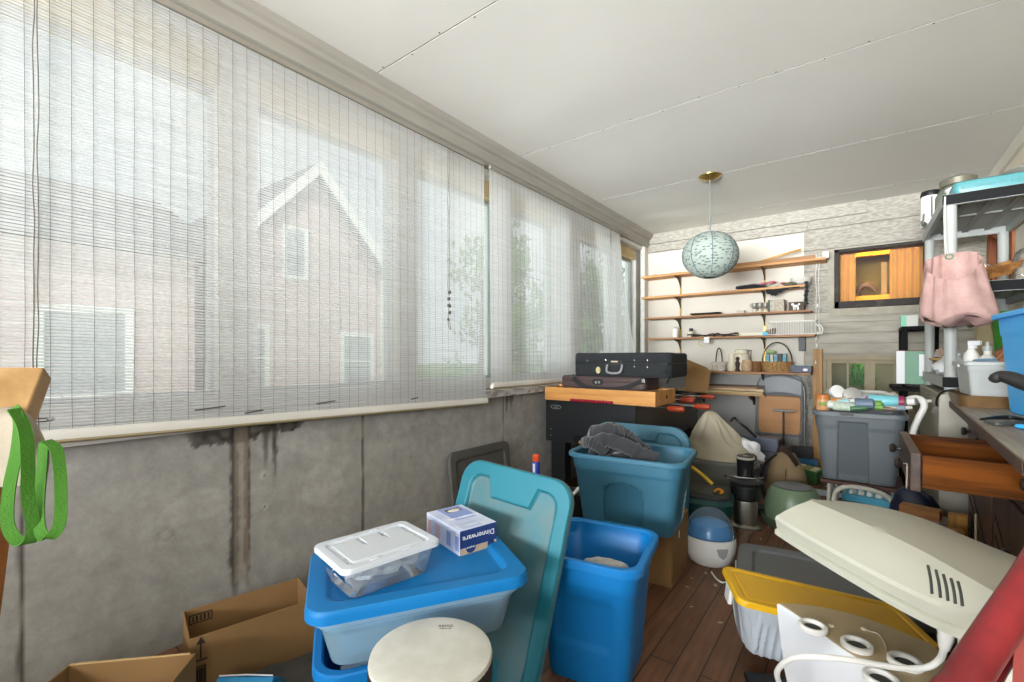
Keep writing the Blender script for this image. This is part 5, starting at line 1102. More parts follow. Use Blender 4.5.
# dark green tool tub with a ribbed black lid and yellow handle
t = thing('tool_tub', 'dark green tub with a ribbed black lid and a yellow bail handle', 'tub', (-.80, 2.945, 0), R(10))
M_dgreen = mat('dark bottle green plastic', '14443f', .45, var=.1)
MB().loft([ring(rr(.34, .30, .07, 6), 0), ring(rr(.40, .35, .08, 6), .15), ring(rr(.41, .36, .08, 6), .205), ring(rr(.37, .32, .08, 6), .225)]).build('tub_body', M_dgreen, t)
MB().loft([ring(rr(.37, .31, .07, 6), .2255), ring(rr(.37, .31, .07, 6), .243), ring(rr(.34, .28, .06, 6), .25), ring(rr(.32, .26, .06, 6), .244)]).build('lid', mat('dark ribbed lid', '2b2f2b', .6, var=.1), t)
mb = MB()
for k in range(7): mb.box(-.13, -.10+.03*k, .2445, .09, -.088+.03*k, .2535)
mb.build('lid_ridges', mat('olive rib', '4c4f44', .6), t, smooth=0)
MB().tube(bez([(-.19, .10, .19), (-.17, .11, .30), (-.08, .12, .355), (.0, .11, .32), (.08, .09, .26)], 30), .011, 10).build('yellow_handle', mat('yellow plastic', 'e0b21f', .4), t)
MB().tube(bez([(.10, -.06, .256), (.12, -.04, .268), (.145, -.06, .264), (.135, -.085, .258)], 16), .007, 8).build('orange_latch', mat('orange plastic', 'd88a1e', .4), t)
MB().at((-.19, -.15, .20)).ball((0, 0, 0), .012, 10, 8).build('yellow_knob', mat('yellow plastic', 'e0b21f', .4), t)
# humidifier
t = thing('humidifier', 'white humidifier with a clear blue domed tank on the floor', 'humidifier', (-.622, 2.52, 0), R(20))
def egg(z, r): return [(r*1.05*math.cos(a), r*.95*math.sin(a), z) for a in [2*PI*q/36 for q in range(36)]]
MB().loft([egg(0, .085), egg(.01, .098), egg(.06, .116), egg(.11, .12), egg(.135, .118), egg(.14, .11)]).build('base', M_white2, t)
MB().loft([egg(.1405, .118), egg(.18, .112), egg(.22, .095), egg(.255, .068), egg(.275, .035), egg(.28, .004)]).build('clear_dome', clear('clear grey dome', 'cfe0ee', .14, .05, .1), t)
MB().loft([egg(.142, .104), egg(.165, .10), egg(.20, .083), egg(.215, .05), egg(.218, .004)]).build('water_tank', mat('aqua tank', '3585b5', .25, var=.15, vscale=12, spec=.6), t)
mb = MB().at((.045, -.108, .085), R(84), 0, R(22)); mb.prism([(-.028, .022), (-.018, -.012), (0, -.026), (.018, -.012), (.028, .022)], 0, .008); mb.build('control_badge', mat('grey control badge', '9fa0a0', .4), t, smooth=0)
mb = MB().tube(bez([(-.58, 2.38, .006), (-.54, 2.32, .005), (-.505, 2.31, .005), (-.488, 2.40, .005), (-.49, 2.48, .006), (-.50, 2.53, .03)], 40), .004, 8); o = mb.build('power_cord', M_white2); tag(o, 'white power cord looping on the floor by the humidifier', 'cord')
# coffee grinder / juicer
t = thing('juicer', 'tall black and steel juicer with a feed tube', 'juicer', (-.575, 3.185, 0), R(15))
M_steel = mat('brushed steel', 'a9a79b', .3, .9, var=.1, stretch=(1, 1, 12), vscale=8)
MB().loft([ring(rr(.17, .19, .05, 6), 0), ring(rr(.17, .19, .05, 6), .012), ring(rr(.15, .17, .05, 6), .02)]).build('base_plate', M_steel, t)
MB().loft([ring(rr(.13, .15, .05, 6), .0205), ring(rr(.135, .155, .05, 6), .14), ring(rr(.13, .15, .05, 6), .165)]).build('motor_housing', M_steel, t)
MB().lathe([(.068, .1655), (.085, .18), (.088, .25), (.08, .262), (.06, .27)], 32).build('bowl', M_black, t)
MB().lathe([(.09, .2705), (.092, .28), (.07, .296), (.05, .305)], 32).build('clear_lid', mat('smoky lid', '2a2b2c', .3, spec=.4), t)
MB().lathe([(.05, .306), (.047, .33), (.05, .41), (.053, .415), (.053, .43), (.045, .436), (.01, .436)], 28).build('feed_tube', mat('dark feed tube', '1e1f20', .25), t)
MB().lathe([(.0535, .418), (.054, .432), (.0, .4375)], 28, cap=False).build('plunger_cap', mat('pale plunger cap', 'a8a698', .4), t)
MB().tube(bez([(-.11, -.02, .30), (-.115, -.06, .315), (-.04, -.105, .32), (.05, -.1, .32), (.10, -.03, .315)], 26), .0055, 8).build('locking_bar', M_chrome, t)
MB().tube(bez([(.06, .06, .17), (.10, .02, .25), (.085, -.04, .29)], 16), .012, 8).build('side_arm', M_black, t)
o = MB().box(-.12, -.05, 0, .12, .05, .05).build('black_tool_case', M_black, smooth=0, bevel=.012); place(o, (-.60, 3.45, .001), R(25)); tag(o, 'flat black case lying between the juicer and grey bin', 'case')
o = crumple((0, 0, .05), (.11, .08, .055), .25, 14, 12, 28, 16, 0).build('black_bag_heap', mat('black nylon', '1b1b1d', .7, var=.2)); place(o, (-.84, 3.37, .001)); tag(o, 'crumpled black nylon bag in front of the grey bin', 'bag')
# backpack
t = thing('backpack', 'tan drawstring backpack with dark brown straps slumped on the floor', 'backpack', (-.43, 3.88, 0), R(-8))
def bp(i, j):
    a = 2*PI*i; k = (1-j); r_ = .145*(.12+.88*math.sin(PI*min(1, .12+.88*k)*.56)**.9) if k < 1 else .14
    z = .37*j**.95; lean = .03*j
    return (r_*math.cos(a)*(1+.06*nz(math.cos(a)*2, math.sin(a)*2, j*4))-.01*j, r_*.75*math.sin(a)*(1+.05*math.sin(a*6+j*3)*j)+lean, z)
mb = MB(); n = 40
def bpr(j): return [bp(q/n, j) for q in range(n)]
mb.loft([[(p[0]*.8, p[1]*.8, .002) for p in bpr(0)]]+[bpr(j/18) for j in range(1, 19)]); mb.build('bag_body', mat('tan canvas', '8d7859', .9, var=.18, vscale=8, bump=.25, bscale=120), t)
M_dbr = mat('dark brown strap', '33241b', .8)
mb = MB()
mb.ribbon(bez([(-.05, -.05, .345), (-.12, -.08, .26), (-.135, -.115, .13), (-.10, -.125, .02)], 24), .03, .006, (.4, 1, 0)); mb.build('shoulder_strap', M_dbr, t, smooth=0)
MB().ribbon(bez([(-.06, .0, .36), (-.02, -.055, .385), (.03, -.05, .36), (.08, -.03, .28)], 24), .035, .006, (0, .6, 1)).build('shoulder_strap', M_dbr, t, smooth=0)
MB().lathe([(.05, .365), (.04, .385), (.045, .40), (.02, .405)], 20).build('gathered_top', M_dbr, t)
MB().tube([(.02, -.108, .03), (.018, -.075, .25)], .003, 6).build('seam', M_dbr, t)
# upturned green bowl
t = thing('green_bowl', 'large cloudy green bowl lying upside down on its tray', 'bowl', (-.335, 3.36, 0))
M_gbowl = mat('sage green plastic', '6c7e62', .35, var=.12, vscale=6)
MB().lathe([(.165, 0), (.172, .012), (.178, .055), (.172, .06), (.160, .02)], 44).build('tray', mat('olive tray', '4c5a46', .4), t)
MB().lathe([(.158, .022), (.162, .06), (.158, .13), (.142, .20), (.122, .235), (.112, .243), (.05, .247), (.002, .247)], 44).build('bowl_shell', M_gbowl, t)
MB().lathe([(.105, .2455), (.108, .2485), (.1, .2505), (.002, .2505)], 40).build('grey_foot', mat('dusty grey foot', '6f7478', .5), t)
# green game box and blue things by the wall
t = thing('green_box', 'green printed box with picture panels lying tilted on the floor', 'box', (-.40, 4.62, .012), R(-22), rx=R(8), ry=R(4))
MB().box(-.15, -.06, 0, .15, .06, .115).build('box_body', mat('green card', '4d7a4c', .5, var=.15), t, smooth=0, bevel=.003)
mb = MB()
for k, x in enumerate((-.11, -.055, .0, .055, .11)): mb.mat(k % 2).box(x-.022, -.045, .115, x+.022, .045, .1165)
mb.build('picture_panel', [mat('cream panel print', 'c9c6a4', .5, var=.3, vscale=40), mat('olive panel print', '8a8f55', .5, var=.3, vscale=40)], t, smooth=0)
mb = MB()
for x in (-.06, .03): mb.at((x, -.0605, .05), R(90)).lathe([(.014, 0), (.014, .001)], 14)
mb.build('round_hole', M_black, t)
o = MB().box(-.17, -.04, 0, .17, .04, .13).build('blue_box', mat('royal blue card', '2f6f9f', .5, var=.25, vscale=20), smooth=0, bevel=.003); place(o, (-.47, 4.93, .001), R(3)); tag(o, 'blue box on the floor against the back wall by the pine stud', 'box')
o = MB().box(-.09, -.04, 0, .09, .04, .10).build('dark_box', M_black, smooth=0, bevel=.004); place(o, (-.43, 4.935, .1325), R(3)); tag(o, 'black box on top of the blue box', 'box')
for k, (x, y, w_, d_, a, lab) in enumerate(((-.22, 4.28, .24, .17, 15, 'pale blue paper sheet on the floor beside the green bowl'), (.2, 4.22, .2, .15, -30, 'white blue paper on the floor beneath the grey tote'), (-.12, 4.50, .18, .12, 40, 'small paper sheet on the floor behind the tubular stool'))):
    o = MB().grid(6, 6, lambda i, j: (w_*(i-.5), d_*(j-.5), .002+.004*math.sin(i*5+k)*j)).build('paper_sheet', mat('pale blue paper', 'b9c9dc', .7, var=.06), solid=.001); place(o, (x, y, .002), R(a)); tag(o, lab, 'paper', 'loose papers on the floor')
t = thing('counting_toy', 'light blue toy tray with rows of white knobs on the floor', 'toy', (.05, 4.26, .0), R(-6))
M_aq = mat('light blue plastic', '4fb0d0', .4, var=.06)
MB().loft([ring(rr(.30, .20, .02), 0), ring(rr(.30, .20, .02), .04), ring(rr(.28, .18, .02), .045), ring(rr(.27, .17, .02), .03)]).build('toy_tray', M_aq, t)
for i in range(4):
    for j in range(2):
        MB().at((-.10+.052*i, .02+.055*j, .03)).lathe([(.02, 0), (.02, .012), (.012, .03), (.016, .045), (.008, .056), (.001, .058)], 14).build('white_knob', M_white2, t)
# ================================================================ right side
M_gtote = mat('storm grey tote plastic', '5f6669', .45, var=.06, vscale=3, bump=.04, bscale=200)
M_tubeg = mat('beige grey tube enamel', 'b3b1a4', .4, var=.06)
# --- tubular stool carrying the grey tote
t = thing('tubular_stool', 'low stool with pale bent tube legs beneath the grey tote', 'stool', (0, 0, 0))
MB().box(-.20, 3.50, .262, .21, 3.88, .284).build('seat', mat('dark red brown seat', '4a2a20', .6, var=.15), t, smooth=0, bevel=.004)
for y in (3.44, 3.905):
    MB().tube(bez([(-.135, y, .0), (-.13, y, .16), (-.115, y, .235), (-.06, y, .272), (.05, y, .272), (.13, y, .24), (.185, y, .14), (.225, y, .0)], 50), .0135, 10).build('leg', M_tubeg, t)
for (x, xb) in ((-.155, -.165), (.19, .25)):
    for y in (3.54, 3.83): MB().tube([(xb, y, .0), (x, y, .262)], .0115, 10).build('leg', M_tubeg, t)
# --- grey tote full of bottles
GT = (-.01, 3.685); GZ = .2845
t = thing('storage_tote', 'storm grey tote full of craft bottles on the tubular stool', 'storage tote', (*GT, GZ), R(0))
def dent_g(x, y, z): return .011*step(max(abs(x+.025)-.078+.02*z, z-.375), .004) if abs(y) > .1 else .010*step(max(abs(y)-.07, z-.36), .006)
tote_body(MB(), .475, .44, .435, .84, .045, dent=dent_g, rim=.02, lip=.03, ns=60, nl=30, zin=.03).build('tub', M_gtote, t)
MB().box(-.09, -.221, .415, -.02, -.2185, .435).build('latch_notch', M_dgrey, t, smooth=0)
o = crumple((0, 0, .18), (.16, .14, .19), .12, 12, 6, 30, 20, .0).build('paper_filling', mat('mixed grey paper', '9a978e', .9, col2='5d5b56', vscale=20)); place(o, (*GT, GZ+.033)); tag(o, 'crumpled grey paper filling under the bottles in the grey tote', 'paper')
def bottle(lab, u, v, Y, r, l, body, cap, rz=0, ry=R(90), capl=.25, cat='bottle', neck=.6):
    p = onY(u, v, Y); t = thing('craft_bottle', lab, cat, p, rz, 'bottles and jars in the grey tote', ry=ry)
    MB().lathe([(r*.92, -l/2), (r, -l/2+r*.15), (r, l*.5-l*capl-r*.3), (r*neck, l/2-l*capl)], 18).build('bottle_body', body, t)
    MB().lathe([(r*neck*1.08, l/2-l*capl+.0005), (r*neck*1.08, l/2-.003), (r*neck*.9, l/2)], 16).build('cap', cap, t)
    return t
cm = lambda n, c, **k: mat(n, c, k.pop('rough', .4), **k)
bottle('orange plastic jar standing at the left front of the grey tote', 823, 402, 3.56, .038, .10, cm('orange jar', 'cf9a6c', var=.2), cm('orange jar lid', 'c97c3a'), 0, 0, .3, 'jar', .95)
bottle('round jar with a white lid tipped toward the room in the grey tote', 834.5, 393, 3.72, .042, .09, cm('silver jar', 'b8b6b4', metal=.4), cm('white jar lid', 'efeeea'), R(-60), R(70), .3, 'jar', .95)
bottle('orange topped bottle lying behind the orange jar', 838, 402, 3.60, .026, .12, cm('bright orange', 'e08a28'), M_white2, R(20), R(80))
bottle('purple ringed round tin tilted in the middle of the grey tote', 851, 396, 3.70, .05, .07, cm('grey purple tin', '9a98ae', metal=.3, var=.3, vscale=30), cm('silver tin lid', 'cfcdc6', metal=.5), R(-70), R(65), .3, 'tin', .9)
bottle('white bottle with an olive green cap lying along the front of the grey tote', 835, 405, 3.53, .026, .17, cm('white bottle print', 'd8dcd2', var=.25, vscale=50), cm('olive cap', '7f9a3f'), R(175), R(86))
bottle('pale aqua bottle lying behind the front row', 850, 402, 3.60, .02, .14, cm('aqua bottle', '9fd0d2'), cm('teal cap', '3d9aa0'), R(8), R(88))
bottle('white printed bottle with a lime cap at the front of the grey tote', 848, 407, 3.52, .026, .15, cm('pale green print', 'c3d2bd', var=.3, vscale=60), cm('lime cap', '8fc02c'), R(4), R(90))
bottle('slate blue labelled bottle lying at the front middle of the grey tote', 868, 404, 3.53, .034, .13, cm('slate label', '64768a', var=.15), cm('green neck', '6fa03a'), R(2), R(88))
bottle('green glue bottle with a long nozzle lying right of the slate one', 881, 407, 3.53, .02, .16, cm('leaf green bottle', '6f9f46'), cm('pale nozzle', 'c9cdb5'), R(-4), R(90), .4, neck=.35)
bottle('cyan bottle with a magenta cap lying at the right of the grey tote', 886, 401, 3.58, .036, .17, cm('cyan label', '79c3cc', var=.1), cm('magenta cap', 'a3234f'), R(-3), R(90), .16, neck=.9)
bottle('magenta topped small bottle left of the cyan one', 876, 399, 3.66, .03, .10, cm('magenta bottle', 'a82a55'), cm('lime top', 'a4c85a'), R(30), R(75))
bottle('clear bottle lying at the right end of the grey tote', 899, 402, 3.64, .034, .15, clear('clear bottle', 'e2e6e4', .3), M_white2, R(-10), R(84))
bottle('clear spray bottle hanging over the right rim of the grey tote', 910, 402, 3.72, .024, .2, clear('clear bottle', 'e2e6e4', .3), M_white2, R(10), R(84), .3, neck=.4)
bottle('tiny brown bottle at the right front corner of the grey tote', 892, 409, 3.53, .014, .10, cm('brown bottle', '6e5a48'), M_black, R(5), R(90))
for k_, (lab_, u_, v_, Y_, r_, l_, c_, k2_, a_) in enumerate((
    ('small white tube across the middle of the grey tote', 860, 400, 3.60, .014, .12, 'd9d6cc', 'b9b6ac', 25), ('violet capped little bottle behind the slate blue one', 869, 398, 3.66, .018, .09, 'b9b0c8', '7a5f9a', -30),
    ('tan lidded clear pot at the back right of the grey tote', 893, 397, 3.76, .03, .06, 'cfc9bd', 'b89a6c', 60), ('dark green bottle half buried at the front of the grey tote', 862, 408, 3.51, .017, .12, '3f6a45', '24352a', 8),
    ('grey blue paint tube at the front right of the grey tote', 900, 408, 3.53, .016, .11, '8d9aa8', 'd5d2c8', -12), ('cream paint pot at the left of the grey tote', 829, 400, 3.66, .024, .06, 'd8cfb8', 'a5745a', 70),
    ('brown capped white bottle beside the round purple tin', 843, 400, 3.64, .017, .11, 'dcd8ce', '8a5a3a', -20), ('peach tube by the magenta topped bottle', 879, 404, 3.56, .014, .12, 'd9a98c', 'e9e4da', 15))):
    bottle(lab_, u_, v_, Y_, r_, l_, cm('tone '+c_, c_, var=.2, vscale=40), cm('tone '+k2_, k2_), R(a_), R(82))
bottle('grey tube lying behind the cyan bottle', 866, 397, 3.72, .024, .12, cm('grey tube', 'a9a59c'), M_white2, R(160), R(85))
t = thing('plastic_tray', 'pale grey tray rim standing behind the bottles in the grey tote', 'tray', (0, 0, 0))
P = [onY(u, v, 3.84) for u, v in ((839, 404), (840, 397), (845, 392.5), (855, 391.5), (870, 392), (884, 393), (891, 397), (893, 404))]
MB().tube(bez(P, 40), .012, 8).build('tray_rim', mat('pale grey plastic', 'bdbcb4', .4), t)
mb = MB(); mb.loft([[p+Vector((0, .004, 0)) for p in P], [p+Vector((0, .004, -.05-0*k)) for k, p in enumerate(P)]], closed=False); mb.build('tray_wall', mat('pale grey plastic', 'bdbcb4', .4), t, solid=.003)
# white bent pipe
o = MB().tube(bez([onY(u, v, Y) for u, v, Y in ((905, 401, 3.78), (914, 398, 3.76), (922, 400, 3.73), (924, 407, 3.71), (919, 417, 3.7), (913, 432, 3.68), (911, 455, 3.68), (911, 506, 3.68))], 40), .018, 14).build('bent_pipe', M_white2); tag(o, 'white bent plastic pipe standing right of the grey tote', 'pipe')

M_stand = mat('matt black stand', '0b0b0c', .65, spec=.15)
# --- black stand in the corner with the mint box and the green carton
bX0, bX1 = .255, .47
t = thing('black_stand', 'narrow black stand in the corner holding the green and white carton', 'stand', (0, 0, 0))
for zz, y_ in ((1.262, 4.62), (.80, 4.45), (.30, 4.62)): MB().box(bX0-(.06 if y_ < 4.5 else 0), y_, zz, bX1, 5.02, zz+.028).build('shelf', M_stand, t, smooth=0, bevel=.003)
for (x, y) in ((bX0+.02, 4.64), (bX1-.02, 4.64), (bX0+.02, 5.0), (bX1-.02, 5.0)): MB().box(x-.017, y-.017, 0, x+.017, y+.017, 1.262).build('post', M_stand, t, smooth=0)
o = MB().box(-.05, -.04, 0, .05, .04, .085).build('mint_box', mat('white carton', 'd9dcd3', .6), smooth=0, bevel=.002); place(o, (bx(909, 4.68), 4.68, 1.2905)); tag(o, 'small white and mint box on top of the black stand', 'box')
MB().box(-.0505, -.0405, .001, -.018, .0405, .0852).build('mint_side', mat('mint print', '8fd3b3', .6), o, smooth=0)
t = thing('plate', 'dark grey round plate under the green and white carton', 'plate', (bx(917, 4.54), 4.54, .8285)); MB().lathe([(.04, 0), (.06, .006), (.076, .022), (.076, .026), (.05, .012), (.002, .008)], 36).build('plate_body', M_dgrey, t)
t = thing('green_carton', 'green and white carton with a red edge on the black stand', 'carton', (bx(908, 4.54), 4.54, .855), R(-4))
MB().box(-.065, -.045, 0, .11, .045, .245).build('carton_body', mat('sage green print', '6f9a80', .55, var=.06), t, smooth=0, bevel=.002)
MB().box(-.0665, -.046, 0, -.018, .046, .2455).build('white_panel', M_paper, t, smooth=0); MB().box(.062, -.0462, .06, .1105, -.0452, .22).build('pale_label', M_paper, t, smooth=0); MB().box(-.067, -.0465, .2455, .1105, .0465, .249).build('red_edge', mat('brick red', '8a4436', .7), t, smooth=0)

# --- filing cabinet under the shelf unit
t = thing('filing_cabinet', 'long greige metal cabinet under the grey shelf unit', 'cabinet', (0, 0, 0))
M_cab = mat('greige metal', '9c978a', .45, .2, var=.12, vscale=4)
MB().box(.345, 3.44, 0, .79, 4.43, .858).build('cabinet_body', M_cab, t, smooth=0, bevel=.004)
for (u, v) in ((929, 393.5), (933, 412)):
    p = onX(u, v, .345); MB().at(p, 0, R(-90)).lathe([(.009, 0), (.009, .004), (.005, .006)], 12).build('lock', M_chrome, t)
p = onX(940, 398, .345); MB().tube(bez([(.345, 3.45, .79), (.335, 3.43, .80), (.338, 3.40, .84), (.36, 3.37, .875), (.40, 3.35, .885)], 20), .005, 8).build('wire_hook', M_black, t)

# --- grey resin shelf unit
M_resin = mat('light grey resin', 'a7aaa6', .5, var=.05); M_strip = mat('charcoal label strip', '1b1c1d', .75, spec=.2, var=.08); M_under = mat('grey resin underside', '9b9c96', .6, var=.08)
sx0, sx1, sy0, sy1 = .36, .79, 3.41, 4.42
t = thing('shelf_unit', 'light grey resin shelf unit with charcoal front strips along the right wall', 'shelving', (0, 0, 0))
levels = [(1.883, 1.94), (1.402, 1.458), (.892, .952)]
for z0, z1 in levels:
    mb = MB().box(sx0, sy0, z0, sx0+.022, sy1, z1).box(sx1-.022, sy0, z0, sx1, sy1, z1).box(sx0+.022, sy0, z0, sx1-.022, sy0+.022, z1).box(sx0+.022, sy1-.022, z0, sx1-.022, sy1, z1).box(sx0+.022, sy0+.022, z1-.014, sx1-.022, sy1-.022, z1-.003)
    s = mb.build('shelf', M_resin, t, smooth=0); mb = MB()
    for k in range(1, 4): x = lerp(sx0, sx1, k/4); mb.box(x-.014, sy0+.022, z0+.030, x+.014, sy1-.022, z1-.0145)
    mb.box(sx0+.022, (sy0+sy1)/2-.02, z0+.034, sx1-.022, (sy0+sy1)/2+.02, z1-.0145); mb.build('rib', M_under, s, smooth=0)
    MB().box(sx0-.002, sy0-.004, z0+.002, sx1+.0, sy0-.0005, z1-.002).build('label_strip', M_strip, s, smooth=0)
for (x, y) in ((sx0+.034, sy0+.034), (sx1-.034, sy0+.034), (sx0+.034, sy1-.034), (sx1-.034, sy1-.034)):
    for (z0, z1) in ((.8585, .892), (.952, 1.402), (1.458, 1.883)): MB().at((x, y, 0)).lathe([(.026, z0), (.027, z0+.01), (.027, z1-.01), (.026, z1)], 20).build('post', M_resin, t)
TS = 1.9405
# teal packet tray, jar, bowl, dispenser on the top shelf
t = thing('teal_case', 'long aqua plastic case with embossed lettering on the front of the top shelf', 'case', (.60, 3.52, TS))
M_aqua = mat('aqua plastic', '4f9094', .35, var=.1, vscale=14, bump=.1, bscale=40)
MB().loft([ring(rr(.38, .19, .03), 0), ring(rr(.40, .2, .03), .02), ring(rr(.39, .19, .03), .06), ring(rr(.36, .16, .03), .068)]).build('case_body', M_aqua, t, bevel=.002)
MB().at((-.02, -.1004, .024), R(86)).text('BLOOMWARE  C7   BOUNTY EL', .023, (0, 0, 0), (0, 0, 0), .0006, sx=.9).build('lettering', mat('dark aqua print', '45858a', .6), t, smooth=0)
t = thing('glass_jar', 'big grey green glass jar with a wide metal lid on the top shelf', 'jar', (.475, 3.86, TS))
MB().lathe([(.09, 0), (.105, .02), (.105, .10), (.085, .14), (.07, .155)], 36).build('glass_body', clear('green grey glass', 'c3cbb8', .45, .06, .3), t); MB().lathe([(.078, .1555), (.084, .16), (.084, .195), (.076, .2), (.002, .2)], 36).build('lid', mat('dull tin lid', '8d8a7a', .4, .6, var=.2), t)
t = thing('white_bowl', 'white plastic bowl in front of the big glass jar on the top shelf', 'bowl', (.47, 3.64, TS)); MB().lathe([(.05, 0), (.062, .012), (.072, .07), (.079, .078), (.079, .084), (.068, .08), (.055, .018)], 32).build('bowl_body', M_white2, t)
t = thing('soap_dispenser', 'tall white dispenser with a black cap and metal tap on the top shelf', 'dispenser', (.385, 4.22, TS))
MB().lathe([(.05, 0), (.053, .01), (.053, .20), (.05, .21)], 24).build('body', M_white2, t); MB().lathe([(.054, .2105), (.056, .22), (.05, .245), (.02, .25)], 24).build('cap', M_black, t)
MB().tube(bez([(-.03, -.05, .02), (-.05, -.075, .03), (-.045, -.085, .0), (-.03, -.08, .01)], 14), .009, 8).build('tap', M_chrome, t); MB().tube([(-.045, -.07, .03), (-.04, -.07, .085)], .006, 8).build('tap_lever', M_chrome, t); MB().tube([(.0, -.0535, .06), (.0, -.0535, .2)], .004, 6).build('sight_line', M_dgrey, t)
t = thing('spice_bottle', 'small bottle with a mustard lid at the back of the top shelf', 'bottle', (.66, 3.78, TS)); MB().lathe([(.03, 0), (.032, .01), (.032, .10), (.02, .125)], 20).build('bottle_body', clear('clear bottle', 'e2e6e4', .3), t); MB().lathe([(.022, .1255), (.024, .13), (.024, .158), (.02, .162)], 18).build('cap', mat('mustard lid', 'c09a3c', .5), t)
t = thing('glass_dish', 'pale glass dish with silver frosting on top of the aqua case', 'dish', (.70, 3.55, TS+.0685)); MB().lathe([(.05, 0), (.09, .02), (.10, .03), (.095, .032), (.05, .006)], 30).build('dish_body', clear('silver glass', 'dcd9d0', .5, .06, .3), t)
o = crumple((0, 0, .03), (.04, .035, .032), .3, 40, 4, 24, 16, 0).build('silver_ornament', mat('silver ornament', 'b9b3a5', .35, .5, var=.3, vscale=60)); place(o, (.70, 3.55, TS+.078)); tag(o, 'crumpled silver ornament in the pale glass dish', 'ornament')
# middle shelf: bread board basket, jars, glasses
MS = 1.4585
t = thing('bread_basket', 'long woven wooden bread basket on the middle shelf', 'basket', (.555, 3.54, MS+.085), R(4), rx=R(12), ry=R(-16))
MB().loft([[(x*.72, y*.7, -.055) for x, y in rr(.30, .13, .06, 8)], [(x, y, .0) for x, y in rr(.30, .13, .06, 8)], [(x*.94, y*.9, .0) for x, y in rr(.30, .13, .06, 8)], [(x*.68, y*.6, -.045) for x, y in rr(.30, .13, .06, 8)]]).build('woven_body', mat('brown rattan', '9a6a34', .7, col2='6b431c', vscale=26, contrast=(.4, .6)), t)
M_jarg = clear('clear jar glass', 'e6e2d6', .25, .04, .35)
for k, (x, y, r_, h_, lab) in enumerate(((.52, 3.92, .035, .15, 'clear drinking glass behind the bread basket, nearest the post'), (.60, 3.92, .035, .15, 'second clear drinking glass behind the bread basket'))):
    t = thing('drinking_glass', lab, 'glass', (x, y, MS+.001), group='glasses on the middle shelf'); MB().lathe([(r_*.8, 0), (r_, h_), (r_*.93, h_), (r_*.74, .012)], 24).build('glass_body', M_jarg, t)
t = thing('glass_jar', 'large upturned clear glass jar at the right of the middle shelf', 'jar', (.715, 3.55, MS+.001)); MB().lathe([(.05, 0), (.068, .02), (.07, .12), (.06, .15), (.04, .17), (.002, .174)], 32).build('jar_body', M_jarg, t)
for k, (x, y) in enumerate(((.44, 3.443), (.66, 3.443))):
    t = thing('glass_jar', ['small clear jar under the left end of the bread basket', 'small clear jar in front of the large upturned jar'][k], 'jar', (x, y, MS+.001)); MB().lathe([(.026, 0), (.03, .008), (.03, .04), (.024, .05), (.024, .056), (.02, .056)], 22).build('jar_body', M_jarg, t)
# low shelf: tan bucket, crumpled paper, spray bottles, green pot, dark cloth
LS = .9525
t = thing('tan_bowl', 'tan wooden bowl with a wide rim on the low shelf', 'bowl', (.49, 4.21, LS)); MB().lathe([(.05, 0), (.07, .01), (.085, .075), (.115, .085), (.115, .098), (.08, .096), (.06, .014)], 32).build('bowl_body', wood('tan bowl wood', 'bfa36a', '9a7d48', 'X', 6), t)
o = crumple((0, 0, .05), (.095, .16, .07), .35, 16, 5, 40, 26, 0).build('crumpled_paper', mat('crumpled white tissue', 'dcdcdd', .8, var=.08)); place(o, (.475, 3.86, LS+.001)); tag(o, 'crumpled white tissue paper on the low shelf', 'paper')
o = MB().prism_x([(-.08, 0), (.08, 0), (.05, .05), (-.02, .06)], -.05, .05).build('printed_card', mat('blue and tan card', 'a9b6c0', .6, col2='b0855a', vscale=14), smooth=0); place(o, (.475, 4.19, LS+.104), R(20)); tag(o, 'folded blue and tan card resting in the tan bowl', 'card')
def spray(lab, x, y, z, h, r, m, cap):
    t = thing('spray_bottle', lab, 'bottle', (x, y, z), R(-40)); MB().lathe([(r*.95, 0), (r, .008), (r, h*.55), (r*.45, h*.72)], 22).build('bottle_body', m, t); MB().lathe([(r*.42, h*.7205), (r*.45, h*.73), (r*.45, h*.82)], 16).build('collar', cap, t)
    MB().at((0, 0, h*.8205)).box(-r*.4, -r*.3, 0, r*1.3, r*.3, h*.12).box(r*.5, -r*.12, -h*.09, r*.75, r*.12, 0).build('spray_head', cap, t, smooth=0, bevel=.003); return t
M_pgrey = mat('pale grey bottle', 'b9bcb8', .3)
spray('white spray bottle behind the near shelf post', .50, 3.62, LS, .21, .034, M_white2, M_paper)
spray('tall white spray bottle with a silver neck behind the grey bin', .63, 3.55, LS, .205, .030, M_white2, M_pgrey)
t = thing('lotion_bottle', 'squat white lotion bottle beside the tall spray bottle', 'bottle', (.55, 3.53, LS)); MB().lathe([(.034, 0), (.036, .01), (.036, .10), (.016, .12), (.016, .14)], 22).build('bottle_body', M_white2, t); MB().lathe([(.02, .1405), (.02, .165), (.008, .168), (.008, .19)], 16).build('pump', M_pgrey, t)
t = thing('cream_jar', 'cream jar with a tan lid between the white bottles', 'jar', (.69, 3.50, LS)); MB().lathe([(.03, 0), (.034, .01), (.034, .07)], 22).build('jar_body', M_glaz, t); MB().lathe([(.036, .0705), (.036, .092), (.03, .096)], 22).build('lid', mat('tan lid', 'b08a62', .5), t)
o = crumple((0, 0, .06), (.09, .1, .09), .3, 14, 2, 34, 22, 0).build('dark_green_cloth', mat('dark green grey cloth', '3f4a46', .9, col2='8a8578', vscale=9, contrast=(.45, .55))); place(o, (.69, 3.80, LS+.001)); tag(o, 'dark green and grey cloth bundle on the low shelf', 'cloth')
t = thing('green_pot', 'bright green pot at the back of the low shelf', 'pot', (.735, 4.15, LS)); MB().lathe([(.05, 0), (.07, .36), (.076, .37), (.076, .39), (.066, .385), (.046, .01)], 26).build('pot_body', mat('bright green plastic', '3f8f2c', .4), t)
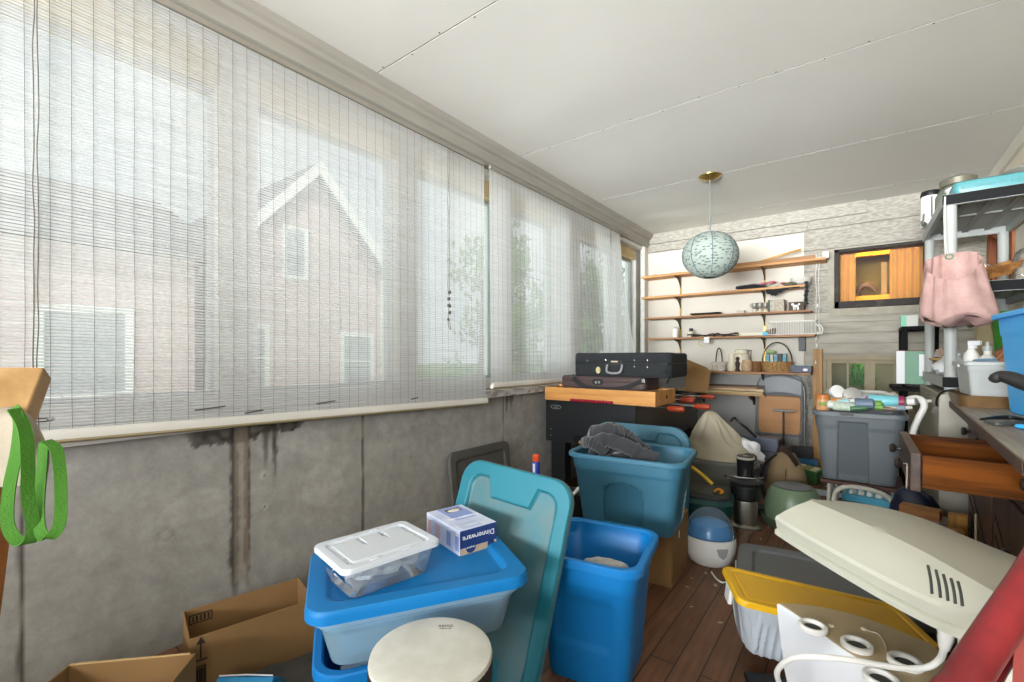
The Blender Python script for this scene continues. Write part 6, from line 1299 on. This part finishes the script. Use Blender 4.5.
t = thing('tan_carton', 'tan carton beside the bright green pot', 'carton', (.665, 4.3, LS)); MB().box(-.05, -.05, 0, .05, .05, .38).build('carton_body', mat('pale tan card', 'c9b58e', .7), t, smooth=0, bevel=.002)

# --- pink drawstring bag on its cord
t = thing('drawstring_bag', 'faded pink cloth bag hanging open from the shelf corner', 'bag', (.372, 3.195, 0))
n = 72; rings = []
def pbag(q, s):
    a = 2*PI*q/n; rx = lerp(.105, .155, s**1.1); ry = lerp(.10, .115, s)
    if s > .86: rx *= 1-.55*((s-.86)/.14)**2.2; ry *= 1-.75*((s-.86)/.14)**2.2
    pl_ = 1+.05*math.cos(11*a+2*math.sin(3*a))*(1-.5*s)+.045*math.cos(5*a+1+3*s)*s+.03*nz(math.cos(a)*3, math.sin(a)*3, s*4)
    z = 1.53-.305*s+.72*ry*math.sin(a)*(1-s)**1.5+.012*math.cos(a*2)*(1-s)+.018*math.sin(4*a+1)*s+.014*math.cos(a-.6)*(1-s)
    off = .03*s*s
    return (rx*pl_*math.cos(a)+off, ry*pl_*math.sin(a), z)
out_ = [[pbag(q, s/22) for q in range(n)] for s in range(23)]
inn = [[tuple(Vector((.0, 0, p[2]))+(Vector((p[0], p[1], 0))*.955)) for p in rg] for rg in out_[:21]][::-1]
MB().loft(out_[::-1]+[[(p[0]*.975, p[1]*.975, p[2]+.003) for p in out_[0]]]+inn[::-1]).build('bag_cloth', mat('faded pink cloth', 'bd9c94', .95, col2='a5827b', vscale=9, bump=.25, bscale=200, contrast=(.35, .65)), t)
mb = MB()
for s in (-1, 1): mb.tube(bez([(s*.022, .09, 1.575), (-.004+s*.004, .17, 1.62), (-.006+s*.003, .205, 1.80), (-.004+s*.002, .2095, 1.93)], 24), .0016, 5)
mb.build('hanging_cord', M_wire, t); MB().tube([(.03*math.cos(a)*.5, .092, 1.583+.012*math.sin(a)) for a in [q*PI/6 for q in range(12)]], .004, 6, loop=True).build('cord_knot', mat('green thread', '5a8a6c', .8), t)

# --- work bench / dresser with the open drawer
M_btop = wood('worn grey brown top', 'a09480', '6f5f4e', 'Y', 4, .5); M_dres = wood('dark walnut', '523a2c', '33231a', 'Y', 5, .45); M_dresz = wood('dark walnut upright', '5a3d2c', '38251a', 'Z', 5, .45)
M_dedge = mat('chipped dark edge', '5a4338', .6, var=.3, vscale=30, bump=.3)
M_draw = wood('honey drawer wood', '7a420e', '321905', 'X', 4, .6); M_draw.node_tree.nodes['Principled BSDF'].inputs['Specular IOR Level'].default_value = .12
M_knob = mat('dark knob', '2a2320', .35)
t = thing('dresser', 'dark wooden dresser with one drawer pulled out along the right wall', 'dresser', (0, 0, 0))
P4 = [(.387, 3.40), (.303, 1.56), (.79, 1.54), (.79, 3.40)]
MB().loft([[(x, y, .790) for x, y in P4], [(x, y, .825) for x, y in P4]]).build('top', M_btop, t, smooth=0, bevel=.003)
MB().loft([[(.3855, 3.40, .7902), (.3015, 1.56, .7902)], [(.3835, 3.40, .8225), (.2995, 1.56, .8225)]], closed=False).build('top_edge', M_dedge, t, smooth=0, solid=.0015, offset=1)
D0, D1 = (.455, 3.375), (.415, 1.60)
def dfx(y): return lerp(D0[0], D1[0], (D0[1]-y)/(D0[1]-D1[1]))
mb = MB()
def panel(mb, ya, yb, z0, z1, off, th): return mb.loft([[(dfx(ya)-off, ya, z0), (dfx(yb)-off, yb, z0), (dfx(yb)-off+th, yb, z0), (dfx(ya)-off+th, ya, z0)], [(dfx(ya)-off, ya, z1), (dfx(yb)-off, yb, z1), (dfx(yb)-off+th, yb, z1), (dfx(ya)-off+th, ya, z1)]])
for (y0, y1, z0, z1) in ((3.375, 3.30, .04, .79), (2.70, 2.66, .04, .79), (2.10, 2.06, .04, .79), (1.64, 1.60, .04, .79), (3.30, 2.70, .765, .79), (3.30, 2.70, .555, .60), (2.66, 2.10, .765, .79), (2.66, 2.10, .555, .595), (2.06, 1.64, .765, .79), (2.06, 1.64, .555, .60), (3.30, 2.70, .04, .09), (2.66, 2.10, .04, .09), (2.06, 1.64, .04, .09)): panel(mb, y0, y1, z0, z1, 0, .02)
mb.build('face_frame', M_dresz, t, smooth=0, bevel=.002)
MB().box(.455, 3.355, .04, .785, 3.375, .79).box(.42, 1.60, .04, .785, 1.62, .79).box(.77, 1.62, .04, .785, 3.355, .79).box(.46, 1.62, .04, .77, 3.355, .06).build('carcass', M_dresz, t, smooth=0)
for (ya, yb) in ((3.295, 2.705), (2.055, 1.645)):
    d = panel(MB(), ya, yb, .602, .763, .012, .016).build('drawer', M_dres, t, smooth=0, bevel=.003)
    for y in (lerp(ya, yb, .2), lerp(ya, yb, .8)):
        MB().at((dfx(y)-.012, y, .69), 0, R(-90)).lathe([(.009, 0), (.008, .012), (.018, .02), (.021, .028), (.016, .036), (.004, .038)], 16).build('knob', M_knob, d)
for (ya, yb) in ((3.295, 2.705), (2.655, 2.105), (2.055, 1.645)):
    d = panel(MB(), ya, yb, .092, .553, .010, .014).build('door', M_dresz, t, smooth=0, bevel=.002)
    y = ya-.05 if ya > 3 else yb+.05
    MB().at((dfx(y)-.010, y, .41), 0, R(-90)).lathe([(.012, 0), (.010, .02), (.026, .03), (.030, .042), (.022, .052), (.004, .055)], 18).build('knob', M_knob, d)
    mb = MB()
    for k in range(5):
        a, b = .12+.09*k, .12+.09*k+.012
        mb.loft([[(dfx(lerp(ya, yb, .1))-.0125, lerp(ya, yb, .1), .10+.42*(k+.3)/5.5), (dfx(lerp(ya, yb, .1))-.0125, lerp(ya, yb, .1), .105+.42*(k+.3)/5.5), (dfx(lerp(ya, yb, .9))-.0125, lerp(ya, yb, .9), max(.10, .105+.42*(k+.3)/5.5-.2)), (dfx(lerp(ya, yb, .9))-.0125, lerp(ya, yb, .9), max(.095, .10+.42*(k+.3)/5.5-.2))], [(dfx(lerp(ya, yb, .1))-.0095, lerp(ya, yb, .1), .10+.42*(k+.3)/5.5), (dfx(lerp(ya, yb, .1))-.0095, lerp(ya, yb, .1), .105+.42*(k+.3)/5.5), (dfx(lerp(ya, yb, .9))-.0095, lerp(ya, yb, .9), max(.10, .105+.42*(k+.3)/5.5-.2)), (dfx(lerp(ya, yb, .9))-.0095, lerp(ya, yb, .9), max(.095, .10+.42*(k+.3)/5.5-.2))]])
    mb.build('board_groove', mat('groove dark', '20150f', .9), d, smooth=0)
# open drawer box
dr = MB()
yn, yf, zx0, zx1 = 2.11, 2.65, .612, .728
dr.box(.168, yn, zx0, .62, yn+.014, zx1-.004).box(.168, yf-.014, zx0, .62, yf, zx1-.004).box(.605, yn+.014, zx0, .62, yf-.014, zx1-.02).box(.168, yn+.014, zx0+.008, .605, yf-.014, zx0+.018)
d = dr.build('drawer', M_draw, t, smooth=0, bevel=.0015)
MB().box(.138, yn-.012, zx0-.012, .1675, yf+.012, zx1+.004).build('drawer_front', M_dres, d, smooth=0, bevel=.003)
for y in (yn+.10, yf-.10): MB().at((.138, y, .672), 0, R(-90)).lathe([(.009, 0), (.008, .012), (.018, .02), (.021, .028), (.016, .036), (.004, .038)], 16).build('knob', M_knob, d)
MB().box(.1685, yn-.0005, zx0+.002, .172, yn, zx1-.006).build('joint_line', mat('groove dark', '20150f', .9), d, smooth=0)
MB().at((.130, yn-.004, .645), R(20)).box(-.002, -.003, -.045, .002, .003, .05).build('loose_trim', mat('pale strip', 'a39482', .7), d, smooth=0)
# --- on the dresser: copper edged tray, grey bin, blue tote, tongs
o = MB().loft([ring(rr(.40, .34, .03), 0), ring(rr(.42, .36, .03), .054), ring(rr(.41, .35, .03), .054), ring(rr(.39, .33, .03), .046)]).build('copper_tray', mat('worn copper brown', '8a6a44', .4, .5, var=.35, vscale=12)); place(o, (.582, 3.19, .8255)); tag(o, 'worn copper brown tray under the pale grey bin', 'tray')
t = thing('dish_tub', 'pale grey plastic tub of bottles on the copper brown tray', 'tub', (.575, 3.185, .874), R(2))
tote_body(MB(), .37, .31, .165, .94, .016, rim=.014, lip=.02, dent=lambda x, y, z: .003*step(max(abs(x)-.11, abs(z-.075)-.05), .004) if abs(y) > .1 else 0).build('tub_body', mat('pale grey tub', 'b9bbb7', .45, var=.05), t)
MB().box(-.19, -.02, .135, -.176, .03, .15).build('tub_ear', mat('pale grey tub', 'b9bbb7', .45, var=.05), t, smooth=0, bevel=.003)
mb = MB().grid(12, 12, lambda i, j: (.17*(i-.5), .17*(j-.5), .055*math.sin(PI*i)+.02*math.sin(7*j+i*4)+.07*j)); o = mb.build('copper_cloth', mat('copper striped cloth', 'b0714a', .8, col2='6e4a33', vscale=22, stretch=(1, 6, 1), contrast=(.42, .58)), solid=.004); place(o, (.635, 3.185, .995), R(20)); tag(o, 'copper and brown striped cloth in the pale grey tub', 'cloth')
t = thing('blue_plate', 'small blue rimmed plate in the pale grey tub', 'plate', (.52, 3.26, 1.025), 0, rx=R(10)); MB().lathe([(.03, 0), (.055, .008), (.065, .014), (.064, .017), (.03, .005), (.002, .004)], 28).build('plate_body', mat('pale blue glaze', '8fb3cf', .3), t)
o = MB().box(-.12, -.11, 0, .12, .11, .09).build('grey_box', mat('light grey card', 'a9aaa5', .7), smooth=0, bevel=.003); place(o, (.575, 3.19, .90), R(2)); tag(o, 'light grey box filling the bottom of the pale grey tub', 'box')
t = thing('storage_tote', 'bright sky blue tote on the dresser at the right edge', 'storage tote', (.64, 2.70, .8255), R(3), group='blue plastic storage tubs')
M_sky = mat('sky blue tote plastic', '3cb6ff', .4, var=.05)
def dent_sky(x, y, z): return .010*step(max(abs(x)-.10, abs(z-.17)-.13), .008) if abs(y) > .1 else .0
tote_body(MB(), .34, .50, .42, .84, .05, dent=dent_sky, rim=.024, lip=.022, ns=24, nl=30).build('tub', M_sky, t)
t = thing('black_tongs', 'flat black tongs with a blue tip lying on the dresser top', 'tongs', (0, 0, 0))
def tz(pts): return [onZ(u, v, .832) for u, v in pts]
MB().tube(bez(tz([(980, 419.3), (995, 417.6), (1010, 417.4), (1024, 419.5), (1036, 423)]), 24), [.003+.005*math.sin(PI*k/24) for k in range(25)], 8, flat=.6).build('upper_arm', M_black, t)
MB().tube(bez(tz([(984, 421.5), (996, 424), (1010, 424), (1022, 422.5), (1036, 423)]), 24), [.003+.005*math.sin(PI*k/24) for k in range(25)], 8, flat=.6).build('lower_arm', M_dgrey, t)
MB().at(onZ(1022, 426.5, .834)).ball((0, 0, 0), (.018, .022, .008), 14, 8).build('blue_tip', M_sky, t)
# thick black curved handle in front of the blue tote
t = thing('grab_handle', 'thick black curved handle poking in before the sky blue tote', 'handle', (0, 0, 0))
P = [onW(u, v, w_) for u, v, w_ in ((993.5, 381, 1.62), (996, 378, 1.61), (1002, 376.3, 1.60), (1012, 378.5, 1.57), (1024, 383, 1.54), (1040, 387, 1.5), (1075, 391, 1.45))]
MB().tube(bez(P, 42), [.009, .012, .014, .016, .0165, .017, .018]+[.0185+.006*smooth01(k/20) for k in range(36)], 14).build('grip', mat('soft black grip', '2b2928', .55, var=.1), t)
e = P[-1]; MB().tube([e+Vector((0, 0, .01)), e+Vector((.02, .05, -.06)), Vector((e.x+.03, e.y+.1, .826))], .016, 10).build('stem', M_black, t)

# --- carton with blocks and the navy sack between stool and dresser
t = thing('cardboard_box', 'flattened dusty cardboard box with wooden blocks on it beside the dresser door', 'box', (.292, 3.03, 0), R(3))
carton(MB(), .25, .34, .19).build('carton', mat('dusty cardboard', '8f7d62', .9, var=.2, vscale=12), t, smooth=0); MB().box(-.125, -.17, .1905, .125, .17, .1935).build('top_flap', mat('dusty cardboard', '8f7d62', .9, var=.2, vscale=12), t, smooth=0)
M_blk2 = wood('block wood', 'a8703c', '7b4c22', 'X', 6)
t = thing('wooden_clamp', 'T shaped wooden block clamp on the dusty cardboard box', 'clamp', (.235, 2.99, .194), R(-15))
MB().box(-.075, -.035, .085, .075, .035, .135).build('jaw', M_blk2, t, smooth=0, bevel=.004); MB().box(-.005, -.03, 0, .035, .03, .0845).build('stem', M_blk2, t, smooth=0, bevel=.003)
o = MB().box(-.028, -.028, 0, .028, .028, .075).build('wood_block', M_blk2, smooth=0, bevel=.003); place(o, (.345, 2.91, .194), R(10)); tag(o, 'small upright wood block at the front of the dusty cardboard box', 'block')
o = MB().box(-.035, -.03, 0, .035, .03, .09).build('wood_block', wood('yellow block wood', 'c08a3c', '95672a', 'Z', 6), smooth=0, bevel=.003); place(o, (.385, 3.13, .194), R(-8)); tag(o, 'yellow wood block at the back of the dusty cardboard box by the sack', 'block')
o = crumple((0, 0, .16), (.115, .085, .18), .2, 9, 6, 36, 26, 0).build('navy_sack', mat('navy plastic sack', '1c2238', .3, var=.4, vscale=18)); place(o, (.245, 3.325, .001)); tag(o, 'crumpled navy plastic sack behind the dusty cardboard box', 'sack')
o = crumple((0, 0, .02), (.09, .05, .035), .4, 30, 3, 34, 22, 0).build('silver_foil', mat('silver foil', 'a5a6a8', .3, .8, var=.3, vscale=40)); place(o, (.32, 3.15, .1945), R(15)); tag(o, 'crumpled silver foil among the wood blocks', 'foil')
o = MB().tube([(-.04, 0, .007), (.04, .01, .007)], .007, 8).build('white_peg', M_glaz); place(o, (.25, 2.885, .1945), R(30)); tag(o, 'short cream peg at the front edge of the dusty cardboard box', 'peg')
o = MB().tube([(.40, 2.80, .03), (.405, 2.835, .40)], .004, 6).build('thin_stick', mat('pale stick', 'b9a888', .8)); o.location = (0, 0, -.028); tag(o, 'thin pale stick leaning by the dresser door knob', 'stick')

# --- low grey lidded tub lying behind the yellow lid
t = thing('storage_tote', 'low grey tub with a charcoal grey lid behind the yellow lid', 'storage tote', (-.085, 2.405, 0), R(9))
tote_body(MB(), .70, .43, .09, .93, .05, rim=.014, lip=.014).build('tub', M_gtote, t)
lid_shape(MB().at((0, 0, .078)), .76, .48, .06, .034, lambda x, y: step(sdrr(x, y, .62, .35, .04), .006), .012, nr=70, ns=30).build('lid', mat('grey tote lid', '6d7072', .45, var=.08), t)
# --- tilted clear tub with the yellow lid
t = thing('storage_tote', 'clear ribbed tub with a yellow lid tilted on the floor', 'storage tote', (-.135, 1.895, .0255), R(23.8), ry=R(8))
def dent_y(x, y, z): return (.0075*math.sin(x*120)*(1 if z < .12 else 0) if abs(x) < .2 else .007*step(abs(abs(x)-.23)-.015, .004)) if abs(y) > .07 else .006*step(abs(abs(y)-.05)-.012, .004)
def dd_(x, y, z): return dent_y(x, y, z)
M_ytub = clear('cloudy clear ribbed plastic', 'eef5fb', .85, .2, .1)
tote_body(MB(), .565, .245, .18, .86, .04, rim=.010, lip=.012, dent=dd_, ns=90).build('tub', M_ytub, t)
def rec_y(x, y): return step(sdrr(x, y, .53, .215, .02), .003)-.8*step(sdrr(x, y, .515, .20, .018), .003)
M_yel = mat('yellow lid plastic', 'f0b91c', .4, var=.08, vscale=5)
lid_shape(MB().at((0, 0, .172)), .585, .265, .032, .02, rec_y, .005, nr=90, ns=34).build('lid', M_yel, t)
mb = MB()
for k in range(4): mb.box(-.02+.012*k, -.03, .1885, -.014+.012*k, .03, .1895)
mb.build('lid_emblem', mat('embossed yellow', 'f5d05a', .3), t, smooth=0)
MB().box(-.2945, -.03, .12, -.280, .03, .175).build('lid_latch', M_white2, t, smooth=0, bevel=.004)
o = MB().box(-.10, -.09, 0, .14, .07, .018).build('black_tray', M_black, smooth=0, bevel=.004); place(o, (-.19, 1.66, .001), R(24)); tag(o, 'flat black tray on the floor in front of the yellow lidded tub', 'tray')
o = crumple((0, 0, .05), (.19, .07, .055), .12, 14, 4, 30, 18, 0).build('pale_blue_cloth', mat('pale blue linen', 'b9c6d4', .9, var=.15)); place(o, (-.135, 1.90, .06), R(23.8), ry=R(8)); tag(o, 'pale blue linen dimly seen inside the yellow lidded tub', 'cloth')

# --- white appliance with a tan underside and ring feet
ZT = .335
top_px = [(777, 604), (800, 605.5), (825, 609), (850, 615), (880, 624.5), (910, 637), (938, 650), (948, 668), (940, 690), (915, 700), (893, 690), (868, 668), (840, 649), (815, 631), (795, 616)]
TP = [onZ(u, v, ZT) for u, v in top_px]; TP = bez(TP+[TP[0]], 60)[:-1]; ctr = sum((Vector(p) for p in TP), Vector())/len(TP)
t = thing('foot_spa', 'white plastic appliance with a tan underside and white ring feet turned upward', 'appliance', (0, 0, 0))
def scl(k, z, sh=0): return [(lerp(ctr.x, p.x, k)+sh, lerp(ctr.y, p.y, k), z) for p in TP]
M_gloss = mat('glossy white plastic', 'eceef0', .25, var=.03, spec=.6)
MB().loft([scl(.78, 0, .02), scl(.86, .04, .015), scl(.94, .16, .006), scl(1.0, ZT-.012), scl(1.0, ZT), scl(.975, ZT+.003)]).build('shell', M_gloss, t, smooth=50)
MB().loft([scl(.965, ZT+.0035), scl(.96, ZT+.0065), scl(.9, ZT+.0065)]).build('tan_underside', mat('tan plastic', 'b8a47f', .5, var=.06), t, smooth=50)
for u, v, k in ((813, 627, 1), (857, 645, 1), (905, 662, 1), (881, 679, 1)):
    p = onZ(u, v, ZT+.012); f = MB().at((p.x, p.y, ZT+.007)).lathe([(.034, 0), (.034, .009), (.031, .012), (.025, .012), (.0215, .008), (.021, .001)], 32).build('ring_foot', M_white2, t)
    MB().at((p.x, p.y, ZT+.0072)).lathe([(.0208, 0), (.0208, .003), (.001, .003)], 28).build('dark_hole', mat('grey hole', '4d4c4a', .8), f)
for u, v in ((831, 626), (864, 629)): p = onZ(u, v, ZT+.008); MB().at((p.x, p.y, ZT+.007)).lathe([(.007, 0), (.007, .004), (.003, .005)], 10).build('screw_boss', M_glaz, t)
mb = MB(); mb.tube(bez([onZ(u, v, ZT+.0085) for u, v in ((866, 630), (878, 634), (885, 644), (887, 654))], 20), .0013, 5); mb.build('loose_thread', M_glaz, t)
t = thing('power_cord', 'white power cord draped over the tan underside of the appliance', 'cord', (0, 0, 0))
cp = [onW(u, v, w_) for u, v, w_ in ((946, 636, .94), (944, 648, .955), (940, 659, .985), (928, 667, 1.0), (905, 668.5, 1.01), (880, 665, 1.02), (850, 660, 1.03), (820, 657, 1.04), (797, 657.5, 1.07), (784, 663, 1.10), (777, 673, 1.13), (781, 686, 1.15), (792, 700, 1.16))]
MB().tube(bez(cp, 96), .0065, 10).build('cable', M_white2, t)
rf = MB().tube([cp[0]+Vector((.003, .004, .052)), cp[0]+Vector((.002, .002, .02)), cp[0], cp[1]], [.019, .018, .013, .009], 16).build('plug', M_white2, t)
mb = MB()
for k in range(4): mb.at(cp[0].lerp(cp[1], .15+.2*k)).lathe([(.0135-.001*k, -.0018), (.0135-.001*k, .0018)], 14)
mb.build('strain_relief', M_white2, rf)

# --- cream hood
t = thing('cream_hood', 'big cream plastic hood with five vent slots above the yellow lid', 'appliance hood', (0, 0, 0))
Fp = [(775, 517), (798, 531), (848, 559), (898, 585), (943, 605), (985, 619), (1035, 634)]; Rp = [(811, 500.5), (850, 517), (890, 535), (928, 554), (965, 575), (1005, 598), (1050, 622)]; Bp = [(813, 499.5), (850, 502), (890, 509), (930, 521), (970, 538), (1024, 560), (1062, 578)]
zF, zR, zB = .575, .622, .555
N_ = 36
Fs, Rs, Bs = (bez([onZ(u, v, z) for u, v in px], N_) for px, z in ((Fp, zF), (Rp, zR), (Bp, zB)))
rings = []
for f_, r_, b_ in zip(Fs, Rs, Bs):
    up = Vector((0, 0, 1)); rg = [f_-up*.034+(r_-f_)*.05, f_-up*.006, f_+(r_-f_)*.03+up*.002]
    for q in range(1, 7): rg.append(f_.lerp(r_, q/7)+up*.006*math.sin(PI*q/7))
    rg.append(r_)
    for q in range(1, 8): rg.append(r_.lerp(b_, q/8)+up*.004*math.sin(PI*q/8))
    rg += [b_, b_-up*.05]; rings.append(rg)
M_cream = mat('cream plastic', 'cbcab9', .38, var=.05, vscale=3)
hs = MB().loft(rings); hs.build('hood_shell', M_cream, t, smooth=22)
mb = MB(); lp = [f_-Vector((0, 0, .037))+(r_-f_)*.04 for f_, r_ in zip(Fs, Rs)]; mb.loft([[p+(r_-f_).normalized()*-.006, p+(r_-f_).normalized()*-.006-Vector((0, 0, .014)), p+(r_-f_)*.5-Vector((0, 0, .014)), p+(r_-f_)*.5] for p, f_, r_ in zip(lp, Fs, Rs)]); mb.build('lower_lip', M_cream, t, smooth=30)
from mathutils.bvhtree import BVHTree
hbv = BVHTree.FromPolygons([Vector(p) for p in hs.v], hs.f)
def onS(u, v): return hbv.ray_cast(O, _d(u, v))[0]+Vector((0, 0, .0003))
for (u0, v0, u1, v1) in ((928, 566, 932, 594), (936, 570.5, 940.5, 598), (943.5, 575, 948, 601), (951, 579, 955.5, 604), (958, 582, 962.5, 606.5)):
    MB().tube([onS(lerp(u0, u1, q/8)+.8*math.sin(PI*q/8), lerp(v0, v1, q/8)) for q in range(9)], .0027, 8).build('vent_slot', M_dgrey, t)
c0, c1, c2, c3 = (.150, 1.235), (.160, 1.16), (.46, 1.12), (.46, 1.45)
MB().loft([[(*c, .0) for c in ((.135, 1.20), (.15, 1.12), (.47, 1.10), (.47, 1.45))], [(*c, .526) for c in (c0, c1, c2, c3)]]).build('stand', mat('white enamel stand', 'e6e4d8', .4, var=.06, col2='cfc19a', vscale=5, contrast=(.25, .4)), t, smooth=0, bevel=.006)

# --- red chair at the right edge
t = thing('red_chair', 'worn red painted metal chair with a thick curved arm at the lower right corner', 'chair', (0, 0, 0))
M_red = mat('worn red paint', '8c2428', .42, var=.2, vscale=14, coat=.1, col2='6f181d', bump=.05)
P = [Vector((.03, .66, .0)), Vector((.045, .69, .35)), onW(937, 735, .575), onW(964, 682, .60), onW(996, 632, .63), onW(1028, 584, .66), onW(1056, 540, .70), onW(1090, 500, .76), Vector((.52, 1.10, .86))]
MB().tube(bez(P, 72), .0225, 18).build('arm', M_red, t)
P2 = [onW(975, 705, .66), onW(1000, 662, .68), onW(1022, 628, .70), onW(1048, 590, .74)]
MB().tube(bez(P2, 24), .013, 12).build('arm_brace', M_red, t)
q = [onW(1013, 640, .64), onW(1060, 560, .74), onW(1120, 640, .70), onW(1080, 760, .60), onW(1008, 700, .60)]
n_ = Vector((.02, .03, .0)); MB().loft([q, [p+n_ for p in q]]).build('side_panel', mat('faded red pink paint', 'b5544f', .5, var=.1), t, smooth=0, bevel=.005)
MB().box(.16, .72, .40, .58, 1.0, .44).build('seat', M_red, t, smooth=0, bevel=.01)
for (x, y) in ((.19, .75), (.55, .75), (.55, .97)): MB().tube([(x, y, 0), (x, y, .40)], .014, 10).build('leg', M_red, t)
# bits of litter on the floorboards
rnd = random.Random(5)
mb = MB()
for k in range(60):
    x, y = rnd.uniform(-.65, -.1), rnd.uniform(1.9, 3.6); s_ = rnd.uniform(.002, .006); mb.at((x, y, .0006), 0, 0, rnd.uniform(0, 6)).box(-s_*2, -s_, 0, s_*2, s_, .0012)
mb.at(); o = mb.build('floor_crumbs', mat('pale crumbs', 'b5a98f', .9), smooth=0); o['kind'] = 'stuff'; o['label'] = 'pale crumbs scattered on the brown floorboards'; o['category'] = 'crumbs'
